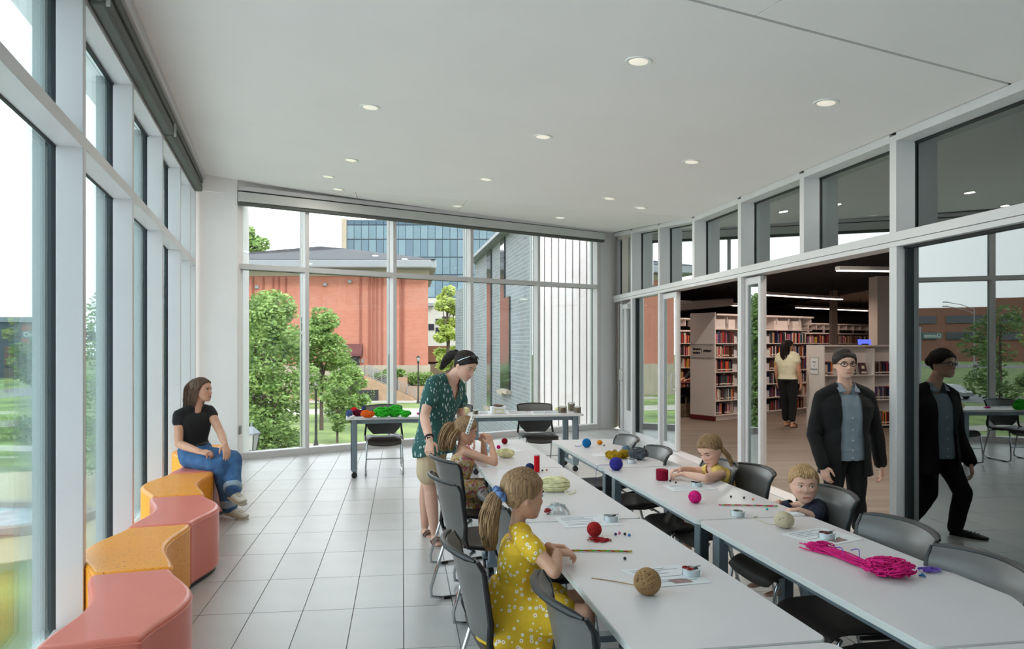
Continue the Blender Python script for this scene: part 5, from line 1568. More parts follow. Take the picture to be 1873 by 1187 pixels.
def cut(me, pred):
    """delete vertices where pred(Nx3) is True"""
    a = mesh_np(me); kill = pred(a)
    bm = bmesh.new(); bm.from_mesh(me); bm.verts.ensure_lookup_table()
    bmesh.ops.delete(bm, geom=[bm.verts[i] for i in np.nonzero(kill)[0]], context='VERTS')
    for _ in range(8):
        new = {}
        for v in bm.verts:
            nb = [e.other_vert(v) for e in v.link_edges if e.is_boundary]
            if len(nb) == 2: new[v] = v.co * .4 + (nb[0].co + nb[1].co) * .3
        for v, c in new.items(): v.co = c
    bm.to_mesh(me); bm.free(); me.update(); return me
def wrinkle(me, amp, scale, seed=0, stretch=(1, 1, 1)):
    a = mesh_np(me); n = np.empty(len(me.vertices) * 3); me.vertices.foreach_get('normal', n); n = n.reshape(-1, 3)
    st = np.array(stretch) * scale
    k = np.array([mnoise.noise(Vector(p * st) + Vector((seed, seed * 2, 0))) + .5 * mnoise.noise(Vector(p * st * 2.1) + Vector((seed, 7, seed))) for p in a])
    set_np(me, a + n * (k * amp)[:, None])
def smooth_shade(me):
    me.polygons.foreach_set('use_smooth', [True] * len(me.polygons)); return me
def tint_mat(name, base, rough=.5, sss=.12, bump=.05):
    """skin whose colour comes from base times a per-vertex complexion"""
    if name in MATS: return MATS[name]
    m = mat(name, base, rough, 0, .05, 18, bump=bump, bscale=220, sss=sss, spec=.4)
    nt = m.node_tree; b = nt.nodes['Principled BSDF']; src = b.inputs['Base Color'].links[0].from_socket
    at_ = nt.nodes.new('ShaderNodeAttribute'); at_.attribute_name = 'complexion'
    mx = nt.nodes.new('ShaderNodeMix'); mx.data_type = 'RGBA'; mx.blend_type = 'MULTIPLY'; mx.inputs[0].default_value = 1
    nt.links.new(src, mx.inputs[6]); nt.links.new(at_.outputs['Color'], mx.inputs[7]); nt.links.new(mx.outputs[2], b.inputs['Base Color'])
    return m
SKIN = tint_mat('fair_skin', rgb(226, 178, 156)); SKIN2 = tint_mat('warm_skin', rgb(200, 146, 120)); SKIN3 = tint_mat('tan_skin', rgb(206, 156, 130))
def hair_mat(name, c0, c1):
    if name in MATS: return MATS[name]
    m = mat(name, c0, .55, 0, .0, 5.0, stretch=(26, 26, 2.2), col2=c1, bump=.55, bscale=7, spec=.3, detail=6)
    m.node_tree.nodes['Principled BSDF'].inputs['Anisotropic'].default_value = .3
    return m
HAIR_BROWN = hair_mat('brown_hair', rgb(60, 42, 32), rgb(104, 74, 54)); HAIR_DARK = hair_mat('dark_hair', rgb(20, 15, 13), rgb(46, 34, 28))
HAIR_FAIR = hair_mat('dark_blond_hair', rgb(118, 88, 62), rgb(176, 140, 102)); HAIR_SANDY = hair_mat('sandy_hair', rgb(112, 82, 56), rgb(172, 136, 96))
M_EYEW = mat('eye_white', rgb(232, 226, 220), .25, 0, .01); M_IRIS = mat('iris_dark', rgb(52, 36, 28), .15, 0, .1, 200)
M_BROW = mat('brow_hair', rgb(70, 50, 38), .7, 0, .1, 80); M_MOUTH = mat('mouth_line', rgb(120, 62, 58), .5, 0, .05)

HEADP = [(0.00, .335, .11, .075), (.03, .375, .03, .13), (.07, .392, -.03, .175), (.12, .382, -.10, .215), (.175, .398, -.17, .242), (.205, .404, -.20, .253), (.25, .396, -.26, .272), (.33, .402, -.34, .298),
         (.42, .400, -.405, .322), (.50, .380, -.445, .334), (.57, .402, -.465, .340), (.68, .392, -.470, .345), (.80, .335, -.435, .318), (.89, .240, -.360, .252), (.95, .145, -.265, .170), (.985, .06, -.17, .09), (1.0, 0, -.10, .03)]
def headprof(z):
    for i in range(len(HEADP) - 1):
        a, b = HEADP[i], HEADP[i + 1]
        if z <= b[0]:
            t = (z - a[0]) / (b[0] - a[0]); t = t * t * (3 - 2 * t) * .4 + t * .6
            return tuple(a[k] + (b[k] - a[k]) * t for k in (1, 2, 3))
    return HEADP[-1][1:]
def head_grid(h, child=0.0, off=0.0, nose=1.0, nz=44, na=48):
    """local head: x right of the person, y forward, z up, origin at head centre"""
    pts = []
    for i in range(nz):
        z = i / (nz - 1); z = z + .06 * math.sin(2 * math.pi * z) * -.3
        z = min(1, max(0, z))
        f, b, w = headprof(z)
        if child:
            w *= 1 + .05 * child * (1 - abs(z - .35)); f -= .012 * child * (1 if z < .35 else 0); w += .02 * child * math.exp(-((z - .25) / .15) ** 2)
        c, hd = (f + b) / 2, (f - b) / 2
        for j in range(na):
            a = 2 * math.pi * j / na
            sa, ca = math.sin(a), math.cos(a)
            x = w * math.copysign(abs(sa) ** .92, sa); y = c + hd * math.copysign(abs(ca) ** .92, ca)
            if ca > 0 and off == 0:
                fx = math.exp(-(x / .055) ** 2)
                if .28 < z < .56:
                    t = (.56 - z) / (.56 - .345) if z > .345 else max(0, (z - .28) / .065)
                    y += fx * (.115 * t ** 1.25 if z > .345 else .115 * t) * nose * (1 - .35 * child)
                for sx in (-1, 1):
                    y -= .036 * math.exp(-((x - sx * .145) / .075) ** 2 - ((z - .495) / .045) ** 2)
                    y += .014 * math.exp(-((x - sx * .18) / .09) ** 2 - ((z - .375) / .07) ** 2) * (1 + child)
                    y += .012 * math.exp(-((x - sx * .055) / .03) ** 2 - ((z - .325) / .025) ** 2)
                lx = math.exp(-(x / .11) ** 2)
                y += lx * (.022 * math.exp(-((z - .212) / .017) ** 2) + .022 * math.exp(-((z - .170) / .018) ** 2) - .014 * math.exp(-((z - .191) / .008) ** 2) - .012 * math.exp(-((z - .125) / .03) ** 2))
            nrm = Vector((x / .34, (y + .03) / .44, (z - .5) / .5)); nrm.normalize()
            pts.append(Vector((x, y, z - .5)) * h + nrm * off)
    fs = []
    for i in range(nz - 1):
        for j in range(na):
            fs.append((i * na + (j + 1) % na, i * na + j, (i + 1) * na + j, (i + 1) * na + (j + 1) % na))
    fs.append(tuple(range(na))); fs.append(tuple(range(nz * na - 1, (nz - 1) * na - 1, -1)))
    return pts, fs

class Human:
    def __init__(s, label, base, J, stature, headh, skin, hf, hu=(0, 0, 1), child=0.0, voxel=.006, girth=1.0, name='person', group=None, nose=1.0):
        s.J = {k: Vector(v) for k, v in J.items()}; s.base = Vector(base); s.k = stature / 1.68; s.child = child; s.g = girth
        s.h = headh; s.skin = skin; s.voxel = voxel; s.nose = nose
        s.t = thing(name, label, 'person', s.base, group=group)
        f = Vector(hf).normalized(); u = Vector(hu); u = (u - f * u.dot(f)).normalized(); r = f.cross(u)
        s.HR = Matrix((r, f, u)).transposed(); s.hc = s.J['head']
        s.b = MB()
        s.lat_s = (s.J['shL'] - s.J['shR']).normalized(); s.lat_h = (s.J['hipL'] - s.J['hipR']).normalized()
        s.pel = (s.J['hipL'] + s.J['hipR']) / 2
        s.chest = (s.J['shL'] + s.J['shR']) / 2
        s.sw = (s.J['shL'] - s.J['shR']).length / 2; s.hw = (s.J['hipL'] - s.J['hipR']).length / 2
        # spine
        s.neck = s.J['neck']
        mid = s.J.get('waist', lerp(s.pel, s.chest, .45))
        s.spine = lambda t: (s.pel * ((1 - t) ** 2) + (mid * 2 - (s.pel + s.chest) / 2) * (2 * t * (1 - t)) + s.chest * (t * t))
    def H(s, x, y, z):
        return s.hc + s.HR @ Vector((x * s.h, y * s.h, z * s.h))
    def axes(s, t):
        c = s.spine(t); up_ = (s.spine(min(1.0, t + .05)) - s.spine(max(0, t - .05))).normalized()
        la = lerp(s.lat_h, s.lat_s, min(1, max(0, t))); la = (la - up_ * la.dot(up_)).normalized()
        return c, la, la.cross(up_), up_
    TS = [(-.28, .40, .085, 2.2), (-.16, .86, .112, 2.3), (-.02, 1.0, .118, 2.3), (.12, .98, .112, 2.3), (.30, .86, .100, 2.3), (.42, .80, .095, 2.3), (.58, .86, .104, 2.3), (.74, .95, .114, 2.3), (.88, 1.0, .108, 2.4), (.97, .92, .088, 2.3), (1.04, .62, .066, 2.2), (1.10, .36, .055, 2)]
    def torso(s, mb, off=0.0, t0=-.3, t1=1.2, belly=0.0):
        rings = []
        ts = [q for q in s.TS if t0 <= q[0] <= t1]
        for t, wf, d, p in ts:
            if t > .9: wf *= .93
            c, la, fw, up_ = s.axes(t)
            if t < 0: c = s.pel + up_ * (t * (s.chest - s.pel).length)
            if t > 1: c = s.chest + up_ * ((t - 1) * (s.chest - s.pel).length)
            half = (lerp(.165, s.sw / s.k + .02, min(1, max(0, t)))) * s.k * wf * s.g
            bl = belly * math.exp(-((t - .25) / .25) ** 2)
            rings.append((c + fw * (bl * .5), la, fw, half + off, d * s.k * s.g + off + bl * .5, p))
        loft(mb, rings)
        if t1 > .95:
            nb = lerp(s.neck, s.chest, .15)
            for S in 'LR':
                sh = s.J['sh' + S]; q = lerp(sh, s.chest, .12) + V(0, 0, .012 * s.k)
                mb.tube([nb + V(0, 0, .012 * s.k), lerp(nb, q, .5) + V(0, 0, .004), q], [.046 * s.k + off * .6, .046 * s.k + off * .8, .040 * s.k + off], 12)
    def limb(s, mb, pts, rs, off=0.0, n=14):
        P_, R_ = [], []
        for i in range(len(pts) - 1):
            m = 5
            for q in range(m):
                t = q / m; P_.append(lerp(pts[i], pts[i + 1], t)); R_.append(rs[i] + (rs[i + 1] - rs[i]) * t + off)
        P_.append(pts[-1]); R_.append(rs[-1] + off)
        mb.tube(P_, R_, n)
        for p, r_ in zip(pts, rs): mb.ellipsoid(p, (r_ + off,) * 3, nu=12, nv=8)
    def armr(s): return [x * s.k for x in (.047, .044, .038, .040, .035, .026)]
    def arm_pts(s, S):
        a, e, w = s.J['sh' + S], s.J['el' + S], s.J['wr' + S]
        return [a, lerp(a, e, .5), e, lerp(e, w, .28), lerp(e, w, .62), w]
    def legr(s): return [x * s.k * s.g for x in (.088, .074, .054, .056, .047, .034)]
    def leg_pts(s, S):
        a, e, w = s.J['hip' + S], s.J['kn' + S], s.J['an' + S]
        cal = lerp(e, w, .3)
        return [a, lerp(a, e, .5), e, cal, lerp(e, w, .62), w]
    def body(s, arms='LR', legs='LR', feet='LR'):
        s.torso(s.b, -.004)
        for S in arms: s.limb(s.b, s.arm_pts(S), s.armr())
        for S in legs: s.limb(s.b, s.leg_pts(S), s.legr())
        for S in legs:
            if S in feet and 'toe' + S in s.J: s.foot(s.b, S)
        # neck and head
        nr = (.052 if not s.child else .046 - .006 * s.child) * s.k ** .8
        hb = s.H(0, -.06, -.22)
        s.limb(s.b, [s.neck - V(0, 0, .03 * s.k), lerp(s.neck, hb, .5), hb], [nr * 1.22, nr, nr * 1.02])
        pts, fs = head_grid(s.h, s.child, 0.0, s.nose)
        s.b.add([s.hc + s.HR @ p for p in pts], fs)
        for sx in (-1, 1):
            R = s.HR @ Matrix.Rotation(sx * .35, 3, 'Z')
            s.b.ellipsoid(s.H(sx * .335, -.03, -.06), (.028 * s.h, .075 * s.h, .125 * s.h), R, 12, 8)
            s.b.ellipsoid(s.H(sx * .325, .0, -.14), (.026 * s.h, .045 * s.h, .05 * s.h), R, 10, 6)
        return s
    def foot(s, mb, S, off=0.0, z0=None):
        an, toe = s.J['an' + S], s.J['toe' + S]
        f = (toe - an); L = f.length; f.normalize()
        side = f.cross(V(0, 0, 1)).normalized(); up_ = side.cross(f)
        k = s.k
        heel = an - V(f.x, f.y, 0).normalized() * (.035 * k) + V(0, 0, -.045 * k)
        rings = []
        for t, w, h in ((0, .024, .028), (.12, .032, .036), (.35, .033, .036), (.6, .040, .028), (.8, .043, .020), (.95, .034, .014), (1.0, .018, .010)):
            c = lerp(heel, toe, t)
            rings.append((c, side, up_, w * k + off, h * k + off, 2.3))
        loft(mb, rings, 16)
    def hand(s, S, fwd, nrm, curl=.45, thumb=.6, spread=1.0, size=1.0, target=None):
        """fwd: towards the fingers, nrm: out of the back of the hand; thumb on the side fwd x nrm (times side)"""
        w = s.J['wr' + S]; f = Vector(fwd).normalized(); n = Vector(nrm); n = (n - f * n.dot(f)).normalized()
        sd = f.cross(n) * (1 if S == 'L' else -1)
        k = s.k * size * (1.0 if not s.child else 1.02)
        mb = s.b
        rings = []
        for t, ww, dd in ((-.01, .024, .021), (.02, .029, .017), (.05, .037, .015), (.08, .041, .014), (.098, .040, .012)):
            rings.append((w + f * (t * k), sd, n, ww * k, dd * k, 2.6))
        loft(mb, rings, 16)
        for q, (o, b0, L) in enumerate(((.031, .090, .070), (.0105, .096, .078), (-.0105, .092, .072), (-.030, .082, .055))):
            p = w + f * (b0 * k) + sd * (o * k * spread); ang = 0
            pts = [p - f * (.02 * k), p]
            d = f
            for seg, c in zip((.45, .30, .25), (38, 55, 40)):
                ang += math.radians(c) * (curl + .05 * q)
                d = f * math.cos(ang) - n * math.sin(ang) + sd * (o * 1.2 * (spread - .6))
                p = p + d.normalized() * (L * seg * k); pts.append(p)
            r0 = max(.0082 * k, s.voxel * 1.15)
            mb.tube(pts, [r0 * 1.1, r0 * 1.05, r0, r0 * .95, r0 * .8], 8); mb.ellipsoid(pts[-1], (r0 * .82,) * 3, nu=8, nv=6)
        p0 = w + f * (.022 * k) + sd * (.028 * k) - n * (.004 * k)
        d1 = (f * .62 + sd * .72 - n * .35 * thumb).normalized(); d2 = (f * .88 + sd * (.35 - .45 * thumb) - n * .5 * thumb).normalized()
        p1 = p0 + d1 * (.034 * k); p2 = p1 + d2 * (.030 * k); p3 = p2 + d2 * (.024 * k)
        r0 = max(.0100 * k, s.voxel * 1.2)
        mb.tube([p0, p1, p2, p3], [r0 * 1.4, r0 * 1.15, r0, r0 * .8], 8); mb.ellipsoid(p3, (r0 * .8,) * 3, nu=8, nv=6)
        return s
    def part(s, name, me, material, parent=None, shift=True):
        if shift: set_np(me, mesh_np(me) - np.array(s.base))
        o = place(name, me, None, parent or s.t); me.materials.clear()
        for m in (material if isinstance(material, list) else [material]): me.materials.append(m)
        smooth_shade(me)
        return o
    def finish_body(s, blush=1.0):
        me = remesh(s.b, s.voxel, 3, 'body', .45)
        a = mesh_np(me); R = np.array(s.HR); loc = (a - np.array(s.hc)) @ R / s.h        # head local coordinates
        x, y, z = loc[:, 0], loc[:, 1], loc[:, 2] + .5
        col = np.ones((len(a), 4))
        face = (y > .15) & (np.abs(loc).max(1) < .7)
        lip = np.exp(-(x / .085) ** 4 - ((z - .192) / .032) ** 4) * face
        ck = (np.exp(-((np.abs(x) - .19) / .08) ** 2 - ((z - .35) / .09) ** 2) + .5 * np.exp(-(x / .06) ** 2 - ((z - .35) / .05) ** 2)) * face
        eyeS = np.exp(-((np.abs(x) - .145) / .07) ** 2 - ((z - .495) / .035) ** 2) * face
        col[:, 1] *= 1 - .46 * lip - .12 * ck * blush - .14 * eyeS; col[:, 2] *= 1 - .42 * lip - .10 * ck * blush - .14 * eyeS; col[:, 0] *= 1 - .10 * lip - .10 * eyeS
        at_ = me.color_attributes.new('complexion', 'FLOAT_COLOR', 'POINT'); at_.data.foreach_set('color', col.ravel())
        s.bo = s.part('body', me, s.skin)
        return s
    def face(s, brow=M_BROW, gaze=(0, 1, 0), lid=.0, iris=M_IRIS, brow_t=1.0):
        for sx in (-1, 1):
            c = s.H(sx * .142, .312, -.005); r = .055 * s.h
            m_ = MB(); m_.ellipsoid(c, (r, r, r), s.HR, 16, 12); eo = s.part('eye', m_.mesh('eye'), M_EYEW, s.bo)
            g = (s.HR @ Vector(gaze)).normalized()
            m_ = MB(); cc = c + g * (r * .72); u = g.orthogonal().normalized(); Rg = Matrix((u, g.cross(u), g)).transposed()
            m_.ellipsoid(cc, (r * .50, r * .50, r * .33), Rg, 14, 8); s.part('iris', m_.mesh('iris'), iris, s.bo)
            for e0, e1, nm in ((math.radians(16 - 34 * lid), math.radians(88), 'eyelid'), (math.radians(-88), math.radians(-24), 'eyelid')):
                m_ = MB()
                m_.grid(lambda u_, v_: c + s.HR @ (Vector((math.sin((u_ - .5) * 2.6) * math.cos(e0 + (e1 - e0) * v_), math.cos((u_ - .5) * 2.6) * math.cos(e0 + (e1 - e0) * v_), math.sin(e0 + (e1 - e0) * v_))) * (r * 1.07)), 12, 8)
                lm = m_.mesh('eyelid'); ca = lm.color_attributes.new('complexion', 'FLOAT_COLOR', 'POINT'); ca.data.foreach_set('color', np.tile([.93, .86, .86, 1.0], len(lm.vertices)))
                s.part('eyelid', lm, s.skin, s.bo)
            # upper lid / lash line
            pts = [s.H(sx * (.145 + (u_ - .5) * .135), .346 + .030 * math.sin(math.pi * u_) - .010, .004 + .020 * math.sin(math.pi * u_) - lid * .034) for u_ in np.linspace(0, 1, 7)]
            m_ = MB(); m_.tube(pts, [.004 * s.h] + [.010 * s.h] * 5 + [.004 * s.h], 6); s.part('eyelash', m_.mesh('eyelash'), brow, s.bo)
            pts = [s.H(sx * (.07 + .15 * u_), .405 - .075 * u_ ** 2 - .004, .075 + .022 * math.sin(math.pi * min(1, u_ * .9 + .05)) - .01 * u_) for u_ in np.linspace(0, 1, 7)]
            m_ = MB(); m_.tube(pts, [.008 * s.h * brow_t] + [.013 * s.h * brow_t] * 4 + [.009 * s.h * brow_t, .004 * s.h], 6); s.part('eyebrow', m_.mesh('eyebrow'), brow, s.bo)
        m_ = MB(); m_.tube([s.H(x_, .418 - 1.9 * x_ * x_ - .012 * s.child, -.3085 + .9 * x_ * x_) for x_ in np.linspace(-.085, .085, 9)], [.002 * s.h] + [.0055 * s.h] * 7 + [.002 * s.h], 6); s.part('mouth_line', m_.mesh('mouth_line'), M_MOUTH, s.bo)
        return s
    def hair_cap(s, material, off=.012, hairline=.72, side=.05, nape=.18, extra=None, name='hair', part_line=False, fringe=0.0, voxel=None, wr=.003):
        """skull cap cut along the hairline; extra(mb) adds locks before remeshing"""
        pts, fs = head_grid(s.h, s.child, off, s.nose)
        a = np.array([tuple(p) for p in pts]) / s.h
        mb = MB()
        x, y, z = a[:, 0], a[:, 1], a[:, 2] + .5
        def isface(x, y, z):
            line = (hairline - .38) + 1.15 * y + .014 * np.sin(x * 47) + .012 * np.sin(x * 23 + 1)
            return ((z < line) & (y > side - .08)) | (z < nape) | ((y > -.12) & (z < .47) & (np.abs(x) > .2)) | ((y > -.18) & (z < .40))
        m_ = MB(); m_.add([tuple(p) for p in pts], fs)
        me = bpy.data.meshes.new('hair'); me.from_pydata(m_.v, [], m_.f); me.update()
        cut(me, lambda v: isface(v[:, 0] / s.h, v[:, 1] / s.h, v[:, 2] / s.h + .5))
        sol = bpy.data.objects.new('tmp', me); COL.objects.link(sol)
        md = sol.modifiers.new('s', 'SOLIDIFY'); md.thickness = off * 1.6; md.offset = -1 if True else 1
        dg = bpy.context.evaluated_depsgraph_get(); dg.update(); me2 = bpy.data.meshes.new_from_object(sol.evaluated_get(dg)); bpy.data.objects.remove(sol)
        vs = [s.hc + s.HR @ v.co for v in me2.vertices]
        mb.add(vs, [tuple(p.vertices) for p in me2.polygons])
        if extra: extra(mb)
        me = remesh(mb, voxel or s.voxel * .9, 3, name)
        # strand relief running from crown to ends (in head space)
        A = mesh_np(me); L = (A - np.array(s.hc)) @ np.array(s.HR) / s.h
        n = np.empty(len(me.vertices) * 3); me.vertices.foreach_get('normal', n); n = n.reshape(-1, 3)
        ang = np.arctan2(L[:, 0], L[:, 1] + .2)
        k = np.array([mnoise.noise(Vector((q * 14, zz * 1.6, 3.3))) + .6 * mnoise.noise(Vector((q * 31, zz * 2.4, 9.1))) for q, zz in zip(ang, L[:, 2])])
        set_np(me, A + n * (k * wr)[:, None])
        return s.part(name, me, material)
    def skull(s, d, lift=.04):
        """point just outside the skull in head direction d"""
        d = Vector(d); q = math.sqrt((d.x / .345) ** 2 + (d.y / .435) ** 2 + (d.z / .5) ** 2)
        d = d / q
        n = Vector((d.x / .345 ** 2, d.y / .435 ** 2, d.z / .25)).normalized()
        p = d + n * lift
        return s.H(p.x, p.y - .03, p.z)
    def comb(s, name, pairs, material, r=.004, lift=.03, seed=0):
        """strands lying on the skull from one direction to another"""
        paths = []
        for a, b in pairs:
            a, b = Vector(a).normalized(), Vector(b).normalized()
            paths.append([s.skull(a.slerp(b, t) if a.angle(b) > .05 else a, lift + .012 * math.sin(math.pi * t)) for t in np.linspace(0, 1, 6)])
        return s.locks(name, paths, material, r, .6, seed, .001, n=5)
    def comb_back(s, material, to, n=46, r=.004, seed=0, z0=.42):
        rr = random.Random(seed); pr = []
        for q in range(n):
            u = -1 + 2 * q / (n - 1); a = u * 1.62
            y = .74 * math.cos(a * .62) + rr.uniform(-.03, .03); x = math.sin(a) * .74; z = .62 * math.cos(a) + .16
            pr.append(((x, y * (1 if abs(u) < .8 else .6), z), (to[0] + rr.uniform(-.06, .06), to[1], to[2] + rr.uniform(-.06, .06))))
            x2 = math.sin(a) * rr.uniform(.3, .8); pr.append(((x2, rr.uniform(-.1, .5), .75), (to[0] + rr.uniform(-.06, .06), to[1], to[2] + rr.uniform(-.06, .06))))
        for sx in (-1, 1):
            for q in range(13):
                pr.append(((sx * (.30 + .045 * q), .86 - .055 * q, .60 - .055 * q), (sx * .5, -.85, to[2] - .3 + .04 * q)))
        return s.comb('combed_hair', pr, material, r, seed=seed)
    def locks(s, name, paths, material, r=.008, taper=.25, seed=0, wob=.004, parent=None, n=6):
        """bundle of wavy strands; paths: list of point lists"""
        m_ = MB(); rr = random.Random(seed)
        for pts in paths:
            pts = [Vector(p) for p in pts]
            # resample smoothly (Catmull-Rom)
            out = []
            for i in range(len(pts) - 1):
                p0, p1, p2, p3 = pts[max(0, i - 1)], pts[i], pts[i + 1], pts[min(len(pts) - 1, i + 2)]
                for q in range(5):
                    t = q / 5; out.append(.5 * ((2 * p1) + (p2 - p0) * t + (2 * p0 - 5 * p1 + 4 * p2 - p3) * t * t + (3 * p1 - p0 - 3 * p2 + p3) * t ** 3))
            out.append(pts[-1])
            ph = rr.uniform(0, 6.28); am = rr.uniform(.3, 1) * wob
            K = len(out)
            out = [p + V(math.sin(ph + i * .9), math.cos(ph * 1.3 + i * .8), 0) * (am * i / K) for i, p in enumerate(out)]
            q = r * rr.uniform(.75, 1.25)
            m_.tube(out, [q * (1 - (1 - taper) * (i / (K - 1)) ** 2.2) * (.55 + .45 * min(1, i / 2)) for i in range(K)], n)
        return s.part(name, m_.mesh(name), material, parent)
    def bundle(s, name, spine, radius, n, material, r=.008, seed=0, flat=1.0, end=.4, wob=.006, parent=None, core=True):
        """locks spread round a spine: radius list per spine point"""
        rr = random.Random(seed); paths = []
        sp = [Vector(p) for p in spine]
        for q in range(n):
            a = rr.uniform(0, 6.283); u = math.sqrt(rr.random()); path = []
            for i, p in enumerate(sp):
                t = (sp[min(i + 1, len(sp) - 1)] - sp[max(i - 1, 0)]).normalized(); e1 = t.orthogonal().normalized() if abs(t.x) > .9 else (V(1, 0, 0) - t * t.x).normalized(); e2 = t.cross(e1)
                path.append(p + (e1 * math.cos(a) + e2 * math.sin(a) * flat) * (radius[i] * u))
            if rr.random() < .4: path[-1] = lerp(path[-2], path[-1], rr.uniform(.4, .95))
            paths.append(path)
        return s.locks(name, paths, material, r, .3, seed, wob, parent)
def cloth(mb, voxel, it, name, amp=.004, scale=9, seed=0, stretch=(1, 1, 1), pred=None, fac=.5):
    me = remesh(mb, voxel, it, name, fac)
    if amp: wrinkle(me, amp, scale, seed, stretch)
    if pred: cut(me, pred)
    return me
def cubic(pts, n=6):
    out = []
    for i in range(len(pts) - 1):
        p0, p1, p2, p3 = pts[max(0, i - 1)], pts[i], pts[i + 1], pts[min(len(pts) - 1, i + 2)]
        for q in range(n):
            t = q / n; out.append(.5 * ((2 * p1) + (p2 - p0) * t + (2 * p0 - 5 * p1 + 4 * p2 - p3) * t * t + (3 * p1 - p0 - 3 * p2 + p3) * t ** 3))
    return out + [pts[-1]]
# ---------------------------------------------------------------- cloth materials
def dots_mat(name, base, dot, core, scale, r0, r1, stretch=(1, 1, 1), rough=.8):
    if name in MATS: return MATS[name]
    m = mat(name, base, rough, 0, .06, 6, bump=.15, bscale=260)
    nt = m.node_tree; b = nt.nodes['Principled BSDF']; src = b.inputs['Base Color'].links[0].from_socket
    tc = nt.nodes.new('ShaderNodeTexCoord'); mp = nt.nodes.new('ShaderNodeMapping'); mp.inputs['Scale'].default_value = stretch
    vo = nt.nodes.new('ShaderNodeTexVoronoi'); vo.inputs['Scale'].default_value = scale; vo.inputs['Randomness'].default_value = .75
    nt.links.new(tc.outputs['Object'], mp.inputs[0]); nt.links.new(mp.outputs[0], vo.inputs['Vector'])
    for col, rad in ((dot, r0), (core, r1)):
        if not rad: continue
        lt = nt.nodes.new('ShaderNodeMath'); lt.operation = 'LESS_THAN'; lt.inputs[1].default_value = rad; nt.links.new(vo.outputs['Distance'], lt.inputs[0])
        mx = nt.nodes.new('ShaderNodeMix'); mx.data_type = 'RGBA'; nt.links.new(lt.outputs[0], mx.inputs[0]); nt.links.new(src, mx.inputs[6]); mx.inputs[7].default_value = (*col, 1); src = mx.outputs[2]
    nt.links.new(src, b.inputs['Base Color'])
    return m
def floral_mat(name):
    m = mat(name, rgb(228, 196, 150), .8, 0, .05, 8, bump=.1, bscale=260)
    nt = m.node_tree; b = nt.nodes['Principled BSDF']; src = b.inputs['Base Color'].links[0].from_socket
    tc = nt.nodes.new('ShaderNodeTexCoord')
    for sc, lo, col, off in ((30, .57, rgb(222, 106, 140), 0), (42, .60, rgb(214, 176, 40), 3), (36, .60, rgb(240, 234, 220), 6), (48, .63, rgb(120, 130, 60), 9), (52, .64, rgb(226, 118, 70), 12)):
        mp = nt.nodes.new('ShaderNodeMapping'); mp.inputs['Location'].default_value = (off, off * .7, off * .3); nt.links.new(tc.outputs['Object'], mp.inputs[0])
        nz = nt.nodes.new('ShaderNodeTexNoise'); nz.inputs['Scale'].default_value = sc; nz.inputs['Detail'].default_value = 1; nt.links.new(mp.outputs[0], nz.inputs['Vector'])
        rp = nt.nodes.new('ShaderNodeValToRGB'); rp.color_ramp.elements[0].position = lo; rp.color_ramp.elements[0].color = (0, 0, 0, 1); rp.color_ramp.elements[1].position = lo + .03; rp.color_ramp.elements[1].color = (1, 1, 1, 1)
        nt.links.new(nz.outputs[0], rp.inputs[0])
        mx = nt.nodes.new('ShaderNodeMix'); mx.data_type = 'RGBA'; nt.links.new(rp.outputs[0], mx.inputs[0]); nt.links.new(src, mx.inputs[6]); mx.inputs[7].default_value = (*col, 1); src = mx.outputs[2]
    nt.links.new(src, b.inputs['Base Color'])
    return m
M_DAISY = dots_mat('yellow_daisy_cotton', rgb(222, 178, 36), rgb(240, 228, 206), rgb(206, 110, 74), 40, .30, .11)
M_TEAL = dots_mat('teal_leaf_print', rgb(40, 88, 84), rgb(196, 214, 206), rgb(60, 110, 104), 25, .27, 0, (2.0, 2.0, .62))
M_FLORAL = floral_mat('floral_cotton')
M_BLACKT = mat('black_jersey', rgb(24, 24, 26), .85, 0, .1, 20, bump=.1, bscale=240)
M_DENIM = mat('blue_denim', rgb(46, 84, 132), .85, 0, .14, 9, bump=.2, bscale=300, col2=rgb(72, 116, 164))
M_DENIM_L = mat('pale_denim_cuff', rgb(146, 166, 184), .85, 0, .1, 30)
M_SNEAK = mat('white_leather', rgb(206, 202, 190), .55, 0, .05, 20)
M_SOLE = mat('sneaker_sole', rgb(196, 190, 174), .7, 0, .05, 20)
M_KHAKI = mat('khaki_cotton', rgb(206, 184, 152), .85, 0, .06, 14, bump=.1, bscale=200)
M_NAVY = mat('navy_jersey', rgb(26, 30, 52), .85, 0, .08, 20)
M_CARDI = mat('black_knit', rgb(18, 18, 19), .95, 0, .15, 60, bump=.2, bscale=180)
M_GREYSH = mat('grey_chambray', rgb(128, 138, 148), .8, 0, .06, 18, bump=.12, bscale=160)
M_CREAM = mat('cream_cotton', rgb(226, 218, 186), .85, 0, .05, 14)
M_SANDAL = mat('brown_sandal', rgb(84, 64, 48), .6, 0, .1, 30)
M_YTOP = mat('yellow_knit', rgb(232, 196, 104), .85, 0, .08, 60, bump=.2, bscale=200)
M_SILVER = mat('silver_metal', rgb(190, 192, 196), .25, .9, .03)

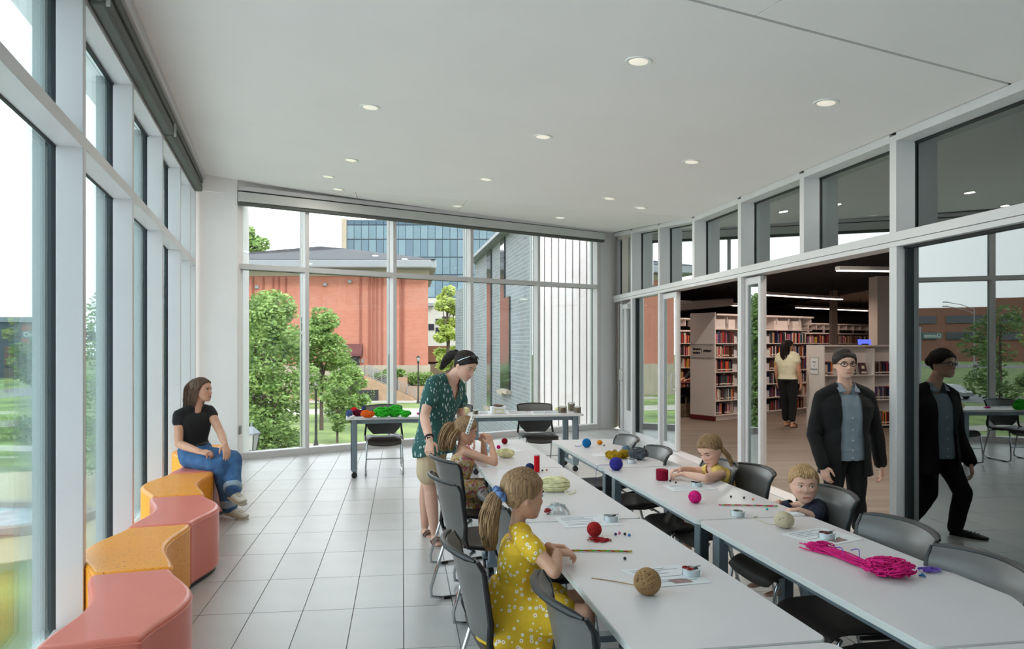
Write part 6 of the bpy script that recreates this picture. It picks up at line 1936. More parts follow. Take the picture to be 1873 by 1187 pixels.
HAIR_TOD = hair_mat('fair_toddler_hair', rgb(142, 106, 70), rgb(204, 168, 120))
def shoe(s, S, upper, sole, off=.010):
    m_ = MB(); s.foot(m_, S, off)
    an = s.J['an' + S]
    m_.tube([an + V(0, 0, -.035 * s.k), an + V(0, 0, .012 * s.k)], [(.048 * s.k), (.044 * s.k)], 14)
    me = remesh(m_, .006, 4, 'shoe'); o = s.part('shoe', me, upper)
    m_ = MB(); an, toe = s.J['an' + S], s.J['toe' + S]; f = (toe - an); f2 = f.normalized(); side = f2.cross(V(0, 0, 1)).normalized(); upv = side.cross(f2); k = s.k
    heel = an - V(f2.x, f2.y, 0).normalized() * (.045 * k) + V(0, 0, -.072 * k); tp = toe - upv * (.024 * k) + f2 * .008
    rings = [(lerp(heel, tp, t) , side, upv, (w * k + .006), .011 * k, 3) for t, w in ((0, .026), (.08, .036), (.4, .036), (.65, .046), (.85, .046), (.97, .034), (1.02, .02))]
    loft(m_, rings, 16); s.part('sole', m_.mesh('sole'), sole, o)
    m_ = MB()
    for t in (.42, .52, .62, .72):
        c = lerp(heel, toe, t) + upv * (.062 - .05 * (t - .42)) * k
        m_.tube([c - side * (.026 * k), c + upv * .004, c + side * (.026 * k)], .0035, 5)
    s.part('lace', m_.mesh('lace'), sole, o)
def sandal(s, S, m):
    an, toe = s.J['an' + S], s.J['toe' + S]; f = (toe - an); f2 = f.normalized(); side = f2.cross(V(0, 0, 1)).normalized(); upv = side.cross(f2); k = s.k
    heel = an - V(f2.x, f2.y, 0).normalized() * (.042 * k) + V(0, 0, -.076 * k); tp = toe - upv * (.016 * k) + f2 * .012
    m_ = MB(); loft(m_, [(lerp(heel, tp, t), side, upv, w * k + .006, .009 * k, 3) for t, w in ((0, .024), (.1, .034), (.4, .034), (.7, .045), (.9, .042), (1.02, .02))], 16)
    o = s.part('sandal', m_.mesh('sandal'), m)
    for t, h in ((.55, .052), (.78, .036)):
        c = lerp(heel, toe, t); m_ = MB()
        m_.tube([c + side * (math.cos(a) * .046 * k) + upv * (math.sin(a) * h * k + .006) for a in np.linspace(0, math.pi, 9)], [(.010, .004)] * 9, 6); s.part('strap', m_.mesh('strap'), m, o)

# ================================================================== 1 woman seated on the bench
J = dict(head=P(369, 713, 7.0), neck=P(357, 747, 7.0), shR=P(327, 760, 6.86), shL=P(383, 751, 7.10), waist=P(353, 800, 7.0), hipR=P(349, 838, 6.92), hipL=P(372, 835, 7.06),
         elR=P(327, 812, 6.80), wrR=P(365, 826, 6.70), elL=P(403, 790, 6.96), wrL=P(412, 814, 6.76), knR=P(405, 852, 6.72), knL=P(426, 840, 6.85), anR=P(420, 925, 6.76), anL=P(426, 896, 6.62), toeR=P(452, 946, 6.70), toeL=P(446, 918, 6.50))
s = Human('woman with long brown hair, black top and rolled jeans sitting on the bench', (J['hipR'].x, J['hipR'].y, 0), J, 1.66, .222, SKIN3, (.97, -.18, .02), (-.05, 0, 1))
s.body().hand('R', (1, -.25, -.1), (-.1, -.4, 1), .9, .9).hand('L', (.35, -.55, -.6), (.35, -.2, .8), .35, .3).finish_body()
s.face(gaze=(0, 1, .05))
m_ = MB(); s.torso(m_, .010, .16, 1.06)
for S in 'RL':
    a, e = s.J['sh' + S], s.J['el' + S]; s.limb(m_, [a, lerp(a, e, .22)], [.050 * s.k, .054 * s.k], .006)
me = cloth(m_, .007, 5, 'top', .004, 11, 1)
s.part('black_top', me, M_BLACKT)
m_ = MB(); s.torso(m_, .014, -.3, .32)
for S in 'RL': s.limb(m_, s.leg_pts(S), [x * s.k for x in (.105, .098, .084, .080, .076, .074)], .002)
me = cloth(m_, .008, 6, 'jeans', .007, 9, 3, pred=None); jn_ = s.part('jeans', me, M_DENIM)
for S in 'RL':
    k_, a_ = s.J['kn' + S], s.J['an' + S]; m_ = MB(); m_.tube([lerp(k_, a_, .82), lerp(k_, a_, .86), lerp(k_, a_, .97), lerp(k_, a_, 1.01)], [.076, .083, .084, .078], 18); s.part('cuff', cloth(m_, .007, 2, 'cuff', .003, 14, 5), M_DENIM_L, jn_)
m_ = MB(); c, la, fw, up_ = s.axes(.30); m_.tube([c + la * (math.cos(a) * .142) + fw * (math.sin(a) * .112) for a in np.linspace(0, 2 * math.pi, 28, endpoint=False)], [(.014, .006)] * 28, 6, closed=True); s.part('belt', m_.mesh('belt'), M_RIM, jn_)
for S in 'RL': shoe(s, S, M_SNEAK, M_SOLE)
hp = lambda x, y, z: s.H(x, y, z)
def fall(mb):
    mb.ellipsoid(s.H(0, -.32, -.05), (.30 * s.h, .20 * s.h, .42 * s.h), s.HR)
s.hair_cap(HAIR_BROWN, .013, .78, .06, .05, extra=fall, wr=.004)
sp = [s.H(0, -.20, .36), s.H(0, -.40, .05), s.H(0, -.43, -.35), s.H(.0, -.50, -.75), s.H(.0, -.66, -1.05), s.H(0, -.78, -1.28)]
s.bundle('long_hair', sp, [.05, .085, .095, .085, .07, .05], 240, HAIR_BROWN, .0055, 5, .9)
s.locks('side_hair', [[s.H(sx * .10, .25, .36), s.H(sx * (.30 + .01 * q), .16 - .05 * q, .16), s.H(sx * .36, .0 - .06 * q, -.2), s.H(sx * .33, -.12 - .06 * q, -.6), s.H(sx * .3, -.3, -.95)] for sx in (-1, 1) for q in np.arange(0, 6, .35)], HAIR_BROWN, .0065, .3, 3)

# ================================================================== 2 woman standing behind the floral dress girl
J = dict(head=P(851, 668, 5.98), neck=P(823, 692, 6.02), shR=P(792, 701, 5.87), shL=P(839, 706, 6.14), waist=P(796, 770, 6.03), hipR=P(782, 812, 5.94), hipL=P(803, 812, 6.12),
         elR=P(776, 763, 5.72), wrR=P(786, 806, 5.50), elL=P(842, 756, 6.22), wrL=P(856, 792, 6.0), knR=P(787, 896, 6.0), knL=P(779, 893, 6.20), anR=P(795, 974, 5.96), anL=P(777, 962, 6.22), toeR=P(803, 998, 5.80), toeL=P(789, 984, 6.08))
s = Human('woman in a teal print shirt and khaki shorts standing with sunglasses on her dark ponytail', (J['anR'].x, J['anR'].y, 0), J, 1.66, .226, SKIN, (.70, -.50, -.46), (.35, -.1, 1))
s.body().hand('R', (.02, -.55, -.75), (-.25, -.7, .55), .75, .7).hand('L', (.5, -.4, -.7), (.3, .3, .8), .4, .4).finish_body()
s.face(gaze=(0, 1, -.35), lid=.6)
m_ = MB(); s.torso(m_, .018, -.30, 1.06)
c, la, fw, up_ = s.axes(.0)
loft(m_, [(s.axes(.45)[0], la, fw, .150, .125, 2.2), (s.axes(.15)[0], la, fw, .185, .150, 2.2), (s.pel - up_ * .03, la, fw, .208, .170, 2.2), (s.pel - up_ * .085, la, fw, .212, .172, 2.2)])
for S in 'RL':
    a, e = s.J['sh' + S], s.J['el' + S]; s.limb(m_, [a, lerp(a, e, .30), lerp(a, e, .52)], [.050 * s.k, .056 * s.k, .062 * s.k], .008)
nk, fwS = s.neck, s.axes(.95)[2]
def vneck(a, s=s):
    c, la, fw, up_ = s.axes(.95); q = a - np.array(s.neck); f = q @ np.array(fw); x = q @ np.array(la); z = q @ np.array(up_)
    return ((f > 0) & (z > -.02 - .135 + np.abs(x) * 2.0) & (np.abs(x) < .085) & (f < .2)) | ((np.abs(x) < .068) & (z > .012))
me = cloth(m_, .007, 5, 'shirt', .006, 9, 8, pred=vneck); s.part('shirt', me, M_TEAL)
m_ = MB(); s.torso(m_, .006, -.3, .0)
for S in 'RL':
    a, e = lerp(s.J['hip' + S], s.J['kn' + S], .14), s.J['kn' + S]; s.limb(m_, [a, lerp(a, e, .4), lerp(a, e, .56)], [.092, .102, .106])
s.part('shorts', cloth(m_, .008, 4, 'shorts', .005, 9, 4), M_KHAKI)
for S in 'RL': sandal(s, S, M_SANDAL)
m_ = MB(); w0 = lerp(s.J['wrR'], s.J['elR'], .12); ax = (s.J['elR'] - s.J['wrR']).normalized(); e1 = ax.orthogonal().normalized(); e2 = ax.cross(e1)
m_.tube([w0 + e1 * (math.cos(a) * .031) + e2 * (math.sin(a) * .031) for a in np.linspace(0, 6.283, 20, endpoint=False)], [(.009, .004)] * 20, 6, closed=True); m_.box(w0 - e1 * .0 + V(0, -.034, 0), (.026, .01, .022)); s.part('wrist_band', m_.mesh('wrist_band'), M_RIM)
s.hair_cap(HAIR_DARK, .009, .69, -.02, .22, wr=.002); s.comb_back(HAIR_DARK, (0, -.9, .35), seed=1, r=.0046)
tail = [s.H(0, -.46, .18), s.H(0, -.62, .16), s.H(.0, -.78, -.05), s.H(.0, -.86, -.38), s.H(0, -.88, -.66)]
s.bundle('ponytail', tail, [.022, .032, .036, .030, .016], 90, HAIR_DARK, .0055, 9)
SGL = []
m_ = MB()
for sx in (-1, 1):
    m_.tube([s.H(sx * .385, -.12, .08), s.H(sx * .385, .02, .24), s.H(sx * .26, .18, .44)], .0045, 6)
g_ = s.part('sunglasses', m_.mesh('sunglasses'), M_SILVER)
for sx in (-1, 1):
    m_ = MB(); m_.ellipsoid(s.H(sx * .15, .235, .46), (.115 * s.h, .022 * s.h, .085 * s.h), s.HR @ Matrix.Rotation(1.05, 3, 'X') @ Matrix.Rotation(-sx * .35, 3, 'Z'), 14, 8); s.part('sunglass_lens', m_.mesh('lens'), M_RIM, g_)

# ================================================================== 3 girl in the floral dress
J = dict(head=P(852, 787, 5.42), neck=P(844, 817, 5.42), shR=P(851, 827, 5.31), shL=P(848, 823, 5.53), waist=P(842, 866, 5.40), hipR=P(837, 901, 5.33), hipL=P(836, 897, 5.48),
         elR=P(905, 846, 5.24), wrR=P(899, 812, 5.37), elL=P(886, 838, 5.56), wrL=P(884, 808, 5.47), knR=P(896, 898, 5.27), knL=P(893, 893, 5.47), anR=P(892, 965, 5.27), anL=P(890, 958, 5.47), toeR=P(915, 978, 5.25), toeL=P(912, 970, 5.46))
s = Human('girl in a sleeveless floral dress with a white studded headband, threading beads', (J['hipR'].x, J['hipR'].y, 0), J, 1.16, .198, SKIN3, (.93, .05, -.28), (.2, 0, 1), child=1.0, voxel=.0052)
s.body().hand('R', (-.35, .35, .85), (.5, -.8, .2), .75, .8).hand('L', (.05, -.45, .85), (-.2, .9, .2), .7, .8).finish_body()
s.face(gaze=(0, 1, -.3), lid=.4)
m_ = MB(); s.torso(m_, .010, -.3, .93)
c, la, fw, up_ = s.axes(.4)
loft(m_, [(s.axes(.42)[0], la, fw, .108, .09, 2.2), (s.axes(.1)[0] + fw * .01, la, fw, .150, .130, 2.2), (s.pel + V(0, 0, -.02) + fw * .05, la, fw, .175, .175, 2.2), (s.pel + V(0, 0, -.095) + fw * .08, la, fw, .185, .20, 2.2)])
for S in 'RL': s.limb(m_, [lerp(s.J['hip' + S], s.J['kn' + S], .3), lerp(s.J['hip' + S], s.J['kn' + S], .9)], [.085, .075], .006)
me = cloth(m_, .006, 4, 'dress', .006, 13, 6, (1, 1, .45)); dr_ = s.part('dress', me, M_FLORAL)
for S in 'RL':
    sh = s.J['sh' + S]; c, la, fw, up_ = s.axes(.95); sg = 1 if S == 'L' else -1
    m_ = MB(); m_.tube([s.axes(.84)[0] + la * sg * .062 + fw * .082, s.chest + la * sg * .07 + up_ * .045 + fw * .02, s.axes(.84)[0] + la * sg * .055 - fw * .080], .007, 6); s.part('strap', m_.mesh('strap'), M_FLORAL, dr_)
s.hair_cap(HAIR_FAIR, .008, .72, .02, .2, wr=.002); s.comb_back(HAIR_FAIR, (0, -.95, .08), seed=2, r=.0042)
tail = [s.H(0, -.46, .05), s.H(-.02, -.60, -.02), s.H(-.02, -.68, -.32), s.H(0, -.66, -.68), s.H(.02, -.60, -.98)]
s.bundle('ponytail', tail, [.022, .042, .050, .044, .024], 170, HAIR_FAIR, .0042, 12)
s.bundle('loose_lock', [s.H(.26, -.2, .06), s.H(.30, -.36, -.2), s.H(.26, -.40, -.55), s.H(.24, -.34, -.85)], [.012, .026, .030, .014], 60, HAIR_FAIR, .004, 14)
hb_ = [s.skull((math.sin(a), .22, math.cos(a)), .075) for a in np.linspace(-1.75, 1.75, 21)]
m_ = MB(); m_.tube(hb_, [(.005, .014)] * 21, 8); hbo = s.part('headband', m_.mesh('headband'), mat('white_satin', rgb(236, 234, 230), .5))
for a in np.linspace(-1.6, 1.6, 13):
    m_ = MB(); m_.ellipsoid(s.skull((math.sin(a), .22, math.cos(a)), .10), (.0045,) * 3, nu=8, nv=6); s.part('stud', m_.mesh('stud'), M_RIM, hbo)

# ================================================================== 4 girl in the yellow daisy dress
J = dict(head=P(957, 903, 2.97), neck=P(946, 963, 2.98), shR=P(962, 990, 2.86), shL=P(952, 978, 3.09), waist=P(944, 1056, 2.97), hipR=P(938, 1130, 2.89), hipL=P(936, 1117, 3.04),
         elR=P(1014, 1046, 2.75), wrR=P(1020, 1010, 2.90), elL=P(1000, 1034, 3.14), wrL=P(1003, 999, 3.05), knR=P(1072, 1122, 2.80), knL=P(1054, 1094, 3.02), anR=P(1066, 1262, 2.80), anL=P(1050, 1228, 3.02), toeR=P(1110, 1300, 2.78), toeL=P(1092, 1262, 3.0))
s = Human('girl in a yellow daisy dress with a ponytail in a blue scrunchie, braiding cord', (J['hipR'].x, J['hipR'].y, 0), J, 1.16, .200, SKIN3, (.90, .38, -.10), (.08, 0, 1), child=1.0, voxel=.0045)
s.body().hand('R', (.85, .35, -.15), (-.1, -.25, 1), .85, .8).hand('L', (.9, -.25, .05), (.0, .2, 1), .7, .7).finish_body()
s.face(gaze=(0, 1, -.15), lid=.3)
m_ = MB(); s.torso(m_, .012, -.3, 1.03)
c, la, fw, up_ = s.axes(.4)
loft(m_, [(s.axes(.46)[0], la, fw, .112, .098, 2.2), (s.axes(.20)[0], la, fw, .150, .128, 2.2), (s.pel + V(-.01, 0, .0) + fw * .03, la, fw, .185, .165, 2.2), (s.pel + V(0, 0, -.07) + fw * .05, la, fw, .205, .205, 2.2), (s.pel + V(0, 0, -.100) + fw * .06, la, fw, .205, .21, 2.2)])
for S in 'RL': s.limb(m_, [lerp(s.J['hip' + S], s.J['kn' + S], .2), lerp(s.J['hip' + S], s.J['kn' + S], .62)], [.088, .082], .004)
for S in 'RL':
    a, e = s.J['sh' + S], s.J['el' + S]; s.limb(m_, [a, lerp(a, e, .34)], [.036, .042], .008)
def ncut(a, s=s):
    q = a - np.array(s.neck); c, la, fw, up_ = s.axes(.95); x = q @ np.array(la); z = q @ np.array(up_)
    return (np.abs(x) < .05) & (z > .008)
me = cloth(m_, .0055, 4, 'dress', .008, 12, 2, (1, 1, .35), pred=ncut); s.part('dress', me, M_DAISY)
s.hair_cap(HAIR_FAIR, .007, .71, .02, .2, wr=.0018); s.comb_back(HAIR_FAIR, (0, -1, .0), n=64, seed=3, r=.0034)
tb = s.H(0, -.49, .0)
s.bundle('ponytail', [tb, s.H(-.02, -.60, -.10), s.H(-.03, -.68, -.42), s.H(0, -.68, -.80), s.H(.03, -.60, -1.14)], [.016, .030, .040, .038, .020], 260, HAIR_FAIR, .0034, 21, wob=.006)
m_ = MB(); ctr = s.H(0, -.52, -.02); ax = (s.H(0, -.60, -.12) - tb).normalized(); e1 = ax.orthogonal().normalized(); e2 = ax.cross(e1)
m_.tube([ctr + (e1 * math.cos(a) + e2 * math.sin(a)) * (.024 + .004 * math.sin(7 * a)) + ax * (.006 * math.cos(5 * a)) for a in np.linspace(0, 6.283, 40, endpoint=False)], [.0125 + .003 * math.sin(i * 2.1) for i in range(40)], 10, closed=True)
s.part('scrunchie', m_.mesh('scrunchie', angle=80), mat('blue_satin', rgb(58, 92, 150), .4, 0, .2, 30, col2=rgb(120, 150, 196)))

# ================================================================== 5 girl in the yellow top across the table
J = dict(head=P(1299, 822, 4.86), neck=P(1305, 856, 4.90), shL=P(1320, 868, 4.78), shR=P(1290, 861, 5.02), waist=(1.60, 4.92, .66), hipL=(1.66, 4.87, .53), hipR=(1.69, 5.03, .53),
         elL=P(1290, 875, 4.60), wrL=P(1252, 867, 4.74), elR=P(1268, 861, 5.02), wrR=P(1245, 858, 4.90), knL=(1.35, 4.82, .55), knR=(1.38, 5.0, .55), anL=(1.31, 4.76, .26), anR=(1.35, 4.97, .26), toeL=(1.19, 4.72, .20), toeR=(1.22, 4.95, .20))
s = Human('girl in a yellow top with two braids leaning over the right table', (1.66, 4.95, 0), J, 1.14, .196, SKIN, (-.72, -.50, -.48), (-.35, -.1, 1), child=1.0, voxel=.005)
s.body().hand('L', (-.95, .12, -.1), (0, 0, 1), .8, .7).hand('R', (-.9, -.3, -.1), (0, .2, 1), .8, .7).finish_body()
s.face(gaze=(0, 1, -.4), lid=.7)
m_ = MB(); s.torso(m_, .010, -.3, .98)
def tank(a, s=s):
    q = a - np.array(s.neck); c, la, fw, up_ = s.axes(.95); x = q @ np.array(la); z = q @ np.array(up_); f = q @ np.array(fw)
    return (np.abs(x) < .042) & (z > -.03)
s.part('yellow_top', cloth(m_, .0055, 4, 'top', .004, 13, 4, pred=tank), M_YTOP)
m_ = MB(); s.torso(m_, .012, -.3, .2)
for S in 'RL': s.limb(m_, [s.J['hip' + S], lerp(s.J['hip' + S], s.J['kn' + S], .6)], [.082, .074], .006)
s.part('shorts', cloth(m_, .007, 3, 'shorts', .003, 9, 4), M_KHAKI)
s.hair_cap(HAIR_SANDY, .007, .75, .04, .2, wr=.0018)
rr = random.Random(4)
s.comb('combed_hair', [((sx * .02, math.cos(a), math.sin(a) + .05), (sx * .85, -.45 + .25 * rr.random(), -.25 + .1 * rr.random())) for sx in (-1, 1) for a in np.linspace(.62, 2.6, 26)], HAIR_SANDY, .0040)
for sx, nm in ((1, 'braid'), (-1, 'braid')):
    pts = [s.H(sx * .30, -.20, -.10), s.H(sx * .36, -.26, -.35), s.H(sx * .38, -.26, -.65), s.H(sx * .37, -.22, -.95), s.H(sx * .36, -.20, -1.10)]
    cp = cubic(pts, 8); m_ = MB(); K = len(cp)
    for st in range(3):
        m_.tube([p + V(math.cos(i * .85 + st * 2.094), math.sin(i * .85 + st * 2.094), 0) * (.011 * (1 - .4 * i / K)) for i, p in enumerate(cp)], [.0105 * (1 - .35 * i / K) for i in range(K)], 7)
    m_.tube([cp[-1], cp[-1] - V(0, 0, .035)], [.010, .004], 6)
    s.part(nm, m_.mesh(nm), HAIR_SANDY)

# ================================================================== 6 toddler
J = dict(head=P(1470, 884, 4.02), neck=P(1472, 922, 4.06), shR=P(1446, 927, 4.10), shL=P(1497, 931, 4.00), waist=(1.80, 4.02, .64), hipR=(1.74, 4.06, .55), hipL=(1.86, 3.98, .55),
         elR=P(1432, 932, 4.16), wrR=P(1425, 917, 4.13), elL=P(1489, 945, 3.86), wrL=P(1462, 932, 3.86), knR=(1.56, 4.05, .53), knL=(1.60, 3.90, .53), anR=(1.54, 4.03, .33), anL=(1.58, 3.88, .33), toeR=(1.44, 4.02, .28), toeL=(1.48, 3.88, .28))
s = Human('toddler boy in a navy shirt looking up from the right table', (1.80, 4.02, 0), J, .90, .196, SKIN, (-.22, -.97, -.05), (0, 0, 1), child=1.6, voxel=.0048, nose=.9, girth=1.08)
s.body().hand('R', (-.75, -.1, -.35), (-.2, -.1, 1), .5, .4, size=1.0).hand('L', (-.95, .1, -.05), (0, -.1, 1), .6, .5).finish_body()
s.face(gaze=(-.25, 1, .02), brow=mat('fair_brow', rgb(150, 116, 84), .8), brow_t=.8)
m_ = MB(); s.torso(m_, .012, -.3, 1.05, belly=.02)
for S in 'RL':
    a, e = s.J['sh' + S], s.J['el' + S]; s.limb(m_, [a, lerp(a, e, .5), lerp(a, e, .85)], [.034, .036, .038], .008)
def tee(a, s=s):
    q = a - np.array(s.neck); c, la, fw, up_ = s.axes(.95); x = q @ np.array(la); z = q @ np.array(up_)
    return (np.abs(x) < .045) & (z > -.002)
tee_o = s.part('navy_shirt', cloth(m_, .0055, 4, 'shirt', .004, 14, 3, pred=tee), M_NAVY)
m_ = MB(); c, la, fw, up_ = s.axes(.86); m_.box(c + fw * .098 - la * .045 + up_ * .0, (.05, .012, .028), M=Matrix((la, fw, up_)).transposed() @ Matrix.Rotation(.8, 3, 'Y')); s.part('print_patch', m_.mesh('patch'), mat('cyan_print', rgb(30, 130, 200), .7), tee_o)
m_ = MB(); s.torso(m_, .012, -.3, .2)
for S in 'RL': s.limb(m_, [s.J['hip' + S], lerp(s.J['hip' + S], s.J['kn' + S], .9)], [.075, .062], .006)
s.part('shorts', cloth(m_, .007, 3, 'shorts', .003, 9, 4), M_KHAKI)
s.hair_cap(HAIR_TOD, .007, .73, .0, .18, wr=.003)
rr = random.Random(5)
s.comb('combed_hair', [((.1, -.35, .9), (math.sin(a) * (1 + .1 * rr.random()), math.cos(a) * .95, .38 + .25 * max(0, math.cos(a)) - .5 * max(0, -math.cos(a)) + .12 * rr.random())) for a in np.linspace(-3.1, 3.1, 70)], HAIR_TOD, .0042)
fr = [[s.H(-.18 + .045 * q, .18, .45), s.H(-.20 + .048 * q, .36, .36 - .01 * (q % 3)), s.H(-.17 + .042 * q, .425, .22 + .025 * (q % 3))] for q in range(9)]
s.locks('fringe', fr, HAIR_TOD, .010, .3, 2)

# ================================================================== 7 person walking in through the opening
J = dict(head=P(1545, 665, 6.05), neck=P(1545, 704, 6.12), shR=P(1502, 726, 6.12), shL=P(1588, 726, 6.12), waist=P(1546, 790, 6.10), hipR=P(1527, 836, 6.10), hipL=P(1565, 836, 6.10),
         elR=P(1489, 796, 6.12), wrR=P(1506, 852, 5.98), elL=P(1603, 796, 6.16), wrL=P(1611, 850, 6.18), knR=P(1523, 908, 5.98), knL=P(1567, 906, 6.08), anR=P(1521, 972, 6.04), anL=P(1572, 962, 6.22), toeR=P(1514, 998, 5.84), toeL=P(1570, 984, 6.04))
s = Human('person in a black cardigan, grey shirt and glasses walking in from the library', (J['anR'].x, J['anR'].y, 0), J, 1.64, .235, SKIN, (-.12, -.99, -.02), (0, 0, 1))
s.body(feet='').hand('R', (.1, -.3, -.95), (-.8, -.6, .1), .5, .4).hand('L', (.05, -.1, -1), (.9, -.2, 0), .5, .4).finish_body()
s.face(gaze=(0, 1, -.05))
m_ = MB(); s.torso(m_, .014, -.22, 1.06)
def collar_cut(a, s=s):
    q = a - np.array(s.neck); c, la, fw, up_ = s.axes(.95); x = q @ np.array(la); z = q @ np.array(up_); f = q @ np.array(fw)
    return ((np.abs(x) < .06) & (z > .008)) | ((f > 0) & (np.abs(x) < .045) & (z > -.05 + np.abs(x) * 1.2))
sh_ = s.part('grey_shirt', cloth(m_, .007, 4, 'shirt', .006, 8, 5, pred=collar_cut), M_GREYSH)
c0, la, fw, up_ = s.axes(.9)
for sg in (-1, 1):
    m_ = MB(); nk = s.neck; pts = [nk + la * (sg * .062) - fw * .02 + up_ * .03, nk + la * (sg * .060) + fw * .05 + up_ * .005, nk + la * (sg * .035) + fw * .095 - up_ * .06, nk + la * (sg * .085) + fw * .085 - up_ * .065, nk + la * (sg * .095) + fw * .03 - up_ * .01]
    ctr = sum(pts, V(0, 0, 0)) / 5; m_.add([p for p in pts] + [p + fw * .006 + up_ * .004 for p in pts], [(0, 1, 2, 3, 4), (9, 8, 7, 6, 5)] + [(i, (i + 1) % 5, (i + 1) % 5 + 5, i + 5) for i in range(5)]); s.part('collar', m_.mesh('collar'), M_GREYSH, sh_)
for t in (.72, .55, .38, .20, .05):
    c, la, fw, up_ = s.axes(t); m_ = MB(); m_.ellipsoid(c + fw * (.130 if t > .5 else .128), (.006,) * 3, nu=8, nv=6); s.part('button', m_.mesh('button'), M_FRAME, sh_)
m_ = MB(); s.torso(m_, .026, -.3, 1.06)
c, la, fw, up_ = s.axes(.1)
loft(m_, [(s.axes(.55)[0], la, fw, .175, .135, 2.3), (s.pel, la, fw, .205, .150, 2.3), (s.pel - up_ * .14, la, fw, .225, .155, 2.3)])
for S in 'RL':
    a, e, w = s.J['sh' + S], s.J['el' + S], s.J['wr' + S]; s.limb(m_, [a, lerp(a, e, .5), e, lerp(e, w, .5), lerp(e, w, .93)], [.056, .060, .057, .054, .048], .004)
def cardi(a, s=s):
    q = a - np.array(s.neck); c, la, fw, up_ = s.axes(.6); x = q @ np.array(la); z = q @ np.array(up_); f = (a - np.array(s.pel)) @ np.array(fw)
    return ((f > .03) & (np.abs(x) < .075 + .04 * np.clip(-z - .1, 0, .4))) | ((np.abs(x) < .075) & (z > .0))
s.part('cardigan', cloth(m_, .008, 4, 'cardigan', .007, 7, 9, pred=cardi), M_CARDI)
m_ = MB(); s.torso(m_, .004, -.3, .0)
for S in 'RL': s.limb(m_, s.leg_pts(S), [x * s.k for x in (.100, .088, .072, .072, .066, .062)])
s.part('trousers', cloth(m_, .008, 5, 'trousers', .006, 8, 4), M_CARDI)
for S in 'RL': shoe(s, S, M_RIM, M_RIM)
s.hair_cap(HAIR_DARK, .010, .63, -.02, .12, wr=.002); s.comb_back(HAIR_DARK, (0, -.95, .15), seed=6, r=.0046)
m_ = MB(); m_.ellipsoid(s.H(0, -.52, .05), (.045, .035, .045), s.HR); s.part('hair_bun', remesh(m_, .006, 2, 'bun'), HAIR_DARK)
m_ = MB()
for sx in (-1, 1):
    m_.tube([s.H(sx * .155 + math.cos(a) * .105, .425 - .06 * abs(math.cos(a)) * (1 if math.cos(a) * sx > 0 else 0), -.01 + math.sin(a) * .075) for a in np.linspace(0, 6.283, 20, endpoint=False)], .0028, 6, closed=True)
    m_.tube([s.H(sx * .26, .37, .01), s.H(sx * .345, .18, .01), s.H(sx * .36, -.04, -.02)], .0025, 6)
m_.tube([s.H(-.05, .45, .005), s.H(0, .46, .015), s.H(.05, .45, .005)], .0025, 6)
s.part('glasses', m_.mesh('glasses'), M_RIM)

# ================================================================== generic standing / seated poses for the library
def standing(c, f, H, lean=.0):
    f = Vector((f[0], f[1], 0)).normalized(); r = V(f.y, -f.x, 0); c = Vector((c[0], c[1], 0)); k = H / 1.68
    J = {}
    z = lambda h: V(0, 0, h * k)
    J['head'] = c + z(1.565) + f * .03; J['neck'] = c + z(1.42); J['waist'] = c + z(1.05)
    for S, g in (('R', 1), ('L', -1)):
        J['sh' + S] = c + r * (g * .165 * k) + z(1.37); J['el' + S] = c + r * (g * .215 * k) + z(1.09) - f * .02; J['wr' + S] = c + r * (g * .225 * k) + z(.86) + f * .06
        J['hip' + S] = c + r * (g * .085 * k) + z(.90); J['kn' + S] = c + r * (g * .09 * k) + z(.48) + f * .02; J['an' + S] = c + r * (g * .09 * k) + z(.085) - f * .02; J['toe' + S] = J['an' + S] + f * (.20 * k) - z(.065)
    return J, f, r
J, f, r_ = standing((5.83, 14.1), (.70, .70), 1.70)
J['anL'] = J['anL'] + f * .16; J['toeL'] = J['toeL'] + f * .16; J['knL'] = J['knL'] + f * .06
s = Human('woman with long dark hair in a cream blouse and black trousers browsing the near stack', (5.83, 14.1, 0), J, 1.70, .225, SKIN2, (.85, .45, -.05), voxel=.009)
s.body(feet='RL').hand('R', (.1, .1, -1), (.7, -.7, 0), .4, .4).hand('L', (.1, .1, -1), (-.7, .7, 0), .4, .4).finish_body()
s.face()
m_ = MB(); s.torso(m_, .027, .10, 1.06)
for S in 'RL':
    a, e = s.J['sh' + S], s.J['el' + S]; s.limb(m_, [a, lerp(a, e, .35)], [.054, .064], .004)
s.part('blouse', cloth(m_, .010, 4, 'blouse', .006, 8, 3), M_CREAM)
m_ = MB(); s.torso(m_, .014, -.3, .22)
for S in 'RL':
    pts = s.leg_pts(S); s.limb(m_, pts[:5] + [lerp(pts[4], pts[5], .5)], [x * s.k for x in (.105, .094, .078, .074, .068, .064)])
s.part('trousers', cloth(m_, .010, 4, 'trousers', .006, 8, 4), M_CARDI)
for S in 'RL': sandal(s, S, M_SANDAL)
s.hair_cap(HAIR_DARK, .013, .82, .06, .05, wr=.003)
s.bundle('long_hair', [s.H(0, -.2, .35), s.H(0, -.42, 0), s.H(0, -.42, -.5), s.H(0, -.44, -1.0), s.H(0, -.42, -1.5)], [.05, .09, .09, .075, .035], 110, HAIR_DARK, .008, 8)

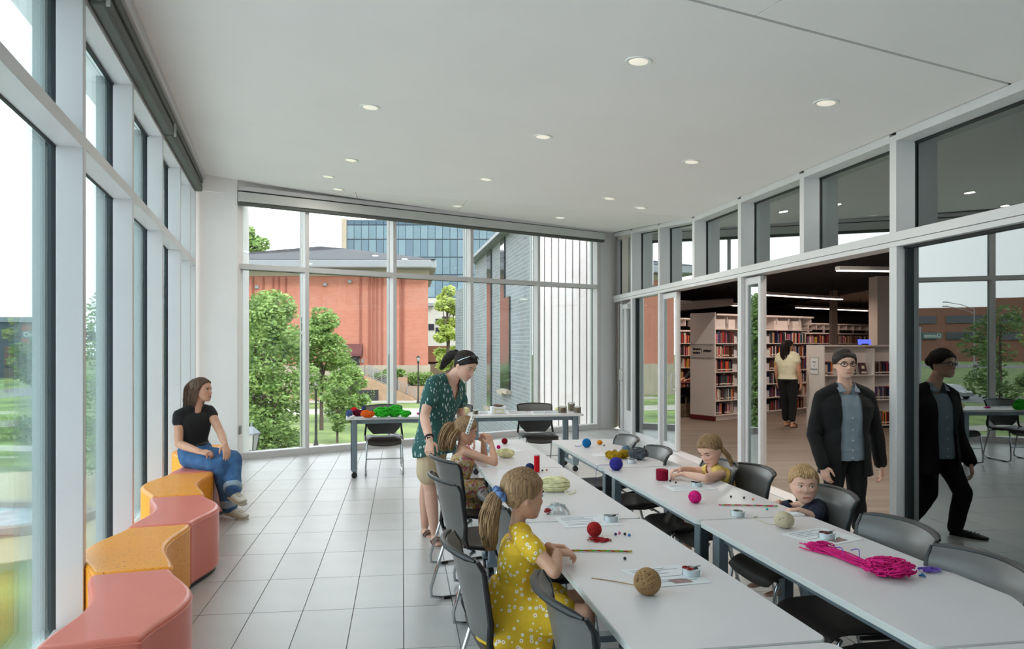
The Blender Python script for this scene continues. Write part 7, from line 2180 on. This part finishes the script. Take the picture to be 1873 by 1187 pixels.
# seated reader, mostly behind the stack end panel
f = -RE1; r_ = V(f.y, -f.x, 0); c = V(4.92, 17.0, 0)
J = dict(head=c + V(0, 0, 1.20), neck=c + V(0, 0, 1.05), waist=c + V(0, 0, .72))
for S, g in (('R', 1), ('L', -1)):
    J['sh' + S] = c + r_ * (g * .16) + V(0, 0, 1.0); J['el' + S] = c + r_ * (g * .2) + f * .20 + V(0, 0, .80); J['wr' + S] = c + r_ * (g * .10) + f * .44 + V(0, 0, .79)
    J['hip' + S] = c + r_ * (g * .09) + V(0, 0, .54); J['kn' + S] = c + r_ * (g * .10) + f * .42 + V(0, 0, .53); J['an' + S] = c + r_ * (g * .10) + f * .40 + V(0, 0, .09); J['toe' + S] = J['an' + S] + f * .19 - V(0, 0, .065)
s = Human('reader in dark clothes with forearms on the library table, half hidden by the stack', (4.92, 17.0, 0), J, 1.68, .222, SKIN2, f, voxel=.010)
s.body().hand('R', f, (0, 0, 1), .5, .5).hand('L', f, (0, 0, 1), .5, .5).finish_body()
m_ = MB(); s.torso(m_, .018, -.3, 1.06)
for S in 'RL':
    a, e, w = s.J['sh' + S], s.J['el' + S], s.J['wr' + S]; s.limb(m_, [a, lerp(a, e, .5), e, lerp(e, w, .3)], [.054, .058, .056, .052])
s.part('dark_shirt', cloth(m_, .010, 4, 'shirt', .005, 8, 3), M_BLACKT)
m_ = MB(); s.torso(m_, .014, -.3, .15)
for S in 'RL': s.limb(m_, s.leg_pts(S), [.102, .09, .075, .072, .066, .06])
s.part('trousers', cloth(m_, .010, 4, 'trousers', .005, 8, 4), M_CARDI)
for S in 'RL': shoe(s, S, M_RIM, M_RIM)
s.hair_cap(HAIR_BROWN, .012, .8, 0, .1)
# the reader's chair
t = chair(4.92, 17.0, f, 'dark library chair behind the stack end panel', 'library reading chairs')
# ================================================================== yarn and craft things on the tables
def yarn_mat(name, c, var=.16):
    return mat('yarn_' + name, rgb(*c), .9, 0, var, 40, bump=.25, bscale=400, spec=.2)
_yb = {}
def ball_mesh(seed=0, loops=54, tr=.058):
    """unit ball wound from great-circle strands, resting on z=0"""
    if seed in _yb: return _yb[seed]
    r = random.Random(seed); m_ = MB(); m_.cm = 1; m_.ellipsoid((0, 0, 0), (.92, .92, .92), nu=20, nv=14)  # core wears the darkened yarn, painting shade between the strands
    ax = Vector((r.uniform(-1, 1), r.uniform(-1, 1), r.uniform(-1, 1))).normalized()
    for k in range(loops):
        if k % 5 == 0: ax = Vector((r.uniform(-1, 1), r.uniform(-1, 1), r.uniform(-1, 1))).normalized()
        a2 = (ax + Vector((r.uniform(-1, 1), r.uniform(-1, 1), r.uniform(-1, 1))) * .16).normalized()
        e1 = a2.orthogonal().normalized(); e2 = a2.cross(e1); h = r.uniform(-.35, .35); rad = math.sqrt(1 - h * h)
        m_.cm = 1 if r.random() < .22 else 0
        m_.tube([a2 * h + (e1 * math.cos(t) + e2 * math.sin(t)) * rad for t in np.linspace(0, 6.283, 22, endpoint=False)], tr * r.uniform(.8, 1.1), 5, closed=True)
    m_.v = [(x, y, z + 1.0) for x, y, z in m_.v]
    _yb[seed] = m_.mesh('ball', angle=80)
    return _yb[seed]
def darker(m):
    """same yarn darkened: a dark ply, and painted gap shade on the core"""
    nm = m.name + '_ply_gap_shade'
    if nm not in MATS:
        c = m.copy(); c.name = nm; MATS[nm] = c
        for e in [n for n in c.node_tree.nodes if n.type == 'VALTORGB'][0].color_ramp.elements: e.color = (*[v * .42 for v in e.color[:3]], 1)
    return MATS[nm]
def yarn_ball(p, r, material, label, seed=0, squash=1.0, sx=1.0, tail=None, tr=.0022, cat='yarn ball', name='yarn_ball', group='balls of yarn on the craft tables'):
    t = thing(name, label, cat, p, group=group)
    me = ball_mesh(seed).copy(); me.materials.clear(); me.materials.append(material); me.materials.append(darker(material))
    o = place('wound_ball', me, None, t); o.scale = (r * sx, r, r * squash); o.rotation_euler = (0, 0, seed * 1.3)
    if tail:
        m_ = MB(); m_.tube(cubic([Vector(q) - Vector(p) for q in tail], 6), tr, 5); m_.build('yarn_tail', material, t)
    return t
def tangle(mb, c, rad, n, r, tr, flat=.6, floor=None):
    """looping strands inside an ellipsoid"""
    for k in range(n):
        q = Vector((r.gauss(0, .4), r.gauss(0, .4), r.gauss(0, .4)))
        a, b = Vector((r.uniform(-1, 1), r.uniform(-1, 1), r.uniform(-1, 1) * flat)).normalized(), Vector((r.uniform(-1, 1), r.uniform(-1, 1), r.uniform(-1, 1) * flat)).normalized()
        s0 = r.uniform(.28, .55); pts = []
        for t in np.linspace(0, 6.283 * r.uniform(.6, 1), 14):
            p = q + a * (math.cos(t) * s0) + b * (math.sin(t) * s0 * r.uniform(.9, 1.1))
            if p.length > 1: p = p / p.length
            w = Vector((c[0] + p.x * rad[0], c[1] + p.y * rad[1], c[2] + p.z * rad[2]))
            if floor is not None: w.z = max(w.z, floor + tr)
            pts.append(w)
        mb.tube(pts, tr, 5)
def heap(p, rad, material, label, n=60, tr=.004, seed=1, rz=0.0, name='yarn_skein', cat='yarn', group='skeins of yarn on the tables', core=True):
    t = thing(name, label, cat, p, rz, group=group); r = random.Random(seed); m_ = MB()
    if core: m_.ellipsoid((0, 0, rad[2] * .92), (rad[0] * .86, rad[1] * .86, rad[2] * .86), nu=20, nv=12)
    tangle(m_, (0, 0, rad[2]), rad, n, r, tr, floor=0.0)
    m_.build('strands', material, t, angle=80)
    return t
def skein(p, L, r, material, label, rz, band=None, n=46, seed=2, tail=None, name='yarn_skein', group='skeins of yarn on the tables'):
    """factory skein: strands wound lengthwise round a soft core"""
    t = thing(name, label, 'yarn', p, rz, group=group); rr = random.Random(seed); m_ = MB()
    m_.ellipsoid((0, 0, r), (L / 2 * .97, r * .93, r * .93), nu=24, nv=14)
    for k in range(n):
        a0 = 2 * math.pi * k / n; tw = rr.uniform(-.5, .5); pts = []
        for u in np.linspace(-1, 1, 12):
            q = max(.15, (1 - abs(u) ** 3.2)) ** .5; a = a0 + tw * u
            pts.append((u * L / 2 * .98, math.cos(a) * r * q, r + math.sin(a) * r * q))
        m_.tube(pts, r * .085, 5)
    m_.build('strands', material, t, angle=80)
    if band:
        m_ = MB(); m_.tube([(-.02, 0, r), (.02, 0, r)], [r * 1.08] * 2, 20, cap=False); m_.build('paper_band', band, t)
    if tail:
        m_ = MB(); M = Matrix.Rotation(-rz, 3, 'Z'); m_.tube(cubic([M @ (Vector(q) - Vector(p)) for q in tail], 6), .003, 5); m_.build('yarn_tail', material, t)
    return t
T = lambda px, py: G(px, py, TZ)
Y = {n: yarn_mat(n, c) for n, c in dict(crimson=(146, 22, 48), red=(176, 44, 46), pink=(226, 40, 134), magenta=(216, 38, 124), blue=(28, 120, 186), navy=(44, 54, 96), purple=(62, 58, 150), yellow=(240, 232, 184), cream=(204, 190, 162), twine=(168, 132, 92),
       mustard=(178, 142, 30), grey=(92, 98, 104), greyblue=(104, 128, 146), orange=(232, 106, 34), amber=(230, 150, 30), green=(56, 184, 48), maroon=(100, 24, 40), white=(222, 218, 210), scarlet=(206, 24, 34), lilac=(120, 90, 190)).items()}
# ---- left row
sp_ = thing('thread_spool', 'tall red thread spool standing on the left row', 'spool', T(982, 865))
m_ = MB(); m_.lathe([(.017, .008), (.019, .012), (.019, .118), (.017, .122)], n=20)
for k in range(26): m_.lathe([(.0188, .012 + k * .0041), (.0202, .014 + k * .0041), (.0188, .016 + k * .0041)], n=20)
m_.build('thread', Y['scarlet'], sp_)
for z in (.0, .122):
    m_ = MB(); m_.lathe([(.021, z), (.021, z + .006), (.006, z + .007)], n=20); m_.build('flange', M_FRAME, sp_)
yarn_ball(T(969, 863), .030, Y['navy'], 'navy yarn ball behind the red thread spool', 1)
skein(T(1014, 899), .185, .045, Y['yellow'], 'pale yellow skein on the second table of the left row', .06, tail=[T(1028, 880) + V(0, 0, .06), T(1030, 895) + V(0, 0, .03), T(1036, 904) + V(0, 0, .004), T(1050, 903) + V(0, 0, .004), T(1052, 897) + V(0, 0, .004)])
heap(T(925, 837), (.075, .055, .036), Y['yellow'], 'fluffy pale yellow yarn heap in front of the floral dress girl', 70, .003, 5)
yarn_ball(T(923, 812), .026, Y['crimson'], 'crimson yarn ball at the far end of the left row', 2)
yarn_ball(T(912, 821), .016, Y['pink'], 'small pink pompom beside the floral dress girl', 3)
yarn_ball(T(1087, 981), .033, Y['red'], 'red yarn ball on the paper of the left row', 4)
heap(T(1096, 989), (.055, .040, .006), Y['red'], 'loose red yarn loops in front of the red ball', 24, .0019, 9, core=False, name='loose_yarn')
yarn_ball(T(1184, 1087), .046, Y['twine'], 'big brown twine ball nearest the camera', 5, tail=[T(1172, 1078) + V(0, 0, .01), T(1140, 1068) + V(0, 0, .004), T(1110, 1062) + V(0, 0, .002), T(1082, 1058) + V(0, 0, .002)], tr=.0018)
# ---- right row
yarn_ball(T(1073, 818), .037, Y['blue'], 'bright blue yarn ball at the far end of the right row', 6, tail=[T(1066, 815) + V(0, 0, .01), T(1058, 817) + V(0, 0, .003), T(1052, 816) + V(0, 0, .003)])
yarn_ball(T(1097, 813), .024, Y['amber'], 'small amber yarn ball next to the bright blue one', 7, .8)
heap(T(1124, 840), (.072, .048, .036), Y['mustard'], 'mustard yarn heap on the right row, left lobe', 60, .0042, 11)
heap(T(1141, 838), (.045, .042, .036), Y['mustard'], 'mustard yarn heap on the right row, right lobe', 40, .0042, 12)
yarn_ball(T(1145, 830), .034, Y['greyblue'], 'grey blue yarn ball behind the mustard yarn', 8)
heap(T(1167, 841), (.078, .055, .048), Y['grey'], 'dark grey yarn heap on the right row', 80, .0048, 13)
yarn_ball(T(1127, 860), .045, Y['purple'], 'purple blue yarn ball with red flecks on the right row', 9, tail=[T(1120, 855) + V(0, 0, .02), T(1104, 852) + V(0, 0, .006), T(1096, 853) + V(-.01, 0, .002), T(1095, 856) + V(-.02, 0, -.06), T(1094, 858) + V(-.02, 0, -.16)], tr=.0015)
cy = thing('yarn_ball', 'crimson drum shaped yarn ball beside the girl in the yellow top', 'yarn ball', T(1211, 878), group='balls of yarn on the craft tables')
m_ = MB(); m_.lathe([(.026, 0), (.036, .006), (.037, .066), (.026, .072)], n=22)
for k in range(13): m_.tube([(math.cos(a) * .0372, math.sin(a) * .0372, .006 + .005 * k + .002 * math.sin(a + k)) for a in np.linspace(0, 6.283, 22, endpoint=False)], .0028, 5, closed=True)
m_.build('wound_yarn', Y['crimson'], cy)
yarn_ball(T(1271, 920), .034, Y['pink'], 'hot pink yarn ball near the toddler', 10)
yarn_ball(T(1434, 965), .043, Y['cream'], 'cream twine ball in front of the toddler', 11, .88, 1.15, tail=[T(1422, 962) + V(0, 0, .006), T(1405, 959) + V(0, 0, .002), T(1388, 952) + V(0, 0, .002), T(1377, 948) + V(0, 0, .002), T(1385, 945) + V(0, 0, .002)], tr=.0018)
# magenta hank: a rope of strands ending in a tangled clump
hk = thing('yarn_hank', 'long tangled magenta yarn hank on the right row', 'yarn', T(1600, 1040)); r = random.Random(4); m_ = MB()
pth = [T(1480, 1002), T(1498, 1008), T(1530, 1018), T(1570, 1034), T(1610, 1046), T(1640, 1056)]
o0 = T(1600, 1040)
for k in range(34):
    ox, oy, oz = r.gauss(0, .016), r.gauss(0, .014), r.uniform(.002, .024)
    q = [p - o0 + V(ox * (1 + .5 * math.sin(i * 1.3 + k)) + r.gauss(0, .004), oy * (1.3 - .1 * i), oz) for i, p in enumerate(pth)]
    if k % 3 == 0: q = q[:r.randint(3, 5)]
    m_.tube(cubic(q, 5), .0026, 5)
m_.build('strands', Y['magenta'], hk, angle=80)
m_ = MB(); c = T(1626, 1053) - o0; tangle(m_, (c.x, c.y, .034), (.098, .078, .034), 120, r, .0030, floor=0.0); m_.build('tangle', Y['magenta'], hk, angle=80)
m_ = MB(); c = T(1502, 1006) - o0; tangle(m_, (c.x, c.y, .016), (.06, .05, .018), 44, r, .0026, floor=0.0); m_.build('loose_end', Y['magenta'], hk, angle=80)
m_ = MB()
for a_, b_, c_ in (((1528, 1010), (1540, 1016), (1543, 1026)), ((1556, 1015), (1570, 1018), (1572, 1028))): m_.tube(cubic([T(*a_) - o0 + V(0, 0, .02), T(*b_) - o0 + V(0, 0, .03), T(*c_) - o0 + V(0, 0, .015)], 5), .002, 5)
m_.build('purple_tie', Y['lilac'], hk)
heap(T(1700, 1046), (.05, .024, .010), Y['lilac'], 'small purple and blue yarn knot at the right table edge', 16, .0022, 21, core=False, name='yarn_knot')
heap(T(1686, 1055), (.014, .010, .006), Y['blue'], 'tiny blue yarn scrap beside the purple knot', 8, .0018, 22, core=False, name='yarn_scrap')
# braided cords
def braid(p0, p1, mats, label, r=.0032, name='braided_cord'):
    t = thing(name, label, 'cord', p0); L = (p1 - p0).length; d = (p1 - p0).normalized(); n = V(-d.y, d.x, 0)
    for k, m in enumerate(mats):
        m_ = MB(); K = int(L / .008)
        m_.tube([d * (L * i / K) + n * (math.sin(i * .9 + k * 2.09) * r * .9 + .006 * math.sin(i * .09)) + V(0, 0, r * 1.6 + math.cos(i * 1.8 + k * 2.09) * r * .5) for i in range(K + 1)], r * .8, 5); m_.build('strand', m, t)
    return t
braid(T(1036, 1009), T(1156, 1011), (Y['mustard'], Y['red'], Y['green']), 'yellow red and green braided cord held by the yellow dress girl')
braid(T(1315, 925), T(1422, 927), (Y['red'], Y['green'], Y['pink']), 'red and green braided cord on the right row beside the toddler')
# sheets of paper with print
M_PAPER = mat('paper_white', rgb(232, 233, 236), .7, 0, .01, 8); M_INK = mat('print_ink', rgb(110, 114, 124), .8)
def sheet(c, label, text=True, z=0.0, pic=None):
    pts = [T(*q) for q in c]; ctr = sum(pts, V(0, 0, 0)) / 4
    t = thing('paper_sheet', label, 'paper', ctr + V(0, 0, .0006 + z), group='printed sheets on the tables')
    q = [p - ctr for p in pts]
    m_ = MB(); vs = [p + V(0, 0, 0) for p in q] + [p + V(0, 0, .0012) for p in q]
    m_.add(vs, [(3, 2, 1, 0), (4, 5, 6, 7), (0, 1, 5, 4), (1, 2, 6, 5), (2, 3, 7, 6), (3, 0, 4, 7)]); m_.build('page', M_PAPER, t, smooth=False)
    if text:
        m_ = MB(); rr = random.Random(len(label))
        bil = lambda u, v: (q[0] * (1 - u) + q[1] * u) * (1 - v) + (q[3] * (1 - u) + q[2] * u) * v
        for k in range(9):
            u0 = .10 + .085 * k; v1 = rr.uniform(.5, .9)
            if k in (4, 6): continue
            a, b, c_, d_ = bil(u0, .1), bil(u0 + .022, .1), bil(u0 + .022, v1), bil(u0, v1)
            m_.add([p + V(0, 0, .0015) for p in (a, b, c_, d_)], [(0, 1, 2, 3)])
        m_.build('print', M_INK, t, smooth=False)
    if pic:
        m_ = MB(); a, b, c_, d_ = bil(.72, .35), bil(.92, .35), bil(.92, .7), bil(.72, .7); m_.add([p + V(0, 0, .0016) for p in (a, b, c_, d_)], [(0, 1, 2, 3)]); m_.build('picture', pic, t, smooth=False)
    return t
sheet(((1013, 947), (1035, 966), (1137, 961), (1100, 941)), 'printed sheet behind the red yarn ball on the left row')
sheet(((1131, 1044), (1208, 1074), (1303, 1066), (1243, 1033)), 'printed sheet under the brown twine ball', pic=mat('photo_print', rgb(150, 120, 120), .6, 0, .3, 40))
sheet(((1212, 888), (1232, 899), (1313, 895), (1286, 884)), 'printed sheet in front of the girl in the yellow top')
sheet(((1428, 977), (1510, 1000), (1579, 987), (1503, 965)), 'printed sheet between the toddler and the magenta hank', pic=mat('photo_print', rgb(150, 120, 120), .6, 0, .3, 40))
sheet(((1077, 831), (1090, 836), (1112, 834), (1100, 829)), 'small white sheet by the mustard yarn', text=False)
sheet(((906, 822), (918, 829), (958, 826), (940, 819)), 'blank sheet at the far end of the left row', text=False)
sheet(((1436, 936), (1446, 943), (1463, 941), (1456, 935)), 'small white card by the toddler hand', text=False)
# tape rolls with scissors resting on some
M_CLEAR = glass_mat('clear_plastic', (.93, .95, .95), 1.4, .7)
def tape(px, py, label, handles=None):
    t = thing('tape_roll', label, 'tape roll', T(px, py) + V(0, 0, .0018), group='rolls of tape on the tables')
    m_ = MB(); m_.lathe([(.026, 0), (.033, 0), (.033, .026), (.026, .026), (.026, 0)], n=24); m_.build('tape', M_PAPER, t)
    m_ = MB(); m_.lathe([(.0335, .001), (.037, .001), (.037, .025), (.0335, .025)], n=24); m_.build('clear_edge', M_CLEAR, t)
    m_ = MB(); m_.lathe([(.0245, .001), (.0258, .001), (.0258, .027), (.0245, .027), (.0245, .001)], n=24); m_.build('core_ring', M_FRAME_DK, t)
    if handles:
        u = thing('scissors', '%s handled scissors lying across the tape roll %s' % handles[:2], 'scissors', T(px, py) + V(0, 0, .0305), .5, group='scissors on the tape rolls')
        for sg in (-1, 1):
            m_ = MB(); m_.tube([(-.02 + .012 * math.cos(a), sg * .013 + .009 * math.sin(a), 0) for a in np.linspace(0, 6.283, 16, endpoint=False)], .003, 6, closed=True); m_.build('handle', handles[2], u)
            m_ = MB(); m_.beam((-.008, sg * .004, 0), (.045, -sg * .002, 0), .006, .002); m_.build('blade', M_STEEL, u)
    return t
M_SCR = mat('red_plastic', rgb(150, 36, 40), .4)
tape(1118, 953, 'white tape roll on the sheet of the left row', ('grey', 'behind the red ball', M_FRAME_DK))
tape(1265, 1052, 'white tape roll beside the brown twine ball', ('red', 'by the twine ball', M_SCR))
tape(1350, 944, 'white tape roll between the pink ball and the cream twine')
tape(1513, 985, 'white tape roll on the sheet by the magenta hank', ('maroon', 'by the magenta hank', M_KICK))
tape(1156, 847, 'white tape roll in front of the dark grey yarn')
tape(1275, 890, 'white tape roll on the sheet before the girl in the yellow top', ('black', 'before the girl in yellow', M_RIM))
# clear bag with red yarn
bg = thing('plastic_bag', 'crumpled clear plastic bag with a red yarn bit on the left row', 'bag', T(1020, 938)); rr = random.Random(3)
m_ = MB(); m_.grid(lambda u, v: Vector(((u - .5) * .12 + .012 * mnoise.noise(Vector((u * 9, v * 9, 1))), (v - .5) * .09 + .012 * mnoise.noise(Vector((u * 8, v * 8, 4))), max(.001, .052 * math.sin(math.pi * u) ** .6 * math.sin(math.pi * v) ** .6 + .02 * mnoise.noise(Vector((u * 7, v * 7, 8)))))), 18, 18)
m_.build('film', glass_mat('bag_film', (.88, .89, .90), 1.5, 3.0), bg, angle=25)
m_ = MB(); tangle(m_, (-.052, -.02, .018), (.022, .02, .016), 16, rr, .002, floor=0.0); m_.build('yarn_bit', Y['red'], bg)
bb = thing('bead_bag', 'small pale blue bead bag beside the floral dress girl', 'bag', T(890, 826)); m_ = MB(); m_.ellipsoid((0, 0, .02), (.035, .028, .02), nu=16, nv=10); m_.ellipsoid((.0, 0, .05), (.012, .01, .03), nu=10, nv=8); bb_o = m_.build('pouch', mat('pale_blue_film', rgb(176, 208, 226), .3, 0, .15, 30), bb)
# loose beads
M_BEADS = {n: mat('bead_' + n, rgb(*c), .25, 0, .05) for n, c in dict(black=(24, 24, 28), purple=(62, 40, 120), blue=(60, 130, 200), orange=(220, 130, 70), teal=(60, 180, 170), pink=(220, 120, 160)).items()}
for px, py, cn, lb in ((1126, 979, 'purple', 'purple bead right of the red ball'), (1133, 977, 'pink', 'pale pink bead right of the red ball'), (1143, 979, 'black', 'black bead right of the red ball'), (1151, 981, 'blue', 'blue bead right of the red ball'), (1143, 1024, 'black', 'lone black bead below the braided cord'),
                   (1226, 881, 'black', 'black bead by the crimson drum ball'), (1236, 884, 'black', 'second black bead by the crimson drum ball'), (1337, 910, 'black', 'black bead right of the hot pink ball'), (1361, 912, 'black', 'black bead nearer the toddler'), (1377, 915, 'orange', 'orange bead near the toddler hand'),
                   (1403, 933, 'teal', 'teal bead near the cream twine ball'), (992, 862, 'black', 'black bead by the red spool'), (1000, 861, 'orange', 'orange bead by the red spool'), (1105, 816, 'black', 'black bead beside the amber ball')):
    m_ = MB(); m_.lathe([(.0028, 0), (.0062, .003), (.0070, .006), (.0062, .009), (.0028, .012), (.0024, .006), (.0028, 0)], n=12); o = m_.build('bead', M_BEADS[cn]); o.location = T(px, py); tag(o, lb, 'bead', 'loose beads on the tables')

# ---- supply table by the window
yarn_ball(T(639, 762), .042, yarn_mat('steel', (74, 98, 140)), 'steel blue yarn ball at the left end of the supply table', 12)
yarn_ball(T(648, 757), .042, Y['scarlet'], 'scarlet yarn ball on the supply table', 13)
heap(T(656, 761), (.075, .06, .042), Y['maroon'], 'maroon yarn heap on the supply table', 50, .006, 31)
yarn_ball(T(668, 754), .046, Y['navy'], 'navy yarn ball behind the orange skein', 14)
yarn_ball(T(678, 751), .040, yarn_mat('denim', (70, 104, 160)), 'denim blue yarn ball behind the orange skein', 15)
yarn_ball(T(687, 752), .038, yarn_mat('black', (40, 40, 46)), 'black and white yarn ball behind the green yarn', 16)
heap(T(672, 764), (.085, .055, .045), Y['orange'], 'bright orange yarn heap on the supply table', 60, .006, 33)
heap(T(644, 766), (.030, .03, .018), Y['white'], 'small white yarn tangle at the front of the supply table', 16, .004, 35)
heap(T(699, 763), (.10, .09, .065), Y['green'], 'bright green yarn heap on the supply table, left mound', 90, .0075, 36)
heap(T(722, 762), (.10, .09, .068), Y['green'], 'bright green yarn heap on the supply table, middle mound', 90, .0075, 37)
heap(T(741, 763), (.07, .07, .045), Y['green'], 'bright green yarn heap on the supply table, right mound', 50, .0075, 38)
heap(T(768, 758), (.05, .04, .012), Y['pink'], 'pink yarn scraps behind the standing woman', 18, .004, 39, core=False)
skein(T(846, 758.5), .18, .048, Y['yellow'], 'pale yellow skein on the supply table', math.atan2(ex.y, ex.x))
BEADM = dots_mat('mixed_beads', rgb(96, 66, 48), rgb(224, 206, 178), rgb(150, 60, 50), 90, .42, .2, rough=.3)
BEADM2 = dots_mat('pink_beads', rgb(196, 130, 150), rgb(236, 226, 226), rgb(90, 150, 140), 90, .4, .2, rough=.3)
def jar(px, py, r, h, label, fill=.8, m=BEADM):
    t = thing('bead_jar', label, 'jar', T(px, py), group='clear jars of beads on the supply table')
    m_ = MB(); m_.lathe([(r * .93, .003), (r * .93, h * fill), (.001, h * fill + .006)], n=18); tag(m_.build('beads', m, t), kind='stuff')
    m_ = MB(); m_.lathe([(r, 0), (r, h), (r * .97, h), (r * .97, .002), (.001, .002)], n=18); m_.build('glass', M_CLEAR, t)
    m_ = MB(); m_.tube([(math.cos(a) * r, math.sin(a) * r, h) for a in np.linspace(0, 6.283, 18, endpoint=False)], .003, 5, closed=True); m_.build('rim', M_FRAME, t)
    return t
jar(870, 757.5, .038, .055, 'low bead jar beside the pale yellow skein')
jar(1029, 755, .055, .085, 'clear bead jar left of the tall jar')
jar(1045, 752, .046, .115, 'tall clear bead jar at the right end of the supply table')
jar(1056, 755, .048, .080, 'clear bead jar at the table corner')
yarn_ball(T(1019, 752), .026, Y['yellow'], 'small yellow ball beside the bead jars', 17)
bx = thing('craft_box', 'white storage box with a yellow rimmed label on the supply table', 'box', T(911, 756.5), math.atan2(ex.y, ex.x))
m_ = MB(); m_.box((0, 0, .04), (.19, .12, .08)); m_.build('body', M_PAPER, bx, bevel=.006)
m_ = MB(); m_.box((0, 0, .083), (.20, .13, .012)); m_.build('lid', M_PAPER, bx, bevel=.004)
m_ = MB(); m_.box((0, -.0615, .035), (.11, .003, .045)); lb_ = m_.build('label', mat('label_yellow', rgb(206, 190, 90), .6), bx)
m_ = MB(); m_.box((0, -.0635, .035), (.095, .002, .03)); m_.build('label_card', M_PAPER, lb_)
heap(T(911, 756.5) + V(0, 0, .0895), (.07, .04, .016), yarn_mat('brown', (120, 100, 84)), 'brown wool bits on the white storage box', 20, .004, 41)
def tray(px, py, w, label, m, rz=0.0):
    t = thing('bead_tray', label, 'tray', T(px, py), math.atan2(ex.y, ex.x) + rz, group='bead trays on the supply table')
    m_ = MB(); m_.box((0, 0, .003), (w, .11, .006)); m_.box((0, -.054, .012), (w, .003, .024)); m_.box((0, .054, .012), (w, .003, .024)); m_.box((-w / 2, 0, .012), (.003, .11, .024)); m_.box((w / 2, 0, .012), (.003, .11, .024)); m_.build('tray_shell', mat('tray_plastic', rgb(226, 228, 230), .3), t)
    m_ = MB(); m_.grid(lambda u, v: Vector(((u - .5) * w * .96, (v - .5) * .104, .012 + .006 * mnoise.noise(Vector((u * 9, v * 9, px * .1))))), 12, 8); tag(m_.build('beads', m, t), kind='stuff')
    return t
tray(945, 756, .20, 'clear tray of pink and green beads in the middle of the supply table', BEADM2)
tray(985, 755.5, .16, 'clear tray of white beads on the supply table', dots_mat('white_beads', rgb(220, 220, 220), rgb(150, 160, 170), rgb(90, 90, 90), 90, .3, .1, rough=.3))
tray(1007, 755, .14, 'clear tray of blue beads near the jars', dots_mat('blue_beads', rgb(150, 190, 214), rgb(232, 236, 240), rgb(70, 110, 160), 90, .4, .2, rough=.3))
tray(884, 756.5, .10, 'clear tray of lilac beads behind the bead jar', dots_mat('lilac_beads', rgb(196, 190, 220), rgb(236, 236, 240), rgb(200, 90, 140), 90, .4, .2, rough=.3))
